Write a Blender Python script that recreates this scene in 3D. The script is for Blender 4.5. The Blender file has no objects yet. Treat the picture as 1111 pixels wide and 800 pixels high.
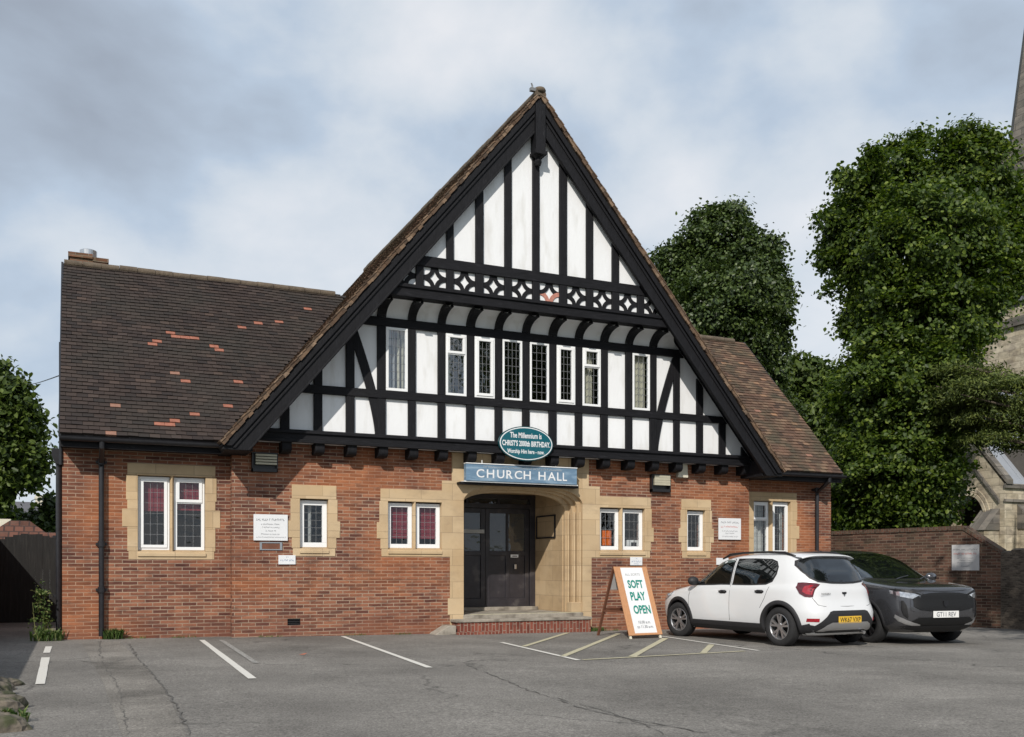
import bpy, bmesh, math, random
import numpy as np
from mathutils import Vector, Matrix, Euler
from math import radians, sin, cos, tan, pi

random.seed(7)
SC = bpy.context.scene
COL = SC.collection

# ------------------------------------------------------------------ survey helpers
# The hall front runs along +X, depth is +Y, the camera stands at (0,0,EYE).
F = 1049.0; CX = 555.5; HY = 616.0; EYE = 1.2
TH = math.atan(0.4514); cs, sn = cos(TH), sin(TH)

def XZ(x, y, Y):
    """survey point (x,y) of the photo measured on the vertical plane at depth Y"""
    t = (x - CX) / F
    X = Y * (t * cs + sn) / (cs - t * sn)
    zc = X * sn + Y * cs
    return X, (HY - y) / F * zc + EYE
def YZ(x, y, X):
    t = (x - CX) / F
    zc = X / (t * cs + sn)
    return zc * (cs - t * sn), (HY - y) / F * zc + EYE
def gz(X):
    X = max(-3.0, min(22.0, X))
    return 0.02 - 0.0105 * X
def GP(x, y):
    t = (x - CX) / F
    dx, dy, dz = t * cs + sn, cs - t * sn, (HY - y) / F
    k = -1.18 / (dz + 0.0105 * dx)
    return k * dx, k * dy
def CAMP(x, zc, y=None):
    xc = (x - CX) / F * zc
    X = xc * cs + zc * sn; Y = -xc * sn + zc * cs
    if y is None: return X, Y
    return X, Y, (HY - y) / F * zc + EYE

# ------------------------------------------------------------------ materials
def node_mat(name):
    m = bpy.data.materials.new(name); m.use_nodes = True
    nt = m.node_tree
    return m, nt, nt.nodes, nt.links, nt.nodes['Principled BSDF']
def ramp(N, stops):
    r = N.new('ShaderNodeValToRGB')
    e = r.color_ramp.elements
    while len(e) < len(stops): e.new(0.5)
    for i, (p, c) in enumerate(stops):
        e[i].position = p; e[i].color = (*c, 1) if len(c) == 3 else c
    return r
def plain(name, col, rough=0.6, metal=0.0, var=0.12, scale=6.0, bump=0.0, bscale=60.0, coat=0.0, spec=0.5, dirt=None, stretch=None):
    m, nt, N, L, b = node_mat(name)
    tc = N.new('ShaderNodeTexCoord')
    src = tc.outputs['Object']
    if stretch:
        mp = N.new('ShaderNodeMapping'); mp.inputs['Scale'].default_value = stretch
        L.new(src, mp.inputs['Vector']); src = mp.outputs['Vector']
    no = N.new('ShaderNodeTexNoise'); no.inputs['Scale'].default_value = scale
    no.inputs['Detail'].default_value = 6; no.inputs['Roughness'].default_value = 0.65
    L.new(src, no.inputs['Vector'])
    lo = tuple(c * (1 - var) for c in col); hi = tuple(min(1, c * (1 + var)) for c in col)
    r = ramp(N, [(0.3, lo), (0.7, hi)])
    L.new(no.outputs['Fac'], r.inputs['Fac'])
    out = r.outputs['Color']
    if dirt:
        n2 = N.new('ShaderNodeTexNoise'); n2.inputs['Scale'].default_value = dirt[1]; n2.inputs['Detail'].default_value = 8
        L.new(src, n2.inputs['Vector'])
        r2 = ramp(N, [(dirt[2], (0, 0, 0)), (dirt[3], (1, 1, 1))])
        L.new(n2.outputs['Fac'], r2.inputs['Fac'])
        mx = N.new('ShaderNodeMixRGB'); mx.inputs[2].default_value = (*dirt[0], 1)
        L.new(r2.outputs['Color'], mx.inputs[0]); L.new(out, mx.inputs[1]); out = mx.outputs[0]
    L.new(out, b.inputs['Base Color'])
    b.inputs['Roughness'].default_value = rough
    b.inputs['Metallic'].default_value = metal
    b.inputs['Specular IOR Level'].default_value = spec
    if coat: b.inputs['Coat Weight'].default_value = coat; b.inputs['Coat Roughness'].default_value = 0.03
    if bump:
        n3 = N.new('ShaderNodeTexNoise'); n3.inputs['Scale'].default_value = bscale; n3.inputs['Detail'].default_value = 4
        L.new(src, n3.inputs['Vector'])
        bp = N.new('ShaderNodeBump'); bp.inputs['Strength'].default_value = bump; bp.inputs['Distance'].default_value = 0.02
        L.new(n3.outputs['Fac'], bp.inputs['Height']); L.new(bp.outputs['Normal'], b.inputs['Normal'])
    return m

def wall_vector(N, L, soldier=False):
    """(u, v) = along the wall and up, for any vertical face; top faces use x,y"""
    tc = N.new('ShaderNodeTexCoord'); ge = N.new('ShaderNodeNewGeometry')
    s1 = N.new('ShaderNodeSeparateXYZ'); L.new(tc.outputs['Object'], s1.inputs[0])
    s2 = N.new('ShaderNodeSeparateXYZ'); L.new(ge.outputs['Normal'], s2.inputs[0])
    def mth(op, a, bb=None):
        n = N.new('ShaderNodeMath'); n.operation = op
        for i, v in enumerate((a, bb)):
            if v is None: continue
            if isinstance(v, (int, float)): n.inputs[i].default_value = v
            else: L.new(v, n.inputs[i])
        return n.outputs[0]
    ax = mth('ABSOLUTE', s2.outputs[0]); g = mth('GREATER_THAN', ax, 0.7)
    az = mth('ABSOLUTE', s2.outputs[2]); gz_ = mth('GREATER_THAN', az, 0.7)
    mu = N.new('ShaderNodeMix'); L.new(g, mu.inputs[0]); L.new(s1.outputs[0], mu.inputs[2]); L.new(s1.outputs[1], mu.inputs[3])
    mv = N.new('ShaderNodeMix'); L.new(gz_, mv.inputs[0]); L.new(s1.outputs[2], mv.inputs[2]); L.new(s1.outputs[1], mv.inputs[3])
    c = N.new('ShaderNodeCombineXYZ')
    if soldier: L.new(mv.outputs[0], c.inputs[0]); L.new(mu.outputs[0], c.inputs[1])
    else: L.new(mu.outputs[0], c.inputs[0]); L.new(mv.outputs[0], c.inputs[1])
    return c.outputs[0], tc.outputs['Object'], s1

def brick_mat(name, c1, c2, mortar, w=0.238, h=0.0605, ms=0.0075, tint=None, dark=None, grime=(0.10, 0.075, 0.06), grime_amt=(0.56, 0.72), soldier=False, low=None, warp=0.004, bump=0.6, single=0.5):
    m, nt, N, L, b = node_mat(name)
    vec, obj, sep = wall_vector(N, L, soldier)
    nz = N.new('ShaderNodeTexNoise'); nz.inputs['Scale'].default_value = 9; nz.inputs['Detail'].default_value = 3
    L.new(obj, nz.inputs['Vector'])
    sc = N.new('ShaderNodeVectorMath'); sc.operation = 'SCALE'; sc.inputs['Scale'].default_value = warp * 2
    sb = N.new('ShaderNodeVectorMath'); sb.operation = 'SUBTRACT'; sb.inputs[1].default_value = (0.5, 0.5, 0.5)
    L.new(nz.outputs['Color'], sb.inputs[0]); L.new(sb.outputs[0], sc.inputs[0])
    ad = N.new('ShaderNodeVectorMath'); L.new(vec, ad.inputs[0]); L.new(sc.outputs[0], ad.inputs[1])
    bt = N.new('ShaderNodeTexBrick')
    bt.offset = 0.5; bt.squash = 1.0
    bt.inputs['Scale'].default_value = 1.0
    bt.inputs['Brick Width'].default_value = w; bt.inputs['Row Height'].default_value = h
    bt.inputs['Mortar Size'].default_value = ms; bt.inputs['Mortar Smooth'].default_value = 0.25
    bt.inputs['Bias'].default_value = -0.1
    bt.inputs['Color1'].default_value = (*c1, 1); bt.inputs['Color2'].default_value = (*c2, 1); bt.inputs['Mortar'].default_value = (*mortar, 1)
    L.new(ad.outputs[0], bt.inputs['Vector'])
    out = bt.outputs['Color']
    def blend(colr, noise_scale, lo, hi, mode='MIX', amt=1.0, stretch=None):
        nonlocal out
        n = N.new('ShaderNodeTexNoise'); n.inputs['Scale'].default_value = noise_scale; n.inputs['Detail'].default_value = 7
        n.inputs['Roughness'].default_value = 0.6
        if stretch:
            mp = N.new('ShaderNodeMapping'); mp.inputs['Scale'].default_value = stretch
            L.new(obj, mp.inputs['Vector']); L.new(mp.outputs[0], n.inputs['Vector'])
        else: L.new(obj, n.inputs['Vector'])
        r = ramp(N, [(lo, (0, 0, 0)), (hi, (amt,) * 3)])
        L.new(n.outputs['Fac'], r.inputs['Fac'])
        mx = N.new('ShaderNodeMixRGB'); mx.blend_type = mode; mx.inputs[2].default_value = (*colr, 1)
        L.new(r.outputs['Color'], mx.inputs[0]); L.new(out, mx.inputs[1]); out = mx.outputs[0]
    # single bricks fired darker
    blend((0.42, 0.40, 0.44), 1.0, 0.0, 1.0, 'MULTIPLY', 0.0)
    n = N.new('ShaderNodeTexNoise'); n.inputs['Scale'].default_value = 1.0; n.inputs['Detail'].default_value = 2
    mp = N.new('ShaderNodeMapping'); mp.inputs['Scale'].default_value = (1 / w * 0.9, 1 / h * 0.9, 1)
    L.new(vec, mp.inputs['Vector']); L.new(mp.outputs[0], n.inputs['Vector'])
    r = ramp(N, [(0.52, (0, 0, 0)), (0.64, (single,) * 3)]); L.new(n.outputs['Fac'], r.inputs['Fac'])
    mx = N.new('ShaderNodeMixRGB'); mx.blend_type = 'MULTIPLY'; mx.inputs[2].default_value = (0.42, 0.40, 0.44, 1)
    L.new(r.outputs['Color'], mx.inputs[0]); L.new(out, mx.inputs[1]); out = mx.outputs[0]
    if tint: blend(tint, 0.55, 0.48, 0.64, 'MIX', 0.46, (1, 1, 1.6))
    if dark: blend(dark, 1.1, 0.48, 0.68, 'MULTIPLY', 0.9)
    blend(grime, 2.3, grime_amt[0], grime_amt[1], 'MIX', 0.45, (1, 1, 2.5))
    if low:                                     # damp, salt-worn band above the ground
        col_, z0, z1, amt = low
        mr = N.new('ShaderNodeMapRange'); mr.inputs[1].default_value = z0; mr.inputs[2].default_value = z1
        mr.inputs[3].default_value = amt; mr.inputs[4].default_value = 0.0
        L.new(sep.outputs[2], mr.inputs[0])
        n2 = N.new('ShaderNodeTexNoise'); n2.inputs['Scale'].default_value = 1.7; n2.inputs['Detail'].default_value = 6; L.new(obj, n2.inputs['Vector'])
        r2 = ramp(N, [(0.35, (0, 0, 0)), (0.6, (1, 1, 1))]); L.new(n2.outputs['Fac'], r2.inputs['Fac'])
        mu = N.new('ShaderNodeMath'); mu.operation = 'MULTIPLY'; L.new(mr.outputs[0], mu.inputs[0]); L.new(r2.outputs['Color'], mu.inputs[1])
        mx = N.new('ShaderNodeMixRGB'); mx.inputs[2].default_value = (*col_, 1)
        L.new(mu.outputs[0], mx.inputs[0]); L.new(out, mx.inputs[1]); out = mx.outputs[0]
    L.new(out, b.inputs['Base Color'])
    b.inputs['Roughness'].default_value = 0.85; b.inputs['Specular IOR Level'].default_value = 0.25
    nb = N.new('ShaderNodeTexNoise'); nb.inputs['Scale'].default_value = 40; nb.inputs['Detail'].default_value = 4; L.new(obj, nb.inputs['Vector'])
    mm = N.new('ShaderNodeMath'); mm.operation = 'MULTIPLY_ADD'; mm.inputs[1].default_value = -1.0
    L.new(bt.outputs['Fac'], mm.inputs[0]); L.new(nb.outputs['Fac'], mm.inputs[2])
    bp = N.new('ShaderNodeBump'); bp.inputs['Strength'].default_value = bump; bp.inputs['Distance'].default_value = 0.008
    L.new(mm.outputs[0], bp.inputs['Height']); L.new(bp.outputs['Normal'], b.inputs['Normal'])
    return m

def island_mat(name, stops, rough=0.8, bump=0.3, moss=None, bscale=35, spec=0.3, trans=0.0, patch=None):
    """colour differs from one loose piece (tile, leaf) to the next"""
    m, nt, N, L, b = node_mat(name)
    ge = N.new('ShaderNodeNewGeometry'); tc = N.new('ShaderNodeTexCoord')
    r = ramp(N, stops); L.new(ge.outputs['Random Per Island'], r.inputs['Fac'])
    out = r.outputs['Color']
    if moss:
        n = N.new('ShaderNodeTexNoise'); n.inputs['Scale'].default_value = moss[1]; n.inputs['Detail'].default_value = 8
        L.new(tc.outputs['Object'], n.inputs['Vector'])
        r2 = ramp(N, [(moss[2], (0, 0, 0)), (moss[3], (moss[4],) * 3)]); L.new(n.outputs['Fac'], r2.inputs['Fac'])
        mx = N.new('ShaderNodeMixRGB'); mx.inputs[2].default_value = (*moss[0], 1)
        L.new(r2.outputs['Color'], mx.inputs[0]); L.new(out, mx.inputs[1]); out = mx.outputs[0]
    L.new(out, b.inputs['Base Color']); b.inputs['Roughness'].default_value = rough
    b.inputs['Specular IOR Level'].default_value = spec
    if trans:
        tr = N.new('ShaderNodeBsdfTranslucent')
        hs = N.new('ShaderNodeHueSaturation'); hs.inputs['Value'].default_value = 1.7; hs.inputs['Saturation'].default_value = 1.1
        L.new(out, hs.inputs['Color']); L.new(hs.outputs[0], tr.inputs['Color'])
        ms = N.new('ShaderNodeMixShader'); ms.inputs[0].default_value = trans
        L.new(b.outputs[0], ms.inputs[1]); L.new(tr.outputs[0], ms.inputs[2])
        L.new(ms.outputs[0], nt.nodes['Material Output'].inputs['Surface'])
    if bump:
        n3 = N.new('ShaderNodeTexNoise'); n3.inputs['Scale'].default_value = bscale; n3.inputs['Detail'].default_value = 4
        L.new(tc.outputs['Object'], n3.inputs['Vector'])
        bp = N.new('ShaderNodeBump'); bp.inputs['Strength'].default_value = bump; bp.inputs['Distance'].default_value = 0.01
        L.new(n3.outputs['Fac'], bp.inputs['Height']); L.new(bp.outputs['Normal'], b.inputs['Normal'])
    return m

def glass_mat(name, tint=(0.75, 0.8, 0.82), ior=1.5, trans=1.0, rough=0.02, dark=(0.01, 0.012, 0.015), wob=0.0, refl=0.0):
    m, nt, N, L, b = node_mat(name)
    N.remove(b)
    lw = N.new('ShaderNodeLayerWeight'); lw.inputs['Blend'].default_value = 0.5
    pw = N.new('ShaderNodeMath'); pw.operation = 'POWER'; pw.inputs[1].default_value = 4.5; L.new(lw.outputs['Facing'], pw.inputs[0])
    fr = N.new('ShaderNodeMath'); fr.operation = 'MULTIPLY_ADD'; fr.inputs[1].default_value = 0.93; fr.inputs[2].default_value = ((ior - 1) / (ior + 1)) ** 2 * 1.7; L.new(pw.outputs[0], fr.inputs[0])
    tr = N.new('ShaderNodeBsdfTransparent'); tr.inputs['Color'].default_value = (*tint, 1)
    df = N.new('ShaderNodeBsdfDiffuse'); df.inputs['Color'].default_value = (*dark, 1)
    gl = N.new('ShaderNodeBsdfGlossy'); gl.inputs['Roughness'].default_value = rough; gl.inputs['Color'].default_value = (0.95, 0.97, 1, 1)
    m1 = N.new('ShaderNodeMixShader'); m1.inputs[0].default_value = trans
    L.new(df.outputs[0], m1.inputs[1]); L.new(tr.outputs[0], m1.inputs[2])
    m2 = N.new('ShaderNodeMixShader')
    ad = N.new('ShaderNodeMath'); ad.operation = 'ADD'; ad.inputs[1].default_value = refl; ad.use_clamp = True
    L.new(fr.outputs[0], ad.inputs[0])
    L.new(ad.outputs[0], m2.inputs[0]); L.new(m1.outputs[0], m2.inputs[1]); L.new(gl.outputs[0], m2.inputs[2])
    if wob:
        tc = N.new('ShaderNodeTexCoord'); n = N.new('ShaderNodeTexNoise'); n.inputs['Scale'].default_value = 5; L.new(tc.outputs['Object'], n.inputs['Vector'])
        bp = N.new('ShaderNodeBump'); bp.inputs['Strength'].default_value = wob; bp.inputs['Distance'].default_value = 0.02
        L.new(n.outputs['Fac'], bp.inputs['Height']); L.new(bp.outputs[0], gl.inputs['Normal'])
    L.new(m2.outputs[0], nt.nodes['Material Output'].inputs['Surface'])
    return m

def asphalt_mat(name, c, var=0.25, patch=None):
    m, nt, N, L, b = node_mat(name)
    tc = N.new('ShaderNodeTexCoord'); o = tc.outputs['Object']
    def noise(s, d=6, rgh=0.6, st=None):
        n = N.new('ShaderNodeTexNoise'); n.inputs['Scale'].default_value = s; n.inputs['Detail'].default_value = d; n.inputs['Roughness'].default_value = rgh
        if st:
            mp = N.new('ShaderNodeMapping'); mp.inputs['Scale'].default_value = st[:3]
            if len(st) > 3: mp.inputs['Rotation'].default_value = (0, 0, st[3])
            L.new(o, mp.inputs['Vector']); L.new(mp.outputs[0], n.inputs['Vector'])
        else: L.new(o, n.inputs['Vector'])
        return n.outputs['Fac']
    r1 = ramp(N, [(0.35, tuple(k * (1 - var) for k in c)), (0.65, tuple(k * (1 + var) for k in c))])
    L.new(noise(0.45, 9, 0.62), r1.inputs['Fac'])
    out = r1.outputs['Color']
    def mul(fac, lo, hi, cl, ch):
        nonlocal out
        r = ramp(N, [(lo, (cl,) * 3), (hi, (ch,) * 3)]); L.new(fac, r.inputs['Fac'])
        mx = N.new('ShaderNodeMixRGB'); mx.blend_type = 'MULTIPLY'; mx.inputs[0].default_value = 1
        L.new(out, mx.inputs[1]); L.new(r.outputs['Color'], mx.inputs[2]); out = mx.outputs[0]
    mul(noise(48, 3, 0.85), 0.36, 0.66, 0.52, 1.55)       # chippings
    mul(noise(14, 5, 0.7), 0.3, 0.7, 0.82, 1.16)
    mul(noise(1.3, 8, 0.7, (1, 0.35, 1, 0.5)), 0.56, 0.74, 1.0, 0.72); mul(noise(5.5, 6, 0.75), 0.60, 0.70, 1.0, 0.66)  # tyre-worn streaks
    mul(noise(2.1, 7, 0.7, (0.4, 1.6, 1, 0.3)), 0.28, 0.44, 1.22, 1.0)   # pale scuffs
    # white grit
    v = N.new('ShaderNodeTexVoronoi'); v.inputs['Scale'].default_value = 28; L.new(o, v.inputs['Vector'])
    r = ramp(N, [(0.03, (0.25,) * 3), (0.07, (0, 0, 0))]); L.new(v.outputs['Distance'], r.inputs['Fac'])
    mx = N.new('ShaderNodeMixRGB'); mx.inputs[2].default_value = (0.4, 0.39, 0.37, 1); L.new(r.outputs['Color'], mx.inputs[0]); L.new(out, mx.inputs[1]); out = mx.outputs[0]
    # wandering crack network
    wv = N.new('ShaderNodeTexVoronoi'); wv.feature = 'DISTANCE_TO_EDGE'; wv.inputs['Scale'].default_value = 0.22
    nz = N.new('ShaderNodeTexNoise'); nz.inputs['Scale'].default_value = 2.0; nz.inputs['Detail'].default_value = 6; L.new(o, nz.inputs['Vector'])
    ml = N.new('ShaderNodeVectorMath'); ml.operation = 'SCALE'; ml.inputs['Scale'].default_value = 0.7; L.new(nz.outputs['Color'], ml.inputs[0])
    ad = N.new('ShaderNodeVectorMath'); L.new(o, ad.inputs[0]); L.new(ml.outputs[0], ad.inputs[1]); L.new(ad.outputs[0], wv.inputs['Vector'])
    rc = ramp(N, [(0.0, (0.75,) * 3), (0.006, (0, 0, 0))]); L.new(wv.outputs['Distance'], rc.inputs['Fac'])
    rk = ramp(N, [(0.48, (0, 0, 0)), (0.60, (1, 1, 1))]); L.new(noise(0.35, 3), rk.inputs['Fac'])
    mk = N.new('ShaderNodeMath'); mk.operation = 'MULTIPLY'; L.new(rc.outputs['Color'], mk.inputs[0]); L.new(rk.outputs['Color'], mk.inputs[1])
    mx = N.new('ShaderNodeMixRGB'); mx.inputs[2].default_value = (0.03, 0.03, 0.028, 1); L.new(mk.outputs[0], mx.inputs[0]); L.new(out, mx.inputs[1]); out = mx.outputs[0]
    L.new(out, b.inputs['Base Color']); b.inputs['Roughness'].default_value = 0.88; b.inputs['Specular IOR Level'].default_value = 0.3
    bp = N.new('ShaderNodeBump'); bp.inputs['Strength'].default_value = 0.5; bp.inputs['Distance'].default_value = 0.006
    L.new(noise(70, 3, 0.8), bp.inputs['Height']); L.new(bp.outputs['Normal'], b.inputs['Normal'])
    return m

def worn_paint(name, c, under, lo=0.30, hi=0.42):
    m, nt, N, L, b = node_mat(name)
    tc = N.new('ShaderNodeTexCoord'); n = N.new('ShaderNodeTexNoise'); n.inputs['Scale'].default_value = 26; n.inputs['Detail'].default_value = 6; n.inputs['Roughness'].default_value = 0.75
    L.new(tc.outputs['Object'], n.inputs['Vector'])
    r = ramp(N, [(lo, under), (hi, c)]); L.new(n.outputs['Fac'], r.inputs['Fac']); L.new(r.outputs['Color'], b.inputs['Base Color'])
    b.inputs['Roughness'].default_value = 0.8
    return m

M = {}
M['brick'] = brick_mat('hall_brick', (0.122, 0.048, 0.034), (0.34, 0.144, 0.082), (0.37, 0.27, 0.195), tint=(0.46, 0.165, 0.062), dark=(0.62, 0.60, 0.66), low=((0.20, 0.085, 0.06), -0.1, 0.5, 0.5))
M['soldier'] = brick_mat('step_brick', (0.17, 0.050, 0.034), (0.27, 0.085, 0.055), (0.28, 0.20, 0.155), w=0.24, h=0.072, ms=0.009, soldier=True)
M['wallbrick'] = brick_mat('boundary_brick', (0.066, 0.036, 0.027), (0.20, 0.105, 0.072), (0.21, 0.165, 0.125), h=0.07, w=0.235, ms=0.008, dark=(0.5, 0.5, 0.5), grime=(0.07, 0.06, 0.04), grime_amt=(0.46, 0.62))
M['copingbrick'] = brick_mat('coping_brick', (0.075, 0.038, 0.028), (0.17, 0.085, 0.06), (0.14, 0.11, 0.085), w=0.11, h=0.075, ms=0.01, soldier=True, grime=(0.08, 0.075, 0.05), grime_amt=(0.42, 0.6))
M['flint'] = brick_mat('rubble', (0.06, 0.05, 0.04), (0.17, 0.14, 0.11), (0.12, 0.10, 0.08), h=0.05, w=0.13, ms=0.012, dark=(0.5, 0.5, 0.5), warp=0.03)
M['chimbrick'] = brick_mat('stack_brick', (0.14, 0.06, 0.035), (0.24, 0.11, 0.07), (0.20, 0.15, 0.11), h=0.075, w=0.23, ms=0.01, grime=(0.12, 0.11, 0.06), grime_amt=(0.4, 0.6))
M['stone'] = brick_mat('dressed_stone', (0.48, 0.355, 0.215), (0.59, 0.455, 0.29), (0.29, 0.215, 0.14), w=0.62, h=0.31, ms=0.004, tint=(0.54, 0.38, 0.21), dark=(0.80, 0.77, 0.74), grime=(0.27, 0.20, 0.135), grime_amt=(0.54, 0.78), warp=0.002, bump=0.25, single=0.06)
M['churchstone'] = brick_mat('church_ashlar', (0.42, 0.36, 0.26), (0.58, 0.51, 0.39), (0.28, 0.24, 0.18), w=0.6, h=0.3, ms=0.01, dark=(0.6, 0.58, 0.55), grime=(0.14, 0.125, 0.10), grime_amt=(0.46, 0.62), warp=0.01)
M['spirestone'] = brick_mat('spire_stone', (0.14, 0.125, 0.105), (0.235, 0.21, 0.18), (0.09, 0.08, 0.07), w=0.7, h=0.35, ms=0.014, grime=(0.08, 0.08, 0.075), grime_amt=(0.42, 0.6), warp=0.01)
M['plaster'] = plain('white_render', (0.80, 0.81, 0.82), 0.7, var=0.03, scale=1.5, bump=0.12, bscale=14, dirt=((0.60, 0.59, 0.56), 3.2, 0.52, 0.85), stretch=(1.6, 1.6, 0.4))
M['timber'] = plain('black_timber', (0.0085, 0.0085, 0.0105), 0.65, var=0.4, scale=5, bump=0.35, bscale=22, spec=0.22, stretch=(6, 6, 0.8), dirt=((0.028, 0.028, 0.032), 7, 0.60, 0.82))
M['timber_h'] = plain('black_timber_long', (0.0085, 0.0085, 0.0105), 0.65, var=0.4, scale=5, bump=0.35, bscale=22, spec=0.22, stretch=(0.8, 6, 6), dirt=((0.028, 0.028, 0.032), 7, 0.60, 0.82))
M['redpaint'] = plain('bare_reddish_timber', (0.46, 0.20, 0.15), 0.8, var=0.25, scale=20)
M['upvc'] = plain('white_frame', (0.83, 0.84, 0.84), 0.35, var=0.02)
M['lead'] = plain('lead_came', (0.17, 0.175, 0.18), 0.5, var=0.1)
M['glass'] = glass_mat('window_glass', tint=(0.86, 0.88, 0.88), wob=0.25, refl=0.0)
M['bluepane'] = glass_mat('upper_glass', tint=(0.80, 0.84, 0.88), wob=0.3, refl=0.09, ior=1.55)
M['redblind'] = plain('red_blind', (0.19, 0.010, 0.022), 0.8, var=0.1)
M['curtain'] = plain('cream_curtain', (0.60, 0.56, 0.42), 0.9, var=0.12, scale=9)
M['netting'] = plain('net_curtain', (0.42, 0.43, 0.42), 0.9, var=0.15, scale=9)
M['black'] = plain('black_gloss', (0.012, 0.012, 0.014), 0.35, var=0.2)
M['gutter'] = plain('gutter_black', (0.013, 0.013, 0.016), 0.42, var=0.3, scale=12)
M['door'] = plain('plum_door', (0.029, 0.026, 0.031), 0.45, var=0.3, scale=4, bump=0.1, dirt=((0.10, 0.09, 0.085), 4, 0.58, 0.8))
M['doorglass'] = glass_mat('door_glass', tint=(0.45, 0.44, 0.42), trans=0.55, dark=(0.16, 0.155, 0.14), wob=0.4)
M['interior'] = plain('interior_dark', (0.10, 0.09, 0.08), 0.9)
M['tile'] = island_mat('roof_tile', [(0.0, (0.026, 0.021, 0.020)), (0.35, (0.037, 0.027, 0.024)), (0.75, (0.047, 0.034, 0.029)), (0.95, (0.054, 0.040, 0.035)), (1.0, (0.075, 0.052, 0.042))], 0.9, 0.5, moss=((0.038, 0.034, 0.029), 1.2, 0.42, 0.7, 0.7))
M['tile2'] = island_mat('roof_tile_warm', [(0.0, (0.060, 0.040, 0.030)), (0.35, (0.105, 0.062, 0.044)), (0.7, (0.145, 0.085, 0.058)), (0.95, (0.18, 0.12, 0.08)), (1.0, (0.30, 0.17, 0.10))], 0.85, 0.5, moss=((0.075, 0.068, 0.045), 2.0, 0.42, 0.66, 0.7))
M['tile_new'] = plain('replacement_tile', (0.29, 0.112, 0.072), 0.8, var=0.28, scale=14)
M['tile_pale'] = plain('faded_tile', (0.25, 0.13, 0.09), 0.8, var=0.15, scale=12)
M['verge'] = island_mat('verge_tile_edges', [(0, (0.05, 0.032, 0.022)), (0.4, (0.12, 0.075, 0.048)), (0.8, (0.19, 0.125, 0.08)), (1, (0.27, 0.19, 0.13))], 0.95, 0.8, moss=((0.08, 0.06, 0.045), 9, 0.42, 0.62, 0.7))
M['ridge'] = plain('ridge_tile', (0.11, 0.085, 0.06), 0.9, var=0.35, scale=8, bump=0.5, bscale=25)
M['asphalt'] = asphalt_mat('asphalt', (0.172, 0.162, 0.147))
M['asphalt_old'] = asphalt_mat('older_asphalt', (0.178, 0.165, 0.146), 0.55)
M['asphalt_dark'] = asphalt_mat('dark_asphalt', (0.085, 0.082, 0.078), 0.25)
M['concrete'] = plain('concrete', (0.30, 0.27, 0.225), 0.9, var=0.2, scale=7, bump=0.4, bscale=40, dirt=((0.15, 0.13, 0.105), 4, 0.5, 0.68))
M['soil'] = plain('soil', (0.06, 0.05, 0.035), 0.95, var=0.4, scale=8, bump=0.6)
M['paint'] = worn_paint('white_line', (0.62, 0.60, 0.55), (0.20, 0.19, 0.18))
M['paint_faint'] = worn_paint('faint_line', (0.36, 0.35, 0.32), (0.14, 0.135, 0.13), 0.42, 0.56)
M['paint_y'] = worn_paint('pale_yellow_line', (0.47, 0.435, 0.30), (0.18, 0.17, 0.14), 0.32, 0.46)
M['grassy'] = plain('grass_ground', (0.045, 0.075, 0.025), 0.95, var=0.4, scale=3, bump=0.6, bscale=20)
M['signwhite'] = plain('sign_white', (0.74, 0.75, 0.76), 0.4, var=0.03)
M['signgrey'] = plain('sign_pale', (0.50, 0.50, 0.50), 0.5, var=0.05)
M['ink'] = plain('ink_grey', (0.10, 0.11, 0.13), 0.6, var=0.05)
M['inkblue'] = plain('ink_blue', (0.06, 0.16, 0.34), 0.6, var=0.05)
M['inkred'] = plain('ink_red', (0.55, 0.08, 0.05), 0.6, var=0.05)
M['inkfaint'] = plain('ink_faint', (0.42, 0.42, 0.42), 0.6, var=0.05)
M['teal'] = plain('teal_enamel', (0.003, 0.095, 0.125), 0.3, var=0.06, coat=0.3)
M['tealdark'] = plain('teal_rim', (0.003, 0.05, 0.06), 0.4, var=0.06)
M['signblue'] = plain('weathered_blue', (0.13, 0.22, 0.32), 0.6, var=0.16, scale=5, dirt=((0.26, 0.36, 0.45), 5, 0.5, 0.74), stretch=(0.7, 1, 3))
M['green'] = plain('sign_green', (0.0, 0.22, 0.17), 0.5, var=0.04)
M['wood'] = plain('varnished_wood', (0.50, 0.25, 0.12), 0.5, var=0.12, scale=6, stretch=(8, 8, 0.8), bump=0.1)
M['wooddark'] = plain('wood_backframe', (0.14, 0.055, 0.03), 0.6, var=0.2, scale=6)
M['cream'] = plain('cream_plastic', (0.66, 0.62, 0.50), 0.5, var=0.06)
M['louvre'] = plain('pale_louvre', (0.45, 0.42, 0.32), 0.5, var=0.1)
M['steel'] = plain('stainless', (0.62, 0.62, 0.62), 0.28, metal=1.0, var=0.08, scale=3)
M['leadroof'] = plain('lead_sheet', (0.27, 0.29, 0.32), 0.55, var=0.1, scale=1.5)
M['slate'] = plain('slate', (0.10, 0.10, 0.11), 0.7, var=0.15, scale=1.2)
M['clay'] = brick_mat('clay_pantiles', (0.10, 0.045, 0.03), (0.15, 0.065, 0.045), (0.05, 0.03, 0.025), w=0.30, h=0.30, ms=0.03)
M['bark'] = plain('bark', (0.085, 0.068, 0.050), 0.95, var=0.35, scale=9, bump=0.9, bscale=18, stretch=(3, 3, 0.6))
M['kerbstone'] = plain('mossy_stone', (0.13, 0.11, 0.085), 0.95, var=0.5, scale=7, bump=0.9, bscale=24, dirt=((0.05, 0.055, 0.025), 6, 0.48, 0.62))
M['fence'] = plain('tarred_boards', (0.011, 0.0105, 0.010), 0.8, var=0.4, scale=5, bump=0.4, stretch=(6, 6, 0.5), dirt=((0.024, 0.023, 0.020), 5, 0.55, 0.75))
M['carwhite'] = plain('white_car_paint', (0.66, 0.67, 0.68), 0.32, var=0.015, scale=2, coat=0.6)
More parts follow.
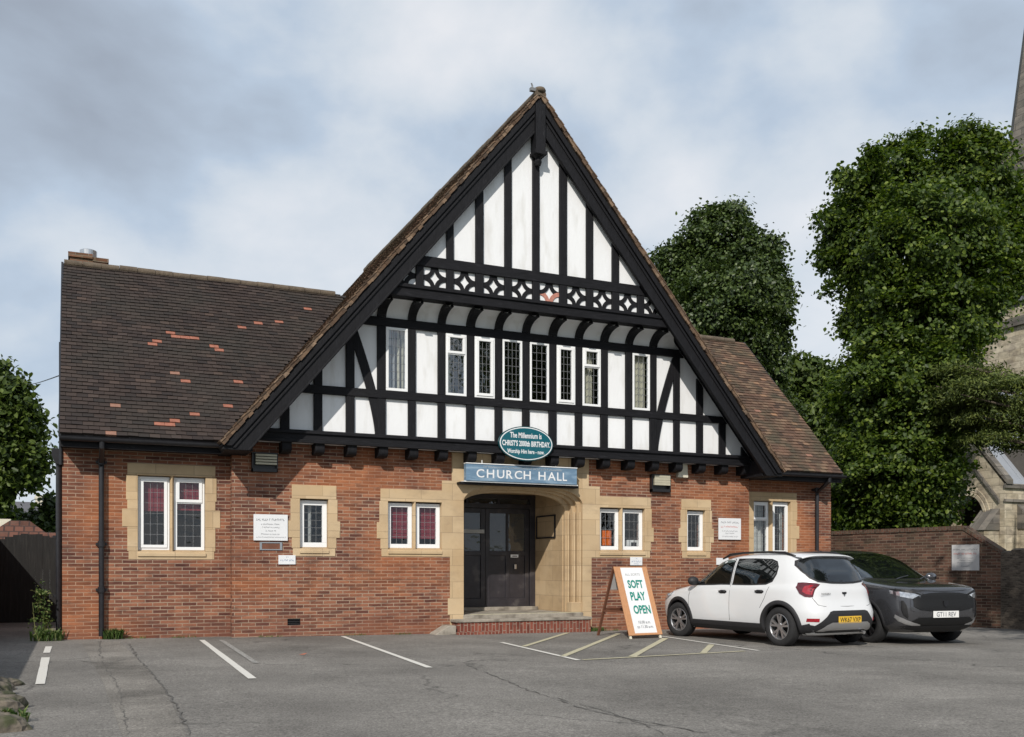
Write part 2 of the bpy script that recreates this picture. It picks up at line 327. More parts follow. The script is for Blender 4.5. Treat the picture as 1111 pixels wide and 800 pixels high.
M['cargrey'] = plain('dark_grey_car_paint', (0.070, 0.071, 0.078), 0.24, metal=0.5, var=0.05, scale=2, coat=1.0)
M['cargrille'] = plain('grille_black', (0.004, 0.004, 0.0045), 0.55, var=0.2, scale=40)
M['cladding'] = plain('textured_black_plastic', (0.018, 0.018, 0.020), 0.6, var=0.15, scale=30, bump=0.1)
M['underbody'] = plain('underbody', (0.008, 0.008, 0.008), 0.9)
M['tyre'] = plain('tyre', (0.016, 0.016, 0.017), 0.85, var=0.25, scale=18, bump=0.3)
M['alloy'] = plain('alloy', (0.42, 0.42, 0.43), 0.34, metal=0.85, var=0.08)
M['alloydark'] = plain('dark_alloy', (0.05, 0.05, 0.055), 0.35, metal=0.8, var=0.1)
M['carglass'] = glass_mat('car_glass', tint=(0.42, 0.46, 0.45), ior=1.5, wob=0.0, refl=0.05)
M['seat'] = plain('car_seat', (0.03, 0.03, 0.033), 0.9)
M['redlens'] = plain('red_lens', (0.30, 0.008, 0.018), 0.12, var=0.35, scale=14, coat=1.0)
M['reddark'] = plain('red_lens_dark', (0.085, 0.003, 0.007), 0.12, var=0.2, scale=14, coat=1.0)
M['chrome'] = plain('chrome', (0.75, 0.75, 0.77), 0.12, metal=1.0, var=0.02)
M['skid'] = plain('silver_skid', (0.50, 0.50, 0.505), 0.35, metal=0.7, var=0.04)
M['headlens'] = plain('headlamp_lens', (0.50, 0.52, 0.55), 0.08, metal=0.6, var=0.45, scale=16, coat=1.0)
M['platey'] = plain('yellow_plate', (0.72, 0.44, 0.04), 0.4, var=0.02)
M['platew'] = plain('white_plate', (0.74, 0.74, 0.72), 0.4, var=0.02)
M['leaf'] = island_mat('leaf_lime', [(0, (0.022, 0.042, 0.008)), (0.45, (0.048, 0.082, 0.012)), (0.82, (0.092, 0.138, 0.018)), (1, (0.18, 0.23, 0.04))], 0.5, 0, spec=0.3, trans=0.33)
M['leaf_dark'] = island_mat('leaf_deep', [(0, (0.022, 0.038, 0.010)), (0.5, (0.046, 0.075, 0.018)), (1, (0.095, 0.135, 0.032))], 0.45, 0, spec=0.45, trans=0.22)
M['leaf_mid'] = island_mat('leaf_mid', [(0, (0.026, 0.046, 0.010)), (0.5, (0.055, 0.085, 0.015)), (1, (0.11, 0.15, 0.03))], 0.5, 0, spec=0.3, trans=0.25)
M['yew'] = island_mat('needles', [(0, (0.035, 0.052, 0.012)), (0.5, (0.075, 0.105, 0.022)), (1, (0.15, 0.18, 0.04))], 0.6, 0, spec=0.3, trans=0.2)
M['weed'] = island_mat('weed_leaf', [(0, (0.04, 0.08, 0.02)), (0.6, (0.08, 0.13, 0.03)), (1, (0.22, 0.22, 0.09))], 0.6, 0, spec=0.3, trans=0.25)
M['orange'] = plain('orange_plastic', (0.75, 0.16, 0.02), 0.5, var=0.05)
M['rust'] = plain('dry_leaf', (0.42, 0.12, 0.06), 0.8)

# ------------------------------------------------------------------ mesh builder
class MB:
    def __init__(s): s.v = []; s.f = []; s.mi = []; s.cur = 0
    def quadf(s, pts):
        b = len(s.v); s.v += [tuple(p) for p in pts]; s.f.append(tuple(range(b, b + len(pts)))); s.mi.append(s.cur)
    def box(s, x0, x1, y0, y1, z0, z1):
        if x0 > x1: x0, x1 = x1, x0
        if y0 > y1: y0, y1 = y1, y0
        if z0 > z1: z0, z1 = z1, z0
        b = len(s.v)
        s.v += [(x0, y0, z0), (x1, y0, z0), (x1, y1, z0), (x0, y1, z0), (x0, y0, z1), (x1, y0, z1), (x1, y1, z1), (x0, y1, z1)]
        for q in ((3, 2, 1, 0), (4, 5, 6, 7), (0, 1, 5, 4), (1, 2, 6, 5), (2, 3, 7, 6), (3, 0, 4, 7)):
            s.f.append(tuple(b + i for i in q)); s.mi.append(s.cur)
        return s
    def obox(s, c, ux, uy, uz, hx, hy, hz):
        """oriented box, half sizes"""
        c = Vector(c); ux = Vector(ux).normalized(); uy = Vector(uy).normalized(); uz = Vector(uz).normalized()
        b = len(s.v)
        for dz in (-1, 1):
            for dx, dy in ((-1, -1), (1, -1), (1, 1), (-1, 1)):
                s.v.append(tuple(c + ux * hx * dx + uy * hy * dy + uz * hz * dz))
        for q in ((3, 2, 1, 0), (4, 5, 6, 7), (0, 1, 5, 4), (1, 2, 6, 5), (2, 3, 7, 6), (3, 0, 4, 7)):
            s.f.append(tuple(b + i for i in q)); s.mi.append(s.cur)
        return s
    def prism(s, poly, y0, y1, fn=None):
        """poly: (x,z) list, extruded along Y"""
        if len(poly) < 3: return s
        a = sum(poly[i][0] * poly[(i + 1) % len(poly)][1] - poly[(i + 1) % len(poly)][0] * poly[i][1] for i in range(len(poly)))
        if a < 0: poly = poly[::-1]
        if y0 > y1: y0, y1 = y1, y0
        fn = fn or (lambda p, y: (p[0], y, p[1]))
        n = len(poly); b = len(s.v)
        s.v += [fn(p, y0) for p in poly] + [fn(p, y1) for p in poly]
        s.f.append(tuple(range(b, b + n))); s.f.append(tuple(b + n + i for i in reversed(range(n))))
        for i in range(n): j = (i + 1) % n; s.f.append((b + j, b + i, b + n + i, b + n + j))
        s.mi += [s.cur] * (n + 2)
        return s
    def tube(s, path, r, n=10, caps=True):
        path = [Vector(p) for p in path]; rs = r if isinstance(r, (list, tuple)) else [r] * len(path)
        b = len(s.v); up = Vector((0.13, 0.27, 0.95))
        for i, p in enumerate(path):
            d = (path[min(i + 1, len(path) - 1)] - path[max(i - 1, 0)]).normalized()
            a = d.cross(up)
            if a.length < 0.1: a = d.cross(Vector((1, 0, 0)))
            a.normalize(); c = d.cross(a)
            for k in range(n):
                w = 2 * pi * k / n; s.v.append(tuple(p + (a * cos(w) + c * sin(w)) * rs[i]))
        for i in range(len(path) - 1):
            for k in range(n):
                s.f.append((b + i * n + k, b + i * n + (k + 1) % n, b + (i + 1) * n + (k + 1) % n, b + (i + 1) * n + k)); s.mi.append(s.cur)
        if caps:
            s.f.append(tuple(b + k for k in reversed(range(n)))); s.f.append(tuple(b + (len(path) - 1) * n + k for k in range(n))); s.mi += [s.cur] * 2
        return s
    def lathe(s, prof, origin, axis='Z', n=32, closed=False):
        """prof: (r, h) list"""
        b = len(s.v); o = Vector(origin)
        for r, h in prof:
            for k in range(n):
                w = 2 * pi * k / n
                if axis == 'Z': p = Vector((r * cos(w), r * sin(w), h))
                else: p = Vector((r * cos(w), h, r * sin(w)))
                s.v.append(tuple(o + p))
        m = len(prof)
        for i in range(m - 1 + (1 if closed else 0)):
            for k in range(n):
                i2 = (i + 1) % m
                s.f.append((b + i * n + k, b + i * n + (k + 1) % n, b + i2 * n + (k + 1) % n, b + i2 * n + k)); s.mi.append(s.cur)
        return s
    def grid(s, rows, flip=False):
        b = len(s.v); w = len(rows[0])
        for r in rows: s.v += [tuple(p) for p in r]
        for i in range(len(rows) - 1):
            for j in range(w - 1):
                q = (b + i * w + j, b + i * w + j + 1, b + (i + 1) * w + j + 1, b + (i + 1) * w + j)
                s.f.append(q[::-1] if flip else q); s.mi.append(s.cur)
        return s
    def build(s, name, mats, parent=None, smooth=False, bevel=0, loc=None, fixn=False):
        me = bpy.data.meshes.new(name)
        me.from_pydata(s.v, [], s.f)
        if not isinstance(mats, (list, tuple)): mats = [mats]
        for m in mats: me.materials.append(M[m] if isinstance(m, str) else m)
        if len(mats) > 1: me.polygons.foreach_set('material_index', s.mi)
        if fixn:
            bm = bmesh.new(); bm.from_mesh(me); bmesh.ops.recalc_face_normals(bm, faces=bm.faces[:]); bm.to_mesh(me); bm.free()
        if smooth: me.polygons.foreach_set('use_smooth', [True] * len(me.polygons))
        me.update()
        o = bpy.data.objects.new(name, me); COL.objects.link(o)
        if parent: o.parent = parent
        if loc: o.location = loc
        if bevel:
            bv = o.modifiers.new('edge', 'BEVEL'); bv.width = bevel; bv.segments = 2; bv.limit_method = 'ANGLE'; bv.angle_limit = 0.7
            bv.harden_normals = False
        return o

def tag(o, label=None, cat=None, group=None, kind=None):
    if label: o['label'] = label
    if cat: o['category'] = cat
    if group: o['group'] = group
    if kind: o['kind'] = kind
    return o
def empty(name, loc=(0, 0, 0), rz=0, **k):
    o = bpy.data.objects.new(name, None); COL.objects.link(o); o.location = loc; o.rotation_euler = (0, 0, rz)
    o.empty_display_size = 0.3
    return tag(o, **k)

def text_pts(body, bold=0.0):
    c = bpy.data.curves.new('lettering', 'FONT'); c.body = body; c.size = 1; c.offset = bold; c.resolution_u = 3
    o = bpy.data.objects.new('lettering', c); COL.objects.link(o)
    bpy.context.view_layer.update()
    me = bpy.data.meshes.new_from_object(o)
    v = [tuple(p.co) for p in me.vertices]; f = [tuple(p.vertices) for p in me.polygons]
    bpy.data.objects.remove(o); bpy.data.meshes.remove(me); bpy.data.curves.remove(c)
    return v, f
def add_text(mb, body, origin, U, V, x0, x1, y0, y1, bold=0.0, keep=True):
    """fit the words into the box (x0..x1, y0..y1) of the plane origin+U*x+V*y"""
    v, f = text_pts(body, bold)
    if not v: return
    ax0 = min(p[0] for p in v); ax1 = max(p[0] for p in v); ay0 = min(p[1] for p in v); ay1 = max(p[1] for p in v)
    o = Vector(origin); U = Vector(U).normalized(); V = Vector(V).normalized(); b = len(mb.v)
    for p in v:
        q = o + U * (x0 + (p[0] - ax0) / (ax1 - ax0) * (x1 - x0)) + V * (y0 + (p[1] - ay0) / (ay1 - ay0) * (y1 - y0))
        mb.v.append(tuple(q))
    for q in f: mb.f.append(tuple(b + i for i in q)); mb.mi.append(mb.cur)
def add_scribble(mb, origin, U, V, x0, x1, y, h, seed=0):
    """a line of writing too small to read: rows of word-length strokes"""
    rnd = random.Random(seed); o = Vector(origin); U = Vector(U).normalized(); V = Vector(V).normalized(); x = x0
    while x < x1:
        w = min(x1 - x, h * rnd.uniform(0.45, 0.7))
        for (a, b_, c, d) in ((0, 0.25, 0, 1), (0.25, 1.0, rnd.choice((0, 0.4, 0.8)), 0.2)):
            p = [o + U * (x + w * a) + V * (y + h * c), o + U * (x + w * b_) + V * (y + h * c), o + U * (x + w * b_) + V * (y + h * min(1, c + d)), o + U * (x + w * a) + V * (y + h * min(1, c + d))]
            mb.quadf(p)
        x += w + h * 0.2
        if rnd.random() < 0.2: x += h * 0.5

# ------------------------------------------------------------------ camera, light, sky
cam = bpy.data.cameras.new('camera'); cam.sensor_width = 36; cam.lens = 36 * F / 1111
cam.shift_y = (HY - 400) / 1111; cam.clip_end = 3000; cam.clip_start = 0.05
co = bpy.data.objects.new('camera', cam); COL.objects.link(co); co.location = (0, 0, EYE); co.rotation_euler = (radians(90), 0, -TH)
SC.camera = co
AZ, EL = radians(35.5), radians(37)
sd = Vector((sin(AZ) * cos(EL), cos(AZ) * cos(EL), -sin(EL)))
sl = bpy.data.lights.new('sun', 'SUN'); sl.energy = 4.2; sl.angle = radians(0.6); sl.color = (1.0, 0.94, 0.86)
so = bpy.data.objects.new('sun', sl); COL.objects.link(so); so.rotation_euler = sd.to_track_quat('-Z', 'Y').to_euler(); so.location = (-10, -10, 20)
W = bpy.data.worlds.new('World'); SC.world = W; W.use_nodes = True
N = W.node_tree.nodes; L = W.node_tree.links
bg = N['Background']; bg.inputs['Strength'].default_value = 0.1
sky = N.new('ShaderNodeTexSky'); sky.sky_type = 'NISHITA'; sky.sun_disc = False; sky.sun_elevation = EL; sky.sun_rotation = math.atan2(-sd.x, -sd.y)
tc = N.new('ShaderNodeTexCoord'); sp = N.new('ShaderNodeSeparateXYZ'); L.new(tc.outputs['Generated'], sp.inputs[0])
ad = N.new('ShaderNodeMath'); ad.operation = 'ADD'; ad.inputs[1].default_value = 0.28; L.new(sp.outputs[2], ad.inputs[0])
mxm = N.new('ShaderNodeMath'); mxm.operation = 'MAXIMUM'; mxm.inputs[1].default_value = 0.05; L.new(ad.outputs[0], mxm.inputs[0])
mp = N.new('ShaderNodeMapping'); mp.inputs['Location'].default_value = (0.35, 1.9, 0.2); mp.inputs['Scale'].default_value = (1.0, 1.0, 1.5)
L.new(tc.outputs['Generated'], mp.inputs['Vector'])
n1 = N.new('ShaderNodeTexNoise'); n1.inputs['Scale'].default_value = 2.6; n1.inputs['Detail'].default_value = 9; n1.inputs['Roughness'].default_value = 0.50; n1.inputs['Distortion'].default_value = 0.15
L.new(mp.outputs[0], n1.inputs['Vector'])
k = 10.0
r1 = ramp(N, [(0.33, tuple(k * v for v in (0.40, 0.455, 0.54))), (0.415, tuple(k * v for v in (0.49, 0.57, 0.68))), (0.475, tuple(k * v for v in (0.57, 0.675, 0.81))), (0.535, tuple(k * v for v in (0.74, 0.81, 0.89))), (0.63, tuple(k * v for v in (0.93, 0.95, 0.99)))])
L.new(n1.outputs['Fac'], r1.inputs['Fac'])
mx = N.new('ShaderNodeMixRGB'); mx.inputs[0].default_value = 0.9
L.new(sky.outputs[0], mx.inputs[1]); L.new(r1.outputs['Color'], mx.inputs[2]); L.new(mx.outputs[0], bg.inputs['Color'])
SC.view_settings.view_transform = 'Standard'; SC.view_settings.look = 'None'; SC.view_settings.exposure = -0.10; SC.view_settings.gamma = 1
SC.cycles.max_bounces = 6; SC.cycles.diffuse_bounces = 3; SC.cycles.transparent_max_bounces = 12
SC.cycles.use_denoising = True

# ------------------------------------------------------------------ ground
def sheet(name, poly, dz, mat, label=None):
    """flat sheet following the fall of the car park; poly in (X,Y)"""
    bm = bmesh.new()
    vs = [bm.verts.new((p[0], p[1], 0)) for p in poly]
    bm.faces.new(vs)
    for cut in (-3.0, 22.0):
        geom = bm.verts[:] + bm.edges[:] + bm.faces[:]
        bmesh.ops.bisect_plane(bm, geom=geom, plane_co=(cut, 0, 0), plane_no=(1, 0, 0))
    bmesh.ops.recalc_face_normals(bm, faces=bm.faces[:])
    for f in bm.faces:
        if f.normal.z < 0: f.normal_flip()
    for v in bm.verts: v.co.z = gz(v.co.x) + dz
    me = bpy.data.meshes.new(name); bm.to_mesh(me); bm.free(); me.materials.append(M[mat])
    o = bpy.data.objects.new(name, me); COL.objects.link(o); return o
tag(sheet('ground', [(-900, -300), (900, -300), (900, 1200), (-900, 1200)], -0.03, 'grassy'), kind='structure')
tag(sheet('car_park', [(-4, -12), (30, -12), (30, 12.5), (19.15, 15.8), (18.4, 24), (-2.5, 24), (-2.5, 8)], 0.0, 'asphalt'), kind='structure')
A = [GP(88, 697), GP(130, 697), GP(150, 716), GP(178, 748), GP(200, 790), GP(215, 850), GP(150, 850), GP(130, 790), GP(112, 740)]
tag(sheet('worn_asphalt_strip', A, 0.004, 'asphalt_old'), kind='structure')
A = [GP(455, 684), GP(478, 689), GP(640, 688), GP(720, 684), GP(720, 676), GP(490, 676)]

def line(name, pts, w, mat):
    """painted line along ground points, constant width w"""
    mb = MB(); P = [Vector((p[0], p[1], 0)) for p in pts]
    n = 8; Q = []
    for a, b in zip(P[:-1], P[1:]):
        for i in range(n): Q.append(a.lerp(b, i / n))
    Q.append(P[-1])
    rows = []
    rnd = random.Random(len(name) + int(P[0].x * 100))
    for i, q in enumerate(Q):
        d = (Q[min(i + 1, len(Q) - 1)] - Q[max(i - 1, 0)]).normalized(); s = Vector((-d.y, d.x, 0)) * w / 2
        s *= rnd.uniform(0.9, 1.05)
        a, b = q - s, q + s
        rows.append([(a.x, a.y, gz(a.x) + 0.008), (b.x, b.y, gz(b.x) + 0.008)])
    mb.grid(rows, flip=True)
    o = mb.build(name, mat); tag(o, kind='structure'); return o
line('painted_line', [GP(53, 702), GP(50.5, 709)], 0.09, 'paint')
line('painted_line', [GP(49.5, 714), GP(43.5, 743)], 0.095, 'paint')
line('painted_line', [GP(219, 695), GP(274, 737)], 0.09, 'paint')
line('painted_line', [GP(240, 695), GP(278, 720)], 0.075, 'paint_faint')
line('painted_line', [GP(372, 691), GP(466, 725)], 0.085, 'paint')
line('painted_line', [GP(544, 697.5), GP(628, 717)], 0.08, 'paint')
line('painted_line', [GP(632, 716.5), GP(808, 707)], 0.08, 'paint_y')
line('painted_line', [GP(716, 690.5), GP(823, 706.5)], 0.07, 'paint')
line('painted_line', [GP(568, 702), GP(616, 687)], 0.09, 'paint_y')
line('painted_line', [GP(610, 713), GP(671, 688)], 0.10, 'paint_y')
line('painted_line', [GP(686, 713), GP(722, 693)], 0.11, 'paint_y')
line('painted_line', [GP(763, 709), GP(772, 700)], 0.10, 'paint_y')
line('painted_line', [GP(480, 689), GP(560, 688)], 0.05, 'paint_faint')
line('painted_line', [GP(930, 702), GP(958, 702)], 0.09, 'paint_faint')
def crack(pts, w, seed):
    rnd = random.Random(seed); P = [Vector((*GP(*p), 0)) for p in pts]; Q = []
    for a, b in zip(P[:-1], P[1:]):
        n = max(4, int((b - a).length / 0.09)); s_ = Vector((-(b - a).y, (b - a).x, 0)).normalized()
        for i in range(n): Q.append(a.lerp(b, i / n) + s_ * rnd.uniform(-0.022, 0.022))
    mb = MB(); rows = []
    for i, q in enumerate(Q):
        d = (Q[min(i + 1, len(Q) - 1)] - Q[max(i - 1, 0)]).normalized(); s_ = Vector((-d.y, d.x, 0)) * w * rnd.uniform(0.05, 0.8) / 2
        a, b = q - s_, q + s_; rows.append([(a.x, a.y, gz(a.x) + 0.006), (b.x, b.y, gz(b.x) + 0.006)])
    mb.grid(rows, flip=True); tag(mb.build('asphalt_seam', 'seam'), kind='structure')
M['seam'] = plain('tar_seam', (0.10, 0.094, 0.085), 0.9, var=0.4, scale=9)
crack([(140, 699), (150, 715), (168, 735), (182, 752), (195, 775), (206, 800)], 0.035, 1)
crack([(108, 696), (109, 712), (112, 716)], 0.03, 2)
crack([(84, 717), (100, 719), (118, 720), (140, 715)], 0.03, 3)
crack([(112, 718), (118, 730), (128, 745), (134, 770), (140, 800)], 0.022, 4)
crack([(505, 722), (540, 735), (575, 750), (625, 767), (680, 780), (735, 790), (775, 798)], 0.030, 5)
crack([(600, 757), (650, 770), (700, 787), (725, 800)], 0.022, 6)
# ------------------------------------------------------------------ THE HALL
HALL = empty('church_hall', (8.0, 17.2, 0), label='red brick church hall with a black and white half-timbered gable and tiled wings', cat='building')
HM = Matrix.Translation((-8.0, -17.2, 0))
def hp(mb, name, mats, parent=None, **k):
    """a part of the hall: geometry is given in world coordinates"""
    o = mb.build(name, mats, parent or HALL, **k)
    if parent is None: o.matrix_parent_inverse = HM
    return o
YM, YW = 17.18, 17.43                 # main wall face, wing wall face
XC = 7.96; ZA = 8.93 + EYE; SL = 1.19; YV = 16.35     # gable axis, apex height, roof pitch, verge plane
ZE = 2.13 + EYE; ZR = 5.86 + EYE; YE = 16.95; YR = 20.5   # wing eaves and ridge
XL, XR = -0.20, 16.0
zroof = lambda X: ZA - SL * abs(X - XC)
ZB = 2.19 + EYE                       # underside of the gable beam

def wall_holes(mb, x0, x1, z0, z1, y, th, holes, zcut=None):
    """wall in the XZ plane with rectangular openings, front at y, back at y+th"""
    xs = sorted({x0, x1, *[h[0] for h in holes], *[h[1] for h in holes]}); xs = [v for v in xs if x0 <= v <= x1]
    zs = sorted({z0, z1, *[h[2] for h in holes], *[h[3] for h in holes]}); zs = [v for v in zs if z0 <= v <= z1]
    inh = lambda cx, cz: any(h[0] < cx < h[1] and h[2] < cz < h[3] for h in holes)
    solid = [[not inh((xs[i] + xs[i + 1]) / 2, (zs[j] + zs[j + 1]) / 2) for j in range(len(zs) - 1)] for i in range(len(xs) - 1)]
    nx, nz = len(xs) - 1, len(zs) - 1
    S = lambda i, j: 0 <= i < nx and 0 <= j < nz and solid[i][j]
    for i in range(nx):
        for j in range(nz):
            if not solid[i][j]: continue
            a, b, c, d = xs[i], xs[i + 1], zs[j], zs[j + 1]
            mb.quadf([(a, y, c), (b, y, c), (b, y, d), (a, y, d)])
            mb.quadf([(b, y + th, c), (a, y + th, c), (a, y + th, d), (b, y + th, d)])
            if not S(i - 1, j): mb.quadf([(a, y + th, c), (a, y, c), (a, y, d), (a, y + th, d)])
            if not S(i + 1, j): mb.quadf([(b, y, c), (b, y + th, c), (b, y + th, d), (b, y, d)])
            if not S(i, j - 1): mb.quadf([(a, y + th, c), (b, y + th, c), (b, y, c), (a, y, c)])
            if not S(i, j + 1): mb.quadf([(a, y, d), (b, y, d), (b, y + th, d), (a, y + th, d)])

def R(xa, ya, xb, yb, Y):
    """rectangle on the wall at depth Y from its photo corners (left, top, right, bottom)"""
    X0, Za = XZ(xa, ya, Y); X1, _ = XZ(xb, ya, Y); _, Zb = XZ(xa, yb, Y)
    _, Zb2 = XZ(xb, yb, Y)
    return X0, X1, Zb, Za
# openings: (x0, x1, z0, z1)
W1 = R(149.2, 515, 223.3, 598, YW)
W2 = R(325.1, 540.6, 356.6, 595.2, YM)
W3 = R(420.7, 543.2, 479.5, 595.8, YM)
W4 = R(650.3, 550.3, 699.8, 597.2, YM)
W5 = R(745.2, 553.3, 765.5, 598.5, YM)
W6 = R(817.5, 543, 858, 600.5, YW)
W6 = (W6[0], W6[1], W1[2], W6[3])
z3 = (W3[2] + W4[2] + W2[2] + W5[2]) / 4; z4 = (W3[3] + W4[3] + W2[3] + W5[3]) / 4
W2, W3, W4, W5 = [(w[0], w[1], z3, z4) for w in (W2, W3, W4, W5)]
PL, PR = 6.72, 9.33                   # porch opening
PZ0 = 0.26; PZ1 = 1.62 + EYE
mb = MB()
XWL, XWR = 2.46, 13.46
air = XZ(319, 675, YM)
wall_holes(mb, XWL, XWR, -0.5, ZB, YM, 0.32, [W2, W3, W4, W5, (PL, PR, -0.5, PZ1), (air[0] - 0.115, air[0] + 0.115, air[1] - 0.06, air[1] + 0.06)])
hp(mb, 'front_wall', 'brick')
for nm, a, b, wv in (('wing_wall', XL, XWL + 0.02, W1), ('wing_wall', XWR - 0.02, XR, W6)):
    mb = MB(); wall_holes(mb, a, b, -0.5, ZE - 0.02, YW, 0.3, [wv]); hp(mb, nm, 'brick')
# end walls (gables of the wings), back wall
for X0, X1 in ((XL, XL + 0.3), (XR - 0.3, XR)):
    mb = MB()
    poly = [(YW + 0.3, -0.5), (2 * YR - YW, -0.5), (2 * YR - YW, ZE - 0.02), (YR, ZR - 0.28), (YW + 0.3, ZE - 0.02 + 0.1)]
    mb.prism(poly, X0, X1, fn=lambda p, y: (y, p[0], p[1])); hp(mb, 'end_wall', 'brick', fixn=True)
mb = MB(); mb.box(XL, XR, 2 * YR - YW, 2 * YR - YW + 0.3, -0.5, ZE); hp(mb, 'back_wall', 'brick')
mb = MB(); mb.box(2.46, 13.46, 28.0, 28.3, -0.5, ZB); mb.prism([(2.5, ZB), (13.4, ZB), (XC, ZA - 0.4)], 28.0, 28.2)
mb.box(2.2, 2.46, 24.0, 28, -0.5, ZB); mb.box(13.46, 13.7, 24.0, 28, -0.5, ZB)
hp(mb, 'rear_gable', 'brick', fixn=True)
# inside: a floor between storeys and a partition, so rooms are dark but real
mb = MB(); mb.box(XL + 0.3, PL - 0.3, 17.75, 24, 0.05, 0.1); mb.box(PR + 0.3, XR - 0.3, 17.75, 24, 0.05, 0.1); mb.box(2.2, 13.7, 17.5, 28, 2.27 + EYE, 2.37 + EYE)
mb.box(XL + 0.3, XR - 0.3, 22.0, 22.1, 0, ZB); mb.box(3, 13, 21.0, 21.1, ZB, ZB + 3)
hp(mb, 'interior_partition', 'interior')
mb = MB()
for i in range(4): mb.box(air[0] - 0.115, air[0] + 0.115, YM + 0.02, YM + 0.1, air[1] - 0.06 + i * 0.031, air[1] - 0.06 + i * 0.031 + 0.012)
mb.box(air[0] - 0.115, air[0] + 0.115, YM + 0.1, YM + 0.12, air[1] - 0.06, air[1] + 0.06)
hp(mb, 'air_brick', 'cladding')
# brick string courses: a slightly proud course
mb = MB(); zz = XZ(380, 628, YM)[1]
for a, b, y in ((XWL + 0.002, PL - 0.26, YM), (PR + 0.26, XWR - 0.002, YM), (XL + 0.002, XWL, YW), (XWR, XR - 0.002, YW)):
    mb = MB(); mb.box(a, b, y - 0.008, y, zz - 0.020, zz + 0.028); hp(mb, 'string_course', 'brick')

# ---- stone surrounds and ground-floor windows
def surround(w, Y, mull=None, lint=0.24, jamb=0.14, jl=True, jr=True, sill=0.14, quoin=0.07, qh=0.30, qz=0.55, ql=None):
    x0, x1, z0, z1 = w; mb = MB(); p = 0.010; d = 0.16
    e = 0.006
    mb.box(x0 - (jamb if jl else 0), x1 + (jamb if jr else 0), Y - p, Y + d, z1 - e, z1 + lint)
    zq = z0 + (z1 - z0) * qz
    for side, on, q in ((-1, jl, quoin), (1, jr, quoin)):
        if not on: continue
        xi = x0 if side < 0 else x1
        a, b = (xi - jamb, xi + e) if side < 0 else (xi - e, xi + jamb)
        zt = z1 - e - 0.002
        mb.box(a, b, Y - p + 0.001, Y + d, zq + 0.001, zt)
        if side < 0: mb.box(a - 0.02, b - 0.003, Y - p - 0.002, Y + d - 0.002, zt - 0.42, zt - 0.002)
        else: mb.box(a + 0.003, b + 0.02, Y - p - 0.002, Y + d - 0.002, zt - 0.42, zt - 0.002)
        if side < 0: mb.box(a - q, b, Y - p - 0.001, Y + d, zq - qh, zq)
        else: mb.box(a, b + q, Y - p - 0.001, Y + d, zq - qh, zq)
        mb.box(a, b, Y - p + 0.001, Y + d, z0 - 0.002, zq - qh - 0.001)
    # sloping sill
    a, b = x0 - (jamb - 0.02 if jl else 0), x1 + (jamb - 0.02 if jr else 0)
    mb.box(a, b, Y - p + 0.002, Y + d, z0 - sill, z0 - 0.003)
    mb.prism([(Y - p - 0.02, z0 - sill + 0.05), (Y + 0.12, z0 - sill + 0.05), (Y + 0.12, z0 + 0.03), (Y - p - 0.02, z0 - 0.035)], x0 + 0.0, x1 - 0.0, fn=lambda q, y: (y, q[0], q[1]))
    if mull: mb.prism([(mull[0], Y + 0.16), (mull[1], Y + 0.16), (mull[1], Y + 0.05), (mull[1] - 0.025, Y - 0.004), (mull[0] + 0.025, Y - 0.004), (mull[0], Y + 0.05)], z0 - 0.01, z1 + 0.01, fn=lambda q, y: (q[0], q[1], y))
    return hp(mb, 'stone_surround', 'stone', fixn=True, bevel=0.006)

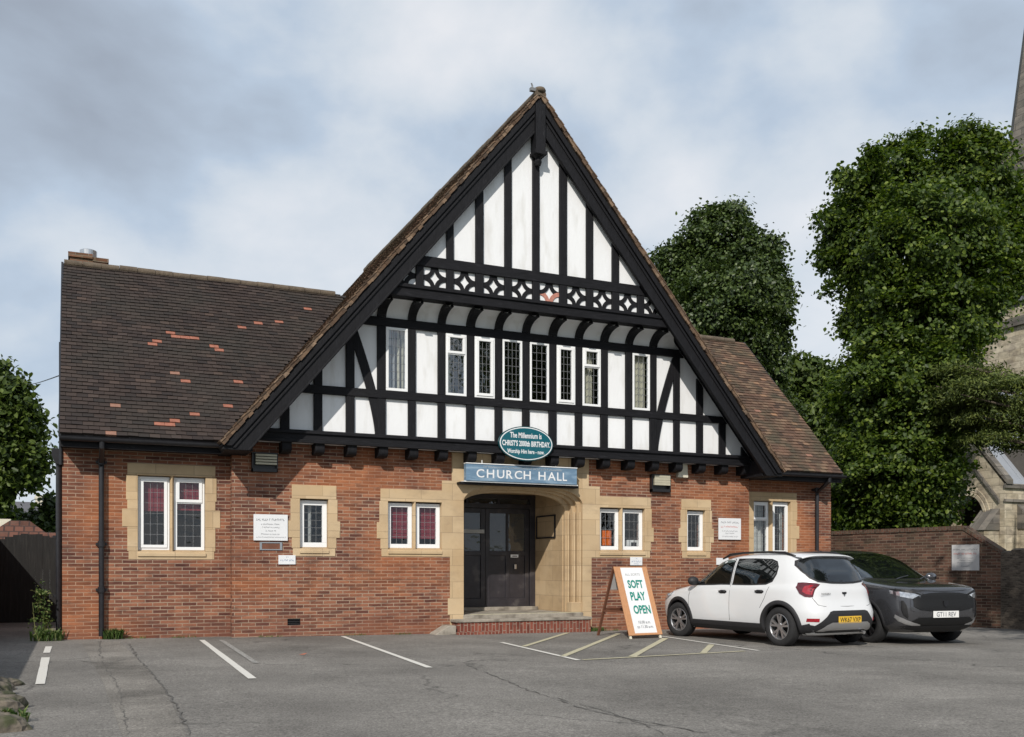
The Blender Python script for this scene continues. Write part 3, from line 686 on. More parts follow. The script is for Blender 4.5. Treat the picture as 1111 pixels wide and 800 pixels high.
def window(x0, x1, z0, z1, Y, cols=3, rows=6, fr=0.055, sash=0.045, glass='glass', transom=None, blind=None, curtain=None, lower=None, net=None, leading=True):
    """white frame; panes, leading, blinds as its pieces.  Y is the face of the frame."""
    mb = MB(); d = 0.06
    def ring(a, b, c, e, t, ya, yb):
        mb.box(a, b, ya, yb, e - t, e); mb.box(a, b, ya, yb, c, c + t); mb.box(a, a + t, ya, yb, c + t, e - t); mb.box(b - t, b, ya, yb, c + t, e - t)
    ring(x0, x1, z0, z1, fr, Y, Y + d)
    lights = []
    if transom:
        zt = z0 + (z1 - z0) * transom
        mb.box(x0 + fr, x1 - fr, Y + 0.001, Y + d, zt - 0.022, zt + 0.022)
        ring(x0 + fr * 0.75, x1 - fr * 0.75, zt + 0.0, z1 - fr * 0.6, sash, Y - 0.018, Y + 0.03)
        lights.append((x0 + fr * 0.75 + sash, x1 - fr * 0.75 - sash, zt + sash, z1 - fr * 0.6 - sash, max(2, rows // 3)))
        lights.append((x0 + fr, x1 - fr, z0 + fr, zt - 0.022, max(3, rows - rows // 3)))
    else:
        if sash: ring(x0 + fr * 0.7, x1 - fr * 0.7, z0 + fr * 0.7, z1 - fr * 0.7, sash, Y - 0.016, Y + 0.03)
        t = fr * 0.7 + sash if sash else fr
        lights.append((x0 + t, x1 - t, z0 + t, z1 - t, rows))
    w = hp(mb, 'window', 'upvc', bevel=0.004)
    for (a, b, c, e, rw) in lights:
        g = MB(); g.quadf([(a, Y + 0.022, c), (b, Y + 0.022, c), (b, Y + 0.022, e), (a, Y + 0.022, e)]); g.build('pane', glass, w)
        if leading:
            l = MB(); t = 0.0032
            for i in range(1, cols): x = a + (b - a) * i / cols; l.box(x - t, x + t, Y + 0.016, Y + 0.0215, c, e)
            for j in range(1, rw): z = c + (e - c) * j / rw; l.box(a, b, Y + 0.015, Y + 0.0212, z - t, z + t)
            l.build('leading', 'lead', w)
    if blind:
        bl = MB(); zb = z0 + (z1 - z0) * blind
        bl.box(x0 + 0.04, x1 - 0.04, Y + 0.10, Y + 0.11, zb, z1 - 0.03); bl.box(x0 + 0.04, x1 - 0.04, Y + 0.092, Y + 0.118, zb - 0.02, zb + 0.01)
        bl.build('blind', 'redblind', w)
    if curtain:
        for (f0, f1, mt) in curtain:
            c = MB(); n = max(6, int((f1 - f0) * (x1 - x0) / 0.014)); rows_ = []
            for j in (0, 1):
                row = []
                for i in range(n + 1):
                    x = x0 + 0.03 + (x1 - x0 - 0.06) * (f0 + (f1 - f0) * i / n)
                    row.append((x, Y + 0.14 + 0.018 * sin(i * 1.25) + 0.006 * sin(i * 0.7 + j), z0 + 0.02 if j == 0 else z1 - 0.02))
                rows_.append(row)
            c.grid(rows_); c.build('curtain', mt, w, smooth=True)
    return w
mull1 = (XZ(184.7, 550, YW)[0], XZ(188.8, 550, YW)[0])
surround(W1, YW, mull1, lint=0.19, jamb=0.16, quoin=0.08)
window(W1[0] + 0.012, mull1[0] - 0.004, W1[2] + 0.02, W1[3] - 0.02, YW + 0.085, blind=0.55, sash=0.05, rows=6)
window(mull1[1] + 0.004, W1[1] - 0.012, W1[2] + 0.02, W1[3] - 0.02, YW + 0.085, transom=0.66, blind=0.57, sash=0.05, rows=6)
surround(W2, YM, lint=0.24)
window(W2[0] + 0.012, W2[1] - 0.012, W2[2] + 0.02, W2[3] - 0.03, YM + 0.085, rows=5, sash=0, fr=0.085, curtain=[(0.35, 0.5, 'netting')])
mull3 = (XZ(448.6, 570, YM)[0], XZ(452.2, 570, YM)[0])
surround(W3, YM, mull3, jr=False, lint=0.22)
for a, b in ((W3[0] + 0.012, mull3[0] - 0.004), (mull3[1] + 0.004, W3[1] - 0.012)):
    window(a, b, W3[2] + 0.02, W3[3] - 0.03, YM + 0.085, rows=5, sash=0, fr=0.075, blind=0.24)
mull4 = (XZ(673.4, 570, YM)[0], XZ(676.5, 570, YM)[0])
surround(W4, YM, mull4, jl=False, lint=0.22)
for a, b in ((W4[0] + 0.012, mull4[0] - 0.004), (mull4[1] + 0.004, W4[1] - 0.012)):
    window(a, b, W4[2] + 0.02, W4[3] - 0.03, YM + 0.085, rows=4, sash=0, fr=0.075)
surround(W5, YM, lint=0.22)
window(W5[0] + 0.012, W5[1] - 0.012, W5[2] + 0.02, W5[3] - 0.03, YM + 0.085, rows=4, cols=3, sash=0, fr=0.075)
mull6 = (XZ(836.5, 570, YW)[0], XZ(839.2, 570, YW)[0])
surround(W6, YW, mull6, lint=0.19, jamb=0.16, quoin=0.08)
window(W6[0] + 0.012, mull6[0] - 0.004, W6[2] + 0.02, W6[3] - 0.02, YW + 0.085, transom=0.66, sash=0.05, curtain=[(0.05, 0.95, 'netting')])
window(mull6[1] + 0.004, W6[1] - 0.012, W6[2] + 0.02, W6[3] - 0.02, YW + 0.085, sash=0.05, curtain=[(0.05, 0.3, 'netting'), (0.75, 0.95, 'netting')])

# ---- porch
ARC = 3.0
def arch(xa, xb, zs, zt, n=28, ex=ARC):
    """points of a flattened arch from left springing to right"""
    pts = []
    for i in range(n + 1):
        a = pi - pi * i / n
        c, s_ = cos(a), sin(a)
        u = math.copysign(abs(c) ** (2 / ex), c); v = abs(s_) ** (2 / ex)
        pts.append(((xa + xb) / 2 + (xb - xa) / 2 * u, zs + (zt - zs) * (v + 0.04 * (1 - abs(u)) )))
    return pts
def arch_plate(mb, xo0, xo1, ztop, xi0, xi1, zbot, zs, zt, y0, y1):
    """slab with an arched opening: outer rectangle xo0..xo1, up to ztop"""
    A = arch(xi0, xi1, zs, zt)
    mb.box(xo0, xi0, y0, y1, zbot, zs); mb.box(xi1, xo1, y0, y1, zbot, zs)
    pts = [(xo0, zs)] + A + [(xo1, zs)]
    top = [(xo0, ztop)] + [(p[0], ztop) for p in A] + [(xo1, ztop)]
    for i in range(len(pts) - 1):
        if abs(pts[i + 1][0] - pts[i][0]) < 1e-6: continue
        a, b, c, d = pts[i], pts[i + 1], top[i + 1], top[i]
        mb.quadf([(a[0], y0, a[1]), (b[0], y0, b[1]), (c[0], y0, c[1]), (d[0], y0, d[1])])
        mb.quadf([(b[0], y1, b[1]), (a[0], y1, a[1]), (d[0], y1, d[1]), (c[0], y1, c[1])])
        mb.quadf([(a[0], y1, a[1]), (b[0], y1, b[1]), (b[0], y0, b[1]), (a[0], y0, a[1])])
mb = MB()
sx = lambda x, Y=YM: XZ(x, 600, Y)[0]
zl = lambda y, x=492: XZ(x, y, YM)[1]
xa, xb = sx(482.5), sx(646.5)
# broad stone facing each side of the opening, stepped like quoins
yo = YM - 0.012
mb.box(sx(490), PL + 0.02, yo, YM + 0.2, zl(522), ZB - 0.004); mb.box(PR - 0.02, sx(638.5), yo, YM + 0.2, zl(522), ZB - 0.004)
mb.box(W3[1] - 0.004, PL + 0.02, yo - 0.001, YM + 0.2, z3 - 0.14, zl(522) - 0.001); mb.box(PR - 0.02, W4[0] + 0.004, yo - 0.001, YM + 0.2, z3 - 0.14, zl(522) - 0.001)
mb.box(sx(488), PL + 0.02, yo, YM + 0.2, -0.05, z3 - 0.141); mb.box(PR - 0.02, sx(641.5), yo, YM + 0.2, -0.05, z3 - 0.141)
mb.box(PL - 0.3, PL, yo + 0.001, YM + 0.2, 0.3, 0.62)
for i, (ins, yy) in enumerate(((0.0, yo + 0.002), (0.09, YM + 0.08), (0.17, YM + 0.17), (0.27, YM + 0.27))):
    xi0, xi1 = PL + ins * 0.18, PR - ins
    zt = PZ1 - 0.03 - ins * 0.45; zs = zt - 0.46 + ins * 0.2
    arch_plate(mb, PL - (0.1 if i else 0.0), PR + (0.1 if i else 0.0), ZB - 0.006 if i == 0 else PZ1 + 0.05, xi0, xi1, -0.05 if i == 0 else 0.30, zs, zt, yy, YM + 0.36)
hp(mb, 'porch_arch', 'stone', fixn=True)
for s_, x in ((-1, PR),):   # roll mouldings on the jambs with a chamfer stop
    mb = MB(); mb.box(x + s_ * 0.12 - 0.13, x + s_ * 0.12 + 0.13, YM + 0.02, YM + 0.34, 0.28, 0.5)
    for ins, yy, r_ in ((0.045, YM + 0.045, 0.022), (0.135, YM + 0.125, 0.026), (0.22, YM + 0.22, 0.022)): mb.tube([(x + s_ * ins, yy, 0.49), (x + s_ * ins, yy, PZ1 - 0.5)], r_, 10)
    hp(mb, 'jamb_moulding', 'stone', smooth=False, bevel=0.008)
IL, IR, YD = 6.80, 9.04, 18.90        # inner recess
mb = MB()
mb.box(IL - 0.25, IL, YM + 0.36, YD + 0.15, 0.0, PZ1 + 0.2); mb.box(IR, IR + 0.25, YM + 0.36, YD + 0.15, 0.0, PZ1 + 0.2)
mb.box(IL - 0.25, IR + 0.25, YM + 0.36, YD + 0.2, PZ1 - 0.06, PZ1 + 0.1)
hp(mb, 'porch_lining', 'stone')
mb = MB()                              # floor, raised step, door sill
zf = 0.30
mb.box(IL, IR, YM + 0.02, YD, -0.1, zf); mb.box(PL, PR, YM + 0.0, YM + 0.36, -0.1, zf - 0.001)
mb.box(IL + 0.02, IR - 0.02, YD - 0.28, YD + 0.1, zf, zf + 0.07)
hp(mb, 'porch_floor', 'concrete', bevel=0.008)
mb = MB(); mb.box(PL + 0.16, PR - 0.05, YM - 0.02, YM + 0.035, zf - 0.002, zf + 0.006); hp(mb, 'step_nosing', 'paint_y')
st0, st1 = XZ(494, 680, 16.9)[0], XZ(641, 680, 16.9)[0]
mb = MB(); mb.box(st0, st1, 16.84, YM + 0.0, 0.17, 0.225); mb.box(PL + 0.01, PR - 0.01, YM - 0.03, YM + 0.02, 0.20, zf - 0.003)
hp(mb, 'step_slab', 'concrete', bevel=0.01)
mb = MB(); mb.box(st0 + 0.03, st1 - 0.02, 16.865, YM - 0.02, -0.3, 0.168); mb.box(st0 - 0.02, XZ(541, 690, 16.8)[0], 16.72, 16.865, -0.3, -0.004)
hp(mb, 'brick_step', 'soldier')
mb = MB(); mb.prism([(st0 - 0.42, -0.3), (st0 - 0.02, -0.3), (st0 - 0.02, 0.12), (st0 - 0.16, 0.12), (st0 - 0.42, -0.03)], 16.8, YM - 0.02)
hp(mb, 'step_ramp', 'concrete', fixn=True, bevel=0.01)
# door set
ZT0 = 1.20 + EYE + 0.10               # transom
ZT0 = XZ(560, 550, YD)[1]; zd0 = zf + 0.07
mb = MB()
xm = (IL + IR) / 2
mb.box(IL, IL + 0.08, YD - 0.10, YD + 0.04, zd0, PZ1 - 0.06); mb.box(IR - 0.13, IR, YD - 0.10, YD + 0.04, zd0, PZ1 - 0.06)
mb.box(IL + 0.08, IR - 0.13, YD - 0.10, YD + 0.04, ZT0 - 0.05, ZT0 + 0.05); mb.box(IL + 0.08, IR - 0.13, YD - 0.10, YD + 0.04, PZ1 - 0.16, PZ1 - 0.06)
for f in (0.30, 0.62): x = IL + f * (IR - IL); mb.box(x - 0.03, x + 0.03, YD - 0.08, YD + 0.02, ZT0 + 0.05, PZ1 - 0.16)
dfm = hp(mb, 'door_frame', 'door', bevel=0.006)
g = MB(); g.quadf([(IL + 0.08, YD - 0.03, ZT0 + 0.05), (IR - 0.13, YD - 0.03, ZT0 + 0.05), (IR - 0.13, YD - 0.03, PZ1 - 0.16), (IL + 0.08, YD - 0.03, PZ1 - 0.16)]); g.build('fanlight_pane', 'doorglass', dfm)
def leaf(x0, x1, handle):
    mb = MB(); y0, y1 = YD - 0.07, YD - 0.02; zt = ZT0 - 0.055; zm = zd0 + (zt - zd0) * 0.52; w = 0.10
    mb.box(x0, x0 + w, y0, y1, zd0, zt); mb.box(x1 - w, x1, y0, y1, zd0, zt)
    mb.box(x0 + w, x1 - w, y0, y1, zt - 0.10, zt); mb.box(x0 + w, x1 - w, y0, y1, zm, zm + 0.10); mb.box(x0 + w, x1 - w, y0, y1, zd0, zd0 + 0.18)
    xc = (x0 + x1) / 2
    mb.box(xc - 0.025, xc + 0.025, y0, y1, zm + 0.1, zt - 0.1); mb.box(xc - 0.04, xc + 0.04, y0, y1, zd0 + 0.18, zm)
    mb.box(x0 + w, x1 - w, y0 + 0.025, y1, zd0 + 0.18, zm)
    d = hp(mb, 'door', 'door', bevel=0.006)
    g = MB(); g.quadf([(x0 + w, YD - 0.04, zm + 0.1), (x1 - w, YD - 0.04, zm + 0.1), (x1 - w, YD - 0.04, zt - 0.1), (x0 + w, YD - 0.04, zt - 0.1)]); g.build('pane', 'doorglass', d)
    if handle:
        h = MB(); x, z = XZ(556.5, 603.5, YD); h.box(x - 0.09, x + 0.09, y0 - 0.012, y0, z - 0.032, z + 0.032); h.cur = 1; h.box(x - 0.05, x + 0.06, y0 - 0.014, y0 - 0.011, z - 0.012, z + 0.006)
        h.build('letter_plate', ['upvc', 'black'], d)
        h = MB(); x, z = XZ(557.5, 615, YD); h.box(x - 0.025, x + 0.025, y0 - 0.02, y0, z - 0.05, z + 0.05); h.build('lock', 'steel', d, bevel=0.004)
    return d
leaf(IL + 0.085, xm - 0.04, False); leaf(xm - 0.034, IR - 0.135, True)
mb = MB(); xo, zo = IL + 0.12, ZT0   # pale light frame seen on the left leaf
mb.box(IL + 0.12, xm - 0.08, YD - 0.115, YD - 0.101, zd0 + 1.55, zd0 + 1.63)
hp(mb, 'door_notice_rail', 'netting')
# framed board on the right reveal of the porch
y0, z0 = YZ(582.5, 585, IR); y1, _ = YZ(603, 585, IR); _, z1 = YZ(582.5, 560.5, IR)
mb = MB(); t = 0.03
for a, b, c, d in ((y1, y0, z0, z0 + t), (y1, y0, z1 - t, z1), (y1, y1 + t * 1.3, z0 + t, z1 - t), (y0 - t * 1.3, y0, z0 + t, z1 - t)): mb.box(IR - 0.025, IR, a, b, c, d)
mb.cur = 1; mb.box(IR - 0.008, IR, y1 + t, y0 - t, z0 + t, z1 - t)
nb = mb.build('notice_board', ['black', 'stone']); tag(nb, 'thin black square frame on the stone side wall inside the porch', 'notice board')
# ---- half-timbered gable
YT, YP = 16.95, 17.00                  # timber face, plaster face (lower storey)
YU, YUP = 16.50, 16.55                 # upper, jettied part
YBEAM = 16.87
SX = 7.955; SP = 0.579; SW = 0.157
stud_x = lambda k: SX + SP * k
def clip(poly, a, b, c):
    """keep a*x+b*z<=c"""
    out = []
    for i in range(len(poly)):
        p, q = poly[i], poly[(i + 1) % len(poly)]
        fp = a * p[0] + b * p[1] - c; fq = a * q[0] + b * q[1] - c
        if fp <= 0: out.append(p)
        if fp * fq < 0:
            t = fp / (fp - fq); out.append((p[0] + (q[0] - p[0]) * t, p[1] + (q[1] - p[1]) * t))
    return out
def under_roof(poly, drop=0.22):
    """keep the part below the roof slopes (drop = vertical distance below the tiles)"""
    poly = clip(poly, SL, 1, ZA - drop + SL * XC)
    return clip(poly, -SL, 1, ZA - drop - SL * XC) if poly else poly
rect = lambda x0, x1, z0, z1: [(x0, z0), (x1, z0), (x1, z1), (x0, z1)]
zW = lambda z: z + EYE
ZB1 = zW(2.405); ZS0, ZS1 = zW(3.07), zW(3.22); ZH0, ZH1 = zW(4.385), zW(4.543)
ZJ0, ZJ1 = zW(4.83), zW(5.045); ZQ1 = zW(5.42); ZQ2 = zW(5.61)
winbays = {-5, -3, -2, -1, 0, 1, 2, 4}
# plaster
mb = MB()
for k in range(-11, 11):
    xa, xb = stud_x(k), stud_x(k + 1)
    for z0, z1 in ((ZB, ZS0 + 0.05), (ZS0 + 0.05, ZH0 + 0.05), (ZH0 + 0.05, ZJ0 + 0.3)):
        if k in winbays and z0 == ZS0 + 0.05: continue
        p = under_roof(rect(xa, xb, z0, z1), 0.15)
        if len(p) >= 3: mb.prism(p, YP, YP + 0.12)
hp(mb, 'gable_render', 'plaster', fixn=True)
mb = MB(); p = under_roof(rect(0, 16, ZJ0 + 0.03, ZA), 0.15); mb.prism(p, YUP, YUP + 0.4); hp(mb, 'upper_render', 'plaster', fixn=True)
# curved cove under the upper gable
mb = MB()
rows = []
for i in range(13):
    a = i / 12 * pi / 2
    z = ZH1 - 0.02 + (ZJ0 + 0.02 - ZH1 + 0.02) * sin(a); y = YP - (YP - YU - 0.03) * (1 - cos(a))
    half = (ZA - 0.22 - z) / SL
    rows.append([(XC - half, y, z), (XC + half, y, z)])
mb.grid(rows); hp(mb, 'cove', 'plaster', smooth=True)
def part_prism(name, poly, y0, y1, mat='timber', bevel=0.008, drop=0.22, clipit=True):
    p = under_roof(poly, drop) if clipit else poly
    if len(p) < 3: return None
    mb = MB(); mb.prism(p, y0, y1); return hp(mb, name, mat, fixn=True, bevel=bevel)
rj = random.Random(3)
for k in range(-10, 11):
    x = stud_x(k)
    if abs(k) > 8 and zroof(x) - 0.3 < ZB1: continue
    w = SW / 2 * rj.uniform(0.92, 1.06)
    part_prism('stud', rect(x - w, x + w, ZB1 - 0.03, ZS0), YT, YP + 0.02)
    if -7 <= k <= 7: part_prism('stud', rect(x - w, x + w, ZS1, ZH0), YT, YP + 0.02)
    if abs(k) <= 5:   # curved cove rib
        z0, z1 = ZH1, ZJ0
        if zroof(x) - 0.3 > z0 + 0.1:
            mb = MB(); outer = []; inner = []
            for i in range(9):
                a = i / 8 * pi / 2
                yb = YP - (YP - YU - 0.02) * (1 - cos(a)); zz = z0 + (z1 - z0) * sin(a)
                outer.append((yb + 0.05, zz + 0.0)); inner.append((yb - 0.055 * cos(a) - 0.015, zz - 0.075 * sin(a)))
            for i in range(8):
                mb.quadf([(x - w, *inner[i]), (x + w, *inner[i]), (x + w, *inner[i + 1]), (x - w, *inner[i + 1])])
                for sgn in (-1, 1): mb.quadf([(x + sgn * w, *inner[i]), (x + sgn * w, *outer[i]), (x + sgn * w, *outer[i + 1]), (x + sgn * w, *inner[i + 1])])
            hp(mb, 'cove_rib', 'timber', fixn=True)
    if abs(k) <= 4:
        part_prism('upper_stud', rect(x - w, x + w, ZJ1 - 0.02, ZQ1), YU, YUP + 0.02)
        if abs(k) <= 3: part_prism('upper_stud', rect(x - w * 0.95, x + w * 0.95, ZQ2, ZA), YU, YUP + 0.02, drop=0.35)
part_prism('bottom_beam', rect(0, 16, ZB, ZB1), YBEAM, YP + 0.02, 'timber_h', drop=0.3)
part_prism('bottom_beam_moulding', rect(0, 16, ZB1 - 0.07, ZB1 - 0.02), YBEAM - 0.035, YBEAM + 0.01, 'timber_h', drop=0.3)
part_prism('bottom_beam_moulding', rect(0, 16, ZB - 0.015, ZB + 0.045), YBEAM - 0.03, YBEAM + 0.01, 'timber_h', drop=0.3)
part_prism('sill_rail', rect(0, 16, ZS0, ZS1), YT - 0.012, YP + 0.02, 'timber_h')
part_prism('head_rail', rect(0, 16, ZH0, ZH1), YT - 0.012, YP + 0.02, 'timber_h')
part_prism('jetty_beam', rect(0, 16, ZJ0, ZJ1), YU - 0.04, YUP + 0.35, 'timber_h', drop=0.3)
part_prism('jetty_beam_moulding', rect(0, 16, ZJ1 - 0.055, ZJ1 + 0.01), YU - 0.07, YU - 0.035, 'timber_h', drop=0.3)
part_prism('collar_rail', rect(0, 16, ZQ1, ZQ2), YU - 0.01, YUP + 0.02, 'timber_h')
# curved braces at each side (bays between studs 5 and 6)
for s_ in (-1, 1):
    pts = []
    zb, zt = ZB1, ZH0
    X0, X1 = SX + s_ * SP * 5.05, SX + s_ * SP * 5.98
    L_, R_ = [], []
    for i in range(15):
        f = i / 14; z = zb + (zt - 0.02 - zb) * f
        x = X0 + (X1 - X0) * (f ** 1.35) * 1.0
        L_.append((x - 0.085, z)); R_.append((x + 0.085, z))
    poly = L_ + R_[::-1]
    mb = MB()
    for i in range(14): mb.prism([L_[i], R_[i], R_[i + 1], L_[i + 1]], YT + 0.01, YP + 0.02)
    hp(mb, 'brace', 'timber', fixn=True)
# quatrefoil frieze: four arcs in each square
for k in range(-5, 5):
    xa, xb = stud_x(k) + SW / 2, stud_x(k + 1) - SW / 2
    if abs(k + 0.5) > 4: 
        half = (ZA - 0.45 - ZJ1) / SL
        xa, xb = max(xa, XC - half), min(xb, XC + half)
        xa2, xb2 = (stud_x(k) + SW / 2, stud_x(k + 1) - SW / 2)
    else: xa2, xb2 = xa, xb
    z0, z1 = ZJ1 + 0.008, ZQ1
    mb = MB(); mb2 = MB(); r_ = min(xb2 - xa2, z1 - z0) / 2 * 0.76; t = 0.078
    for ci, (cx, cz, a0) in enumerate(((xa2, z0, 0), (xb2, z0, pi / 2), (xb2, z1, pi), (xa2, z1, 1.5 * pi))):
        tgt = mb2 if (k == 0 and ci < 2) else mb
        for i in range(7):
            a, b = a0 + i / 7 * pi / 2, a0 + (i + 1) / 7 * pi / 2
            q = [(cx + (r_ - 0.0) * cos(a), cz + r_ * sin(a)), (cx + (r_ + t) * cos(a), cz + (r_ + t) * sin(a)), (cx + (r_ + t) * cos(b), cz + (r_ + t) * sin(b)), (cx + r_ * cos(b), cz + r_ * sin(b))]
            q = under_roof(q, 0.3)
            if len(q) >= 3: tgt.prism(q, YUP - 0.016 - 0.002 * (ci % 2), YUP + 0.01)
    if mb.v: hp(mb, 'quatrefoil', 'timber', fixn=True)
    if mb2.v: tag(hp(mb2, 'quatrefoil', 'redpaint', fixn=True), 'bare reddish pair of quatrefoil arcs')
# joist ends under the beam
for k in range(-8, 10):
    x = stud_x(k) + 0.02
    if x > 13.3: continue
    mb = MB(); w = 0.085
    prof = [(YM + 0.02, ZB), (YBEAM + 0.02, ZB)] + [(YBEAM + 0.02 + 0.09 * (1 - cos(a)), ZB - 0.10 - 0.09 * sin(a)) for a in [i * pi / 12 for i in range(7)]] + [(YM + 0.02, ZB - 0.19)]
    mb.prism(prof, x - w, x + w, fn=lambda q, y: (y, q[0], q[1])); hp(mb, 'joist_end', 'timber', fixn=True, bevel=0.008)
# upper windows
def upwin(k, **kw):
    x0, x1 = stud_x(k) + SW / 2 + 0.004, stud_x(k + 1) - SW / 2 - 0.004
    return window(x0, x1, ZS1 + 0.004, ZH0 - 0.004, YT + 0.004, glass='bluepane', **kw)
upwin(-5, sash=0, fr=0.05, rows=7, cols=3, curtain=[(0.0, 0.3, 'netting'), (0.38, 0.52, 'netting'), (0.62, 0.78, 'curtain'), (0.85, 1, 'curtain')])
upwin(-3, sash=0.045, fr=0.045, transom=0.68, rows=7, curtain=[(0.0, 0.3, 'curtain')])
upwin(-2, sash=0.05, fr=0.05, rows=7)
upwin(-1, sash=0, fr=0.04, rows=7, cols=4)
upwin(0, sash=0, fr=0.04, rows=7, cols=3)
upwin(1, sash=0.05, fr=0.05, rows=7, cols=3)
upwin(2, sash=0.045, fr=0.045, transom=0.68, rows=7, curtain=[(0.0, 0.75, 'curtain')])
upwin(4, sash=0, fr=0.045, rows=8, cols=3, curtain=[(0.0, 0.95, 'curtain')])
# bargeboards
nv = 1 / cos(math.atan(SL))           # vertical height per unit of perpendicular width
def board(name, d0, d1, y0, y1, zfoot, mat='timber', bev=0.008, foot_out=None):
    for s_ in (-1, 1):
        X = lambda z, d: XC + s_ * (ZA - d * nv - z) / SL
        zf0 = zfoot
        poly = [(XC, ZA - d0 * nv), (X(zf0, d0), zf0), (X(zf0, d1), zf0), (XC, ZA - d1 * nv)]
        mb = MB(); mb.prism(poly, y0, y1); hp(mb, name, mat, fixn=True, bevel=bev)
zfoot = zW(1.94)
board('bargeboard', 0.07, 0.42, YV + 0.05, YV + 0.11, zfoot, 'timber')
board('bargeboard_moulding', 0.065, 0.16, YV + 0.005, YV + 0.052, zfoot + 0.06)
board('bargeboard_moulding', 0.185, 0.225, YV + 0.025, YV + 0.052, zfoot + 0.03)
board('bargeboard_moulding', 0.385, 0.42, YV + 0.03, YV + 0.052, zfoot)
for s_ in (-1, 1):   # boxed foot closing the verge against the wing eaves
    xo = XC + s_ * 5.78; xi = XC + s_ * 5.0
    mb = MB(); mb.prism([(XC + s_ * 5.76, zW(2.02)), (XC + s_ * 5.70, zW(1.94)), (XC + s_ * 5.27, zW(1.94)), (XC + s_ * 5.27, zW(2.28)), (XC + s_ * 5.70, zW(2.12))], YV + 0.112, YW, ); hp(mb, 'verge_box', 'timber', fixn=True)
# pendant post at the apex
mb = MB(); mb.box(XC - 0.10, XC + 0.10, YV - 0.03, YV + 0.2, ZA - 1.12, ZA - 0.22); mb.box(XC - 0.125, XC + 0.125, YV - 0.05, YV + 0.22, ZA - 1.16, ZA - 1.10)
mb.lathe([(0.001, -0.20), (0.05, -0.18), (0.075, -0.11), (0.05, -0.05), (0.09, 0.0), (0.09, 0.02)], (XC, YV + 0.09, ZA - 1.16), n=14)
hp(mb, 'pendant_post', 'timber')

# ---- roofs: real tiles
def tiles(name, origin, U, V, ulen, vlen, keep, mat, gauge=0.105, width=0.168, special=None, seed=1, extra=()):
    """U along the eaves, V up the slope; one small slab per tile"""
    rnd = random.Random(seed); U = Vector(U).normalized(); V = Vector(V).normalized(); Nn = U.cross(V).normalized()
    if Nn.z < 0: Nn = -Nn
    o = Vector(origin); mb = MB(); nr = int(vlen / gauge) + 1; nc = int(ulen / width) + 1
    sag = lambda u, v: 0.012 * sin(u * 1.3 + 1) * sin(v * 0.9) + 0.006 * sin(u * 3.1 + v * 2)
    for j in range(nr):
        for i in range(-1, nc + 1):
            u0 = i * width + (width / 2 if j % 2 else 0); u1 = u0 + width - 0.005
            u0 = max(0, u0); u1 = min(ulen, u1)
            if u1 - u0 < 0.02: continue
            v0 = j * gauge + rnd.uniform(-0.004, 0.004); v1 = min(j * gauge + gauge * 1.25, vlen)
            if v1 - v0 < 0.02: continue
            uc = (u0 + u1) / 2; vc = v0 + gauge / 2
            c = o + U * uc + V * vc
            if not keep(c): continue
            h0 = 0.030 + rnd.uniform(-0.003, 0.005); h1 = 0.010; tw = rnd.uniform(-0.003, 0.003); s_ = sag(uc, vc)
            P = lambda u, v, h: tuple(o + U * u + V * v + Nn * (h + s_))
            mb.cur = 0
            if special:
                for (su, sv, m_) in special:
                    if abs(uc - su) <= width * 0.5 and abs(vc - sv) <= gauge * 0.5: mb.cur = m_
            b = len(mb.v); m_ = mb.cur
            mb.v += [P(u0, v0, h0 + tw), P(u1, v0, h0 - tw), P(u1, v1, h1), P(u0, v1, h1), P(u0, v0 + 0.004, -0.02), P(u1, v0 + 0.004, -0.02)]
            mb.f += [(b, b + 1, b + 2, b + 3), (b + 4, b + 5, b + 1, b), (b + 5, b + 2, b + 1), (b + 4, b, b + 3)]; mb.mi += [m_] * 4
    return hp(mb, name, mat)
# main slopes
Ls = math.hypot(5.76, 5.76 * SL); ds = Vector((1, 0, SL)).normalized()
for s_, nm, mt in ((-1, 'main_roof_slope', 'tile2'), (1, 'main_roof_slope', 'tile2')):
    foot = (XC + s_ * 5.76, YV, ZA - 5.76 * SL)
    V = (-s_, 0, SL)
    U = (0, 1, 0)
    tiles(nm, foot, U, V, 12.0, Ls, lambda c: True, [mt], seed=5 + s_)
    # deck and soffit below the tiles
    mb = MB(); p = [(XC, ZA - 0.01), (XC + s_ * 5.74, ZA - 5.74 * SL - 0.01), (XC + s_ * 5.70, ZA - 5.74 * SL - 0.08), (XC, ZA - 0.11)]
    mb.prism(p, YV + 0.03, 28.4); hp(mb, 'roof_deck', 'timber', fixn=True)
    mb = MB(); p = [(XC, ZA + 0.035), (XC + s_ * 5.77, ZA - 5.77 * SL + 0.035), (XC + s_ * 5.75, ZA - 5.77 * SL - 0.055), (XC, ZA - 0.095)]
    # verge: ragged undercloak and mortar edge
    n = 88; rnd = random.Random(9 + s_); mb = MB(); Lv = 5.78 / cos(math.atan(SL)); dr = (s_ / math.hypot(1, SL), -SL / math.hypot(1, SL)); nr = (s_ * SL / math.hypot(1, SL), 1 / math.hypot(1, SL))
    for i in range(n):
        a, b = Lv * i / n, Lv * (i + 1) / n + 0.012
        up = rnd.uniform(0.030, 0.046); dn = rnd.uniform(0.035, 0.062); y = YV - 0.012 - rnd.uniform(0, 0.016); tl = rnd.uniform(0.006, 0.016)
        P = lambda t, h: (XC + dr[0] * t + nr[0] * h, ZA + dr[1] * t + nr[1] * h)
        mb.prism([P(a, up - tl), P(b, up), P(b, up - 0.022), P(a, up - 0.022 - tl)], y - 0.012, YV + 0.05)
        mb.prism([P(a, up - 0.024 - tl), P(b, up - 0.024), P(b, -dn), P(a, -dn)], y, YV + 0.05)
    hp(mb, 'verge', 'verge', fixn=True)
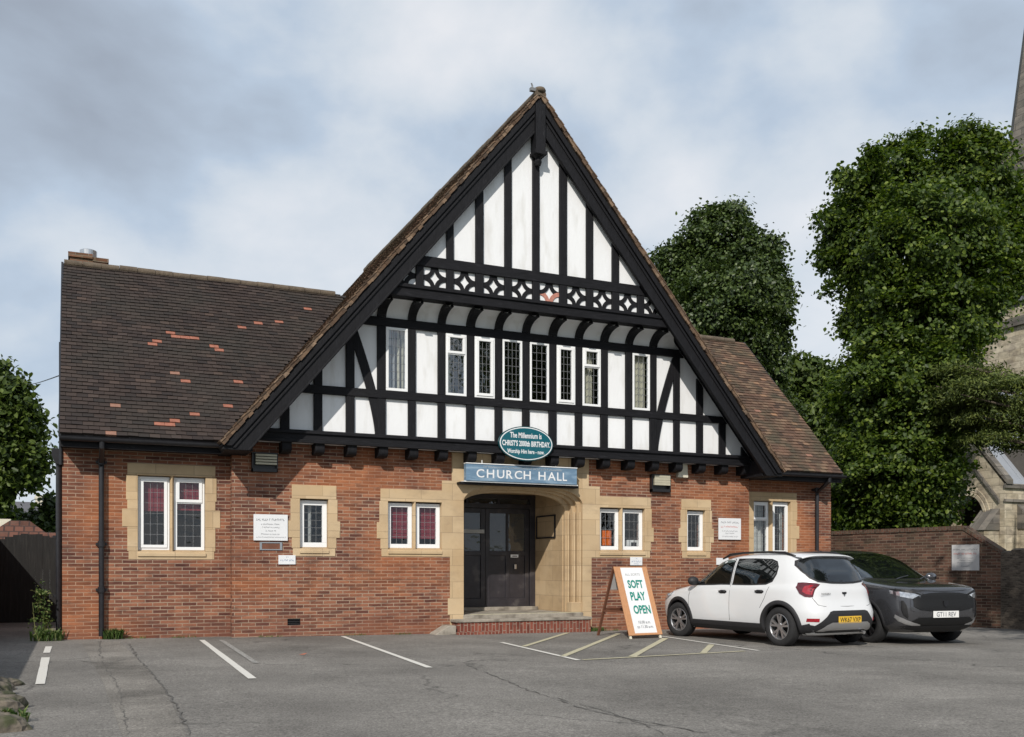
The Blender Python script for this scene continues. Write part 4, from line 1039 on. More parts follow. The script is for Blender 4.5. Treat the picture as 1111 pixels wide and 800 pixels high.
# ridge tiles of the main roof
def ridge(name, p0, p1, r_=0.12, step=0.33, mat='ridge'):
    mb = MB(); p0 = Vector(p0); p1 = Vector(p1); d = p1 - p0; n = max(1, int(d.length / step)); rnd = random.Random(4); d.normalize()
    side = d.cross(Vector((0, 0, 1))).normalized()
    for i in range(n):
        a = p0 + d * (i * step); b = a + d * (step - 0.008); j = rnd.uniform(-0.006, 0.006); rr = r_ * rnd.uniform(0.96, 1.04); rows = []
        for q in (a, b):
            rows.append([tuple(q + side * rr * cos(t) + Vector((0, 0, rr * 0.85 * sin(t) + j - 0.03))) for t in [-0.7 + (pi + 1.4) * m_ / 12 for m_ in range(13)]])
        mb.grid(rows)
        e = rows[0]; mb.quadf([*e, tuple(a + Vector((0, 0, -0.05)))])
    return hp(mb, name, mat, fixn=True)
ridge('ridge_tiles', (XC, YV - 0.03, ZA + 0.0), (XC, 28.3, ZA + 0.0))
mb = MB(); mb.lathe([(0.001, 0.0), (0.10, 0.0), (0.12, 0.05), (0.10, 0.09), (0.04, 0.115), (0.001, 0.12)], (XC + 0.01, YV + 0.04, ZA + 0.0), n=16)
hp(mb, 'ridge_end_cap', 'ridge', smooth=True)
mb = MB(); mb.tube([(XC - 0.17, YV, ZA), (XC - 0.16, YV, ZA + 0.09), (XC - 0.18, YV, ZA + 0.14)], 0.016, 6); mb.box(XC - 0.20, XC - 0.02, YV - 0.02, YV + 0.05, ZA + 0.0, ZA + 0.06); hp(mb, 'ridge_bracket', 'lead')
# wing roofs
wp = math.hypot(YR - YE, ZR - ZE); Vw = (0, YR - YE, ZR - ZE)
def wing_special():
    out = []
    px = [(181, 361.5, 1), (187, 363.5, 1), (190, 366, 1), (197, 367, 1), (211, 368, 1), (169, 370.5, 1), (164.5, 373.5, 1), (233, 376.5, 1), (240, 380.5, 1), (260.5, 355.5, 1), (279, 352, 1), (302, 351, 1), (261, 413.5, 1), (244, 441, 1), (206, 449.5, 1), (195, 408, 2), (197, 415.5, 1), (172, 461.5, 1), (181, 462, 1), (188, 459.5, 1), (128, 441, 2), (119, 470, 2), (330, 334, 1)]
    for x, y, m_ in px:
        # intersect the sight line with the slope plane
        t = (x - CX) / F; dx, dy, dz = t * cs + sn, cs - t * sn, (HY - y) / F
        g = (ZR - ZE) / (YR - YE)
        k_ = (ZE - g * YE - EYE) / (dz - g * dy)
        X, Y, Z = k_ * dx, k_ * dy, EYE + k_ * dz
        out.append((X - (XL - 0.03), math.hypot(Y - YE, Z - ZE), m_))
    return out
lz = lambda c: ZA - SL * abs(c.x - XC) < c.z + 0.02
tiles('wing_roof_slope', (XL - 0.03, YE, ZE), (1, 0, 0), Vw, 6.2, wp, lambda c: lz(c), ['tile', 'tile_new', 'tile_pale'], special=wing_special(), seed=21)
tiles('wing_roof_slope', (10.4, YE, ZE), (1, 0, 0), Vw, XR - 10.4 - 0.1, wp, lambda c: lz(c), ['tile2', 'tile_new', 'tile_pale'], special=[(3.9, 4.0, 2), (4.2, 2.2, 2), (3.6, 1.0, 2), (4.8, 0.6, 2)], seed=22)
for x0, x1 in ((XL - 0.03, 6.0), (9.9, XR - 0.1)):
    mb = MB()   # deck, cut along the valley
    inner = x0 > 0
    ve = (XC + 5.76) if inner else (XC - 5.76); vr = XC + (1 if inner else -1) * (ZA - ZR) / SL
    xo_ = (x1 - 0.02) if inner else (x0 + 0.02)
    top = [(xo_, YE + 0.01, ZE - 0.006), (ve, YE + 0.01, ZE - 0.006), (vr, YR, ZR - 0.006), (xo_, YR, ZR - 0.006)]
    low = [(p[0], p[1] + 0.02, p[2] - 0.075) for p in top]
    mb.quadf(top); mb.quadf(low[::-1])
    for i in range(4): j = (i + 1) % 4; mb.quadf([top[i], low[i], low[j], top[j]])
    hp(mb, 'wing_roof_deck', 'timber', fixn=True)
    xe = x0 if x0 < 0 else x1
    mb = MB(); e = 0.02
    mb.prism([(YE, ZE - 0.05), (YE, ZE + 0.02), (YR, ZR + 0.02), (2 * YR - YE, ZE + 0.02), (2 * YR - YE, ZE - 0.05), (YR, ZR - 0.07)], xe - e, xe + e, fn=lambda q, y: (y, q[0], q[1]))
    hp(mb, 'wing_verge', 'gutter', fixn=True)
for xa_, xb_ in ((XL, 5.2), (10.6, XR - 0.1)):
    mb = MB(); mb.quadf([(xa_, YR, ZR + 0.02), (xb_, YR, ZR + 0.02), (xb_, 2 * YR - YE, ZE + 0.02), (xa_, 2 * YR - YE, ZE + 0.02)]); hp(mb, 'rear_roof_slope', 'tile')
ridge('wing_ridge_tiles', (XL + 0.0, YR, ZR + 0.03), (5.4, YR, ZR + 0.03), 0.09)
ridge('wing_ridge_tiles', (10.6, YR, ZR + 0.03), (XR - 0.12, YR, ZR + 0.03), 0.09)
# eaves: fascia, soffit, gutter, downpipes
for x0, x1 in ((XL - 0.02, XC - 5.70), (XC + 5.70, XR - 0.08)):
    mb = MB(); mb.box(x0, x1, YE + 0.05, YE + 0.085, ZE - 0.20, ZE - 0.02); mb.box(x0, x1, YE + 0.085, YW - 0.002, ZE - 0.17, ZE - 0.14); hp(mb, 'fascia', 'timber_h')
    mb = MB(); rows = []
    for xx in (x0 - 0.02, x1 + 0.04): rows.append([(xx, YE - 0.015 + 0.062 * cos(a), ZE - 0.05 + 0.062 * sin(a)) for a in [pi + pi * i / 10 for i in range(11)]])
    mb.grid(rows); rows = [[(p[0], YE - 0.015 + (p[1] - YE + 0.015) * 0.85, p[2] + 0.008) for p in r_] for r_ in rows]; mb.grid(rows)
    for xx in (x0 - 0.02, x1 + 0.04): mb.quadf([(xx, YE - 0.015 + 0.062 * cos(a), ZE - 0.05 + 0.062 * sin(a)) for a in [pi + pi * i / 10 for i in range(11)]])
    hp(mb, 'gutter', 'gutter')
def downpipe(X, Yw, ztop, zbot, swan=True, r_=0.042, collars=()):
    mb = MB(); y = Yw - 0.09
    path = ([(X, YE - 0.01, ztop), (X, YE - 0.01, ztop - 0.08), (X, y, ztop - 0.30)] if swan else []) + [(X, y, ztop - 0.36), (X, y, zbot + 0.05)]
    mb.tube(path, r_, 12)
    for z in collars: mb.lathe([(r_, -0.05), (r_ + 0.016, -0.045), (r_ + 0.016, 0.045), (r_, 0.05)], (X, y, z), n=14); mb.box(X - 0.085, X + 0.085, y + 0.02, Yw, z - 0.02, z + 0.02)
    return hp(mb, 'downpipe', 'gutter', smooth=False)
X = XZ(110, 600, YW - 0.09)[0]; downpipe(X, YW, ZE - 0.1, gz(X), collars=[XZ(110, yy, YW)[1] for yy in (502, 590.5, 640)])
X = XZ(886.5, 560, YW - 0.09)[0]; downpipe(X, YW, ZE - 0.1, gz(X), collars=[XZ(886, yy, YW)[1] for yy in (532, 600)])
# side downpipe with hopper and vent pipe on the left end wall
mb = MB(); x = XL - 0.055; y = 18.0
mb.tube([(x, y, 0.0), (x, y, zW(1.75))], 0.05, 10); mb.prism([(x - 0.11, zW(2.0)), (x + 0.11, zW(2.0)), (x + 0.11, zW(1.88)), (x + 0.05, zW(1.74)), (x - 0.05, zW(1.74)), (x - 0.11, zW(1.88))], y - 0.1, y + 0.1)
for z in (0.7, 1.7): mb.box(x - 0.09, XL, y - 0.02, y + 0.02, z, z + 0.04)
hp(mb, 'hopper_downpipe', 'gutter', fixn=True)
mb = MB(); x = XL - 0.06; mb.tube([(x, 20.6, 2.5), (x, 20.6, zW(4.35))], 0.035, 8); hp(mb, 'vent_pipe', 'gutter')
mb = MB(); mb.tube([(XL - 0.02, 17.42, ZE - 0.1), (XL - 0.02, 17.42, ZE - 0.45)], 0.03, 8); hp(mb, 'corner_pipe', 'gutter')
# chimney stack and cowl
x0, x1 = XZ(74, 290, 20.9)[0], XZ(117.5, 290, 20.9)[0]; zt = XZ(95, 281.5, 20.9)[1]
mb = MB(); mb.box(x0 + 0.03, x1 - 0.03, 20.62, 21.4, ZR - 0.6, zt - 0.07); mb.box(x0, x1 * 0.6 + x0 * 0.4, 20.58, 21.43, zt - 0.07, zt + 0.02); mb.box(x1 * 0.6 + x0 * 0.4, x1, 20.6, 21.43, zt - 0.11, zt - 0.03)
ch = hp(mb, 'chimney_stack', 'chimbrick')
cx, cz = XZ(96, 277, 20.9)
mb = MB(); mb.lathe([(0.10, zt - 0.02 - cz), (0.10, -0.05), (0.155, -0.05), (0.16, 0.10), (0.13, 0.115), (0.001, 0.12)], (cx, 20.98, cz), n=24); mb.build('flue_cowl', 'steel', ch, smooth=False)

# ------------------------------------------------------------------ signs and fittings on the front
Uw, Vw_ = (1, 0, 0), (0, 0, 1)
def board_sign(name, x0, y0, x1, y1, Y, label, mat='signwhite', th=0.015, draw=None, gp=None):
    a, b, c, d = R(x0, y0, x1, y1, Y); mb = MB(); mb.box(a, b, Y - th, Y - 0.0005, c, d)
    o = mb.build(name, mat, bevel=0.002); tag(o, label, 'sign', gp)
    if draw:
        for mat_, fn in draw:
            l = MB(); fn(l, (a, Y - th - 0.002, c), b - a, d - c); l.build('lettering', mat_, o)
    return o
def scr(rows, seed): 
    def f(l, o, w, h):
        for i, (fx0, fx1, fy, fh) in enumerate(rows): add_scribble(l, o, Uw, Vw_, fx0 * w, fx1 * w, fy * h, fh * h, seed + i)
    return f
board_sign('notice_sign', 275, 558, 312, 586.5, YM - 0.02, 'largest white wall notice with grey lines of writing above a small metal plate', draw=[('ink', scr([(0.08, 0.92, 0.76, 0.08), (0.22, 0.78, 0.60, 0.05), (0.25, 0.76, 0.48, 0.05), (0.35, 0.68, 0.35, 0.05), (0.22, 0.78, 0.22, 0.05), (0.08, 0.95, 0.11, 0.035)], 1))])
board_sign('small_sign', 302, 602.5, 320.5, 612.5, YM - 0.01, 'small white sign below the single window left of the porch', draw=[('inkblue', scr([(0.12, 0.9, 0.36, 0.17), (0.45, 0.58, 0.74, 0.10)], 8))])
board_sign('small_sign', 683.5, 604.5, 696.5, 613.5, YM - 0.012, 'small white sign just above the folding pavement board', draw=[('inkblue', scr([(0.12, 0.9, 0.36, 0.18), (0.3, 0.7, 0.12, 0.1), (0.45, 0.58, 0.78, 0.1)], 9))])
board_sign('small_sign', 777, 605.5, 790, 613, YM - 0.01, 'small white sign mostly hidden by the white car roof')
board_sign('notice_sign', 779.3, 562.2, 803.5, 585.5, YM - 0.02, 'white wall notice with a red line of writing right of the narrow window', draw=[('ink', scr([(0.1, 0.9, 0.76, 0.08), (0.15, 0.85, 0.37, 0.05), (0.3, 0.7, 0.27, 0.05), (0.15, 0.85, 0.12, 0.05)], 11)), ('inkred', scr([(0.1, 0.9, 0.56, 0.08)], 15))])
a, b, c, d = R(281.5, 588.2, 306, 597, YM); mb = MB(); mb.box(a, b, YM - 0.02, YM, c, c + 0.018); mb.box(a, b, YM - 0.02, YM, d - 0.02, d); mb.box(a, a + 0.04, YM - 0.02, YM, c + 0.018, d - 0.02); mb.box(b - 0.04, b, YM - 0.02, YM, c + 0.018, d - 0.02)
mb.cur = 1; mb.box(a + 0.04, b - 0.04, YM - 0.012, YM, c + 0.018, d - 0.02)
tag(mb.build('metal_plate', ['steel', 'wooddark']), 'small metal framed plate fixed below the largest wall notice', 'plate')
# oval plaque
YO = 16.79; (ox, oz) = XZ(571, 481.5, YO); oa = (XZ(600.5, 481, YO)[0] - XZ(541.5, 481, YO)[0]) / 2; ob = (XZ(571, 463, YO)[1] - XZ(571, 500.5, YO)[1]) / 2
def ell(a, b, n=56): return [(ox + a * cos(2 * pi * i / n), oz + b * sin(2 * pi * i / n)) for i in range(n)]
mb = MB(); mb.prism(ell(oa, ob), YO, YO + 0.05); op = mb.build('oval_plaque', 'tealdark', fixn=True); tag(op, 'teal oval plaque with white lettering above the porch sign', 'sign')
mb = MB(); mb.prism(ell(oa * 0.965, ob * 0.945), YO - 0.004, YO + 0.001); mb.build('rim_line', 'signwhite', op, fixn=True)
mb = MB(); mb.prism(ell(oa * 0.93, ob * 0.89), YO - 0.007, YO + 0.001); mb.build('enamel_face', 'teal', op, fixn=True)
l = MB(); o0 = (ox, YO - 0.009, oz)
add_text(l, 'The Millennium is', o0, Uw, Vw_, -oa * 0.60, oa * 0.56, ob * 0.30, ob * 0.62, 0.02)
add_text(l, "CHRIST'S 2000th BIRTHDAY.", o0, Uw, Vw_, -oa * 0.88, oa * 0.88, -ob * 0.17, ob * 0.16, 0.025)
add_text(l, 'Worship Him here - now.', o0, Uw, Vw_, -oa * 0.70, oa * 0.66, -ob * 0.66, -ob * 0.34, 0.02)
l.build('lettering', 'signwhite', op)
# CHURCH HALL board
YS = 16.93; x0, z1 = XZ(505.8, 502.8, YS); x1, _ = XZ(626, 508.6, YS); z0 = XZ(505.8, 521.4, YS)[1]
mb = MB(); mb.box(x0, x1, YS, YS + 0.12, z0, z1); sb = mb.build('name_board', 'signblue', bevel=0.006); tag(sb, 'weathered blue board lettered CHURCH HALL over the porch', 'sign')
mb = MB(); mb.box(x0 - 0.03, x1 + 0.03, YS + 0.02, YM, z0 - 0.02, z0 - 0.002); mb.box(x0 - 0.005, x1 + 0.005, YS - 0.012, YS + 0.12, z1, z1 + 0.015); mb.build('board_shelf', 'upvc', sb)
mb = MB(); mb.box(x0 - 0.10, x1 + 0.07, YS + 0.06, YM - 0.015, z0 - 0.06, z0 - 0.0205); mb.build('board_batten', 'timber_h', sb)
w = x1 - x0; h = z1 - z0; o0 = (x0, YS - 0.004, z0); l = MB()
for ch_, a, b, c in zip('CHURCHHALL', (0.088, 0.178, 0.268, 0.350, 0.424, 0.505, 0.640, 0.725, 0.812, 0.865), (0.156, 0.243, 0.332, 0.407, 0.492, 0.570, 0.705, 0.800, 0.855, 0.905), (0,) * 10):
    add_text(l, ch_, o0, Uw, Vw_, a * w, b * w, h * 0.20, h * 0.70, 0.012)
l.build('lettering', 'signwhite', sb)
l = MB(); add_scribble(l, o0, Uw, Vw_, 0.15 * w, 0.86 * w, h * 0.79, h * 0.10, 33); l.build('faded_lettering', 'signblue' if False else 'netting', sb)
# pins over the board
mb = MB()
for f in (0.145, 0.81): mb.tube([(x0 + w * f, YS + 0.05, z1 + 0.01), (x0 + w * f, YS + 0.05, z1 + 0.08)], 0.008, 6)
mb.build('board_pins', 'upvc', sb)
# wall floodlights
def flood(xa, ya, xb, yb, label, face):
    a, b, c, d = R(xa, ya, xb, yb, YM - 0.10); mb = MB()
    mb.box(a, b, YM - 0.10, YM, c, c + 0.06); mb.box(a, b, YM - 0.12, YM, d - 0.02, d); mb.box(a, a + 0.02, YM - 0.10, YM, c, d); mb.box(b - 0.02, b, YM - 0.10, YM, c, d); mb.box(a, b, YM - 0.02, YM, c, d)
    o = mb.build('wall_heater_light', 'black', bevel=0.003); tag(o, label, 'wall light', 'boxed lights high on the hall front')
    l = MB(); n = 4
    for i in range(n):
        z = c + (d - c) * 0.38 + i * (d - c) * 0.145; l.box(a + 0.06, b - 0.02, YM - 0.115, YM - 0.06, z, z + (d - c) * face)
    l.build('louvre', 'louvre', o)
flood(273.5, 490.5, 301.5, 511.5, 'black boxed wall light with pale slats by the left eaves', 0.10)
flood(707.5, 514.5, 727.8, 533.5, 'pale slatted wall light above the black box between the right windows', 0.135)
a, b, c, d = R(735.5, 503.5, 746.5, 518, YM - 0.08); mb = MB(); mb.prism([(a, c), (b, c), (b - 0.02, d), (a + 0.04, d)], YM - 0.09, YM - 0.001)
tag(mb.build('alarm_box', 'cream', fixn=True, bevel=0.006), 'cream alarm box under the joist ends on the right', 'alarm box')
# things standing on the inner sills of the window right of the porch
a, b, c, d = R(653, 575.5, 663.5, 592, YM + 0.3); mb = MB(); mb.box(a, b, YM + 0.30, YM + 0.36, c, d)
o = mb.build('orange_card', 'orange', bevel=0.004); tag(o, 'orange card standing inside the window right of the porch', 'card')
a, b, c, d = R(680, 586, 694, 596, YM + 0.3); mb = MB(); mb.box(a, b, YM + 0.28, YM + 0.42, c, d); mb.cur = 1; mb.box(a + 0.09, b - 0.09, YM + 0.276, YM + 0.281, c + 0.06, d - 0.05)
o = mb.build('white_box', ['signwhite', 'black'], bevel=0.004); tag(o, 'white box behind glass in the window right of the porch', 'box')
# overhead cable
A = CAMP(27, 45, 404.5); B = (XL - 0.1, 20.6, XZ(64, 408, 20.6)[1]); mb = MB(); pts = []
A = (B[0] - (B[0] - A[0]) * 2.2, B[1] + (A[1] - B[1]) * 2.2, B[2] + (A[2] - B[2]) * 2.2)
for i in range(21):
    f = i / 20; pts.append((A[0] + (B[0] - A[0]) * f, A[1] + (B[1] - A[1]) * f, A[2] + (B[2] - A[2]) * f - 0.5 * sin(pi * f)))
mb.tube(pts, 0.012, 5); tag(mb.build('overhead_cable', 'black'), 'thin overhead cable reaching the left end of the hall', 'cable')

# ------------------------------------------------------------------ pavement board
def aboard():
    fl, fr, bk = [Vector((*GP(*p), 0)) for p in ((682.5, 693.5), (719.5, 692.3), (653, 687.3))]
    u = fr - fl; wdt = u.length; u.normalize(); back = Vector((-u.y, u.x, 0)); c = (fl + fr) / 2
    ang = math.atan2(u.y, u.x); spread_ = max(0.6, min(1.0, (bk - fl).dot(back)))
    root = empty('pavement_board', (c.x, c.y, gz(c.x)), math.atan2(u.y, u.x), label='wooden folding pavement board reading SOFT PLAY OPEN beside the white car', cat='pavement sign')
    H = 1.29; lean = spread_ * 0.5; lb = spread_ * 0.5; w = wdt / 2
    d = Vector((0, lean, H)).normalized(); L_ = math.hypot(lean, H)
    n = Vector((0, -d.z, d.y))
    def slab(mb, x0, x1, v0, v1, t0, t1):
        mb.obox(Vector(((x0 + x1) / 2, 0, 0)) + d * ((v0 + v1) / 2) + n * ((t0 + t1) / 2), (1, 0, 0), n, d, (x1 - x0) / 2, abs(t1 - t0) / 2, (v1 - v0) / 2)
    mb = MB(); slab(mb, -w + 0.01, -w + 0.15, 0.06, L_, 0, 0.02); slab(mb, w - 0.12, w - 0.01, 0.06, L_, 0, 0.02); slab(mb, -w + 0.15, w - 0.12, 0.06, 0.10, 0, 0.02); slab(mb, -w + 0.15, w - 0.12, L_ - 0.02, L_, 0, 0.02)
    mb.build('frame', 'wood', root, bevel=0.003)
    mb = MB(); slab(mb, -w + 0.15, w - 0.12, 0.10, L_ - 0.02, 0.003, 0.017); p = mb.build('poster_panel', 'signwhite', root)
    for sx_ in (-w + 0.05, w - 0.05):
        mb = MB(); slab(mb, sx_ - 0.02, sx_ + 0.02, -0.0, 0.08, -0.03, 0.0); mb.build('leg', 'cream', root)
    # back half
    d2 = Vector((0, -lb, H)).normalized(); L2 = math.hypot(lb, H); base = Vector((0, lean + lb, 0.0)); n2 = Vector((0, d2.z, -d2.y))
    for sx_ in (-w + 0.04, w - 0.04):
        mb = MB(); mb.obox(base + Vector((sx_, 0, 0)) + d2 * (L2 / 2) + n2 * 0.02, (1, 0, 0), n2, d2, 0.022, 0.016, L2 / 2); mb.build('back_leg', 'wooddark', root)
    mb = MB(); mb.obox(base + d2 * (L2 * 0.38) + n2 * 0.02, (1, 0, 0), n2, d2, w - 0.06, 0.012, 0.03); mb.build('back_rail', 'wooddark', root)
    mb = MB(); mb.obox(base + d2 * (L2 * 0.83) + n2 * 0.02, (1, 0, 0), n2, d2, w - 0.06, 0.006, L2 * 0.16); mb.build('back_panel', 'signgrey', root)
    mb = MB(); z = H * 0.37; mb.box(-w + 0.02, -w + 0.035, lean * 0.37, lean + lb * (1 - 0.37), z - 0.02, z + 0.02); mb.build('stay', 'wooddark', root)
    o0 = n * 0.022; xa, xb = -w + 0.15, w - 0.12; W_ = xb - xa; U = (1, 0, 0)
    for txt, f0, f1, v0, v1, bold, m_ in (('SOFT', 0.17, 0.86, 0.68, 0.80, 0.03, 'green'), ('PLAY', 0.17, 0.84, 0.50, 0.625, 0.03, 'green'), ('OPEN', 0.17, 0.93, 0.305, 0.43, 0.03, 'green'), ('10.00 a.m.', 0.26, 0.80, 0.165, 0.205, 0.0, 'ink'), ('to 11.30 a.m.', 0.16, 0.88, 0.10, 0.14, 0.0, 'ink'), ('ALL SORTS', 0.14, 0.82, 0.865, 0.90, 0.0, 'inkfaint')):
        l = MB(); add_text(l, txt, o0, U, d, xa + f0 * W_, xa + f1 * W_, 0.06 + v0 * (L_ - 0.06), 0.06 + v1 * (L_ - 0.06), bold); l.build('lettering', m_, p)
aboard()
# ------------------------------------------------------------------ CARS
class Shell:
    """car body made of stacked plan outlines; knows its own surface"""
    def __init__(s, sl, nf, nr):
        s.z = [a[0] for a in sl]; s.t = [a[1:] for a in sl]; s.nf = nf; s.nr = nr
    def at(s, z):
        Z = s.z
        if z <= Z[0]: return s.t[0]
        if z >= Z[-1]: return s.t[-1]
        for i in range(len(Z) - 1):
            if z <= Z[i + 1]: break
        p0 = s.t[max(i - 1, 0)]; p1 = s.t[i]; p2 = s.t[i + 1]; p3 = s.t[min(i + 2, len(Z) - 1)]
        z0, z1, z2, z3 = Z[max(i - 1, 0)], Z[i], Z[i + 1], Z[min(i + 2, len(Z) - 1)]
        f = (z - z1) / (z2 - z1); out = []
        for k in range(3):
            m1 = (p2[k] - p0[k]) / max(z2 - z0, 1e-6) * (z2 - z1); m2 = (p3[k] - p1[k]) / max(z3 - z1, 1e-6) * (z2 - z1)
            d = p2[k] - p1[k]
            if d == 0: m1 = m2 = 0
            else:
                m1 = d * max(0, min(3, m1 / d)); m2 = d * max(0, min(3, m2 / d))
            out.append((2 * f**3 - 3 * f * f + 1) * p1[k] + (f**3 - 2 * f * f + f) * m1 + (-2 * f**3 + 3 * f * f) * p2[k] + (f**3 - f * f) * m2)
        return tuple(out)
    def n(s, z, front): a = s.nf if front else s.nr; return a(z)
    def mid(s, z): xr, xf, w = s.at(z); return 0.0 if xf > 0.35 else (xf + xr) / 2 * min(1, (0.35 - xf) / 0.4)
    def side(s, x, z, off=0.0):
        xr, xf, w = s.at(z); m = s.mid(z)
        a = (xf - m) if x > m else (m - xr); n = s.n(z, x > m); q = min(0.985, abs(x - m) / max(a, 1e-6))
        return w * max(0.0, 1 - q ** n) ** (1 / n) + off
    def end(s, y, z, front, off=0.0):
        xr, xf, w = s.at(z); m = s.mid(z); n = s.n(z, front); q = min(0.99, abs(y) / w)
        e = max(0.0, 1 - q ** n) ** (1 / n)
        return m + (xf - m) * e + off if front else m - (m - xr) * e - off
    def ring(s, z, N_=96):
        xr, xf, w = s.at(z); m = s.mid(z); pts = []
        for i in range(N_):
            a = 2 * pi * i / N_; c, d = cos(a), sin(a); n = s.n(z, c > 0)
            x = m + ((xf - m) if c > 0 else (m - xr)) * math.copysign(abs(c) ** (2 / n), c); y = w * math.copysign(abs(d) ** (2 / n), d)
            pts.append((x, y, z))
        return pts
    def body(s, zs, wheels, name, mat, parent, crown=0.015):
        mb = MB(); N_ = 224; b = 0
        for z in zs: mb.v += s.ring(z, N_)
        for i in range(len(zs) - 1):
            for k in range(N_): mb.f.append((i * N_ + k, i * N_ + (k + 1) % N_, (i + 1) * N_ + (k + 1) % N_, (i + 1) * N_ + k)); mb.mi.append(0)
        mb.f.append(tuple(reversed(range(N_))))
        t = (len(zs) - 1) * N_; m = s.mid(zs[-1]); mb.v.append(((s.at(zs[-1])[0] + s.at(zs[-1])[1]) / 2, 0, zs[-1] + crown)); ci = len(mb.v) - 1
        for k in range(N_): mb.f.append((t + k, t + (k + 1) % N_, ci))
        mb.mi += [0] * (1 + N_)
        o = mb.build(name, [mat, 'underbody'], None, smooth=True)
        cut = MB()
        for (wx, wz, r_) in wheels:
            for sy in (-1, 1):
                c = [(wx + r_ * cos(2 * pi * i / 40), wz + r_ * sin(2 * pi * i / 40)) for i in range(40)]
                a, b_ = (0.50, 1.2) if sy > 0 else (-1.2, -0.50)
                cut.prism(c, a, b_)
        co_ = cut.build('cutter', 'underbody', None, fixn=True)
        md = o.modifiers.new('b', 'BOOLEAN'); md.operation = 'DIFFERENCE'; md.object = co_; md.solver = 'EXACT'; md.material_mode = 'TRANSFER'
        bpy.context.view_layer.update()
        ev = o.evaluated_get(bpy.context.evaluated_depsgraph_get()); me = bpy.data.meshes.new_from_object(ev)
        bpy.data.objects.remove(o); bpy.data.objects.remove(co_)
        o = bpy.data.objects.new(name, me); COL.objects.link(o); o.parent = parent
        me.polygons.foreach_set('use_smooth', [True] * len(me.polygons))
        return o
    def patch_side(s, mb, sy, cols, off=0.006, rows=6, thick=0.0):
        """cols: (x, z_low, z_high) from rear to front on side sy"""
        g = []
        # refine columns
        C = []
        for (a, b) in zip(cols[:-1], cols[1:]):
            n = max(1, int(abs(b[0] - a[0]) / 0.05))
            for i in range(n): f = i / n; C.append(tuple(a[k] + (b[k] - a[k]) * f for k in range(3)))
        C.append(cols[-1])
        for (x, z0, z1) in C:
            g.append([(x, sy * (s.side(x, z0 + (z1 - z0) * j / rows) + off), z0 + (z1 - z0) * j / rows) for j in range(rows + 1)])
        mb.grid(g, flip=(sy > 0))
        if off > 0.008:      # skirt edge so that it reads as a solid piece
            edge = [r[0] for r in g] + g[-1][1:] + [r[-1] for r in reversed(g[:-1])] + list(reversed(g[0][1:-1]))
            inn = [(p[0], p[1] - sy * (off + 0.01), p[2]) for p in edge]
            n = len(edge)
            for i in range(n): j = (i + 1) % n; mb.quadf([edge[i], edge[j], inn[j], inn[i]])
    def patch_end(s, mb, front, cols, off=0.006, rows=6):
        """cols: (y, z_low, z_high)"""
        g = []; C = []
        for (a, b) in zip(cols[:-1], cols[1:]):
            n = max(1, int(abs(b[0] - a[0]) / 0.04))
            for i in range(n): f = i / n; C.append(tuple(a[k] + (b[k] - a[k]) * f for k in range(3)))
        C.append(cols[-1]); sg = 1 if front else -1
        for (y, z0, z1) in C:
            g.append([(s.end(y, z0 + (z1 - z0) * j / rows, front) + sg * off, y, z0 + (z1 - z0) * j / rows + off * 0.6) for j in range(rows + 1)])
        mb.grid(g, flip=not front)
        if off > 0.008:
            edge = [r[0] for r in g] + g[-1][1:] + [r[-1] for r in reversed(g[:-1])] + list(reversed(g[0][1:-1]))
            inn = [(p[0] - sg * (off + 0.012), p[1], p[2] - off * 0.6) for p in edge]; n = len(edge)
            for i in range(n): j = (i + 1) % n; mb.quadf([edge[i], edge[j], inn[j], inn[i]])
    def arch(s, mb, sy, wx, wz, r0, r1, off=0.014, a0=0.0, a1=pi, zmin=0.0):
        g = []; n = 34
        for i in range(n + 1):
            a = a0 + (a1 - a0) * i / n; row = []
            for j in range(4):
                r_ = r0 + (r1 - r0) * j / 3; x = wx + r_ * cos(a); z = max(zmin, wz + r_ * sin(a))
                o_ = off if 0 < j < 3 else (off * 0.9 if j == 0 else 0.002)
                row.append((x, sy * (s.side(x, z) + o_), z))
            x = wx + r0 * cos(a); z = max(zmin, wz + r0 * sin(a)); row.insert(0, (x, sy * (s.side(x, z) - 0.06), z))
            g.append(row)
        mb.grid(g, flip=(sy < 0))

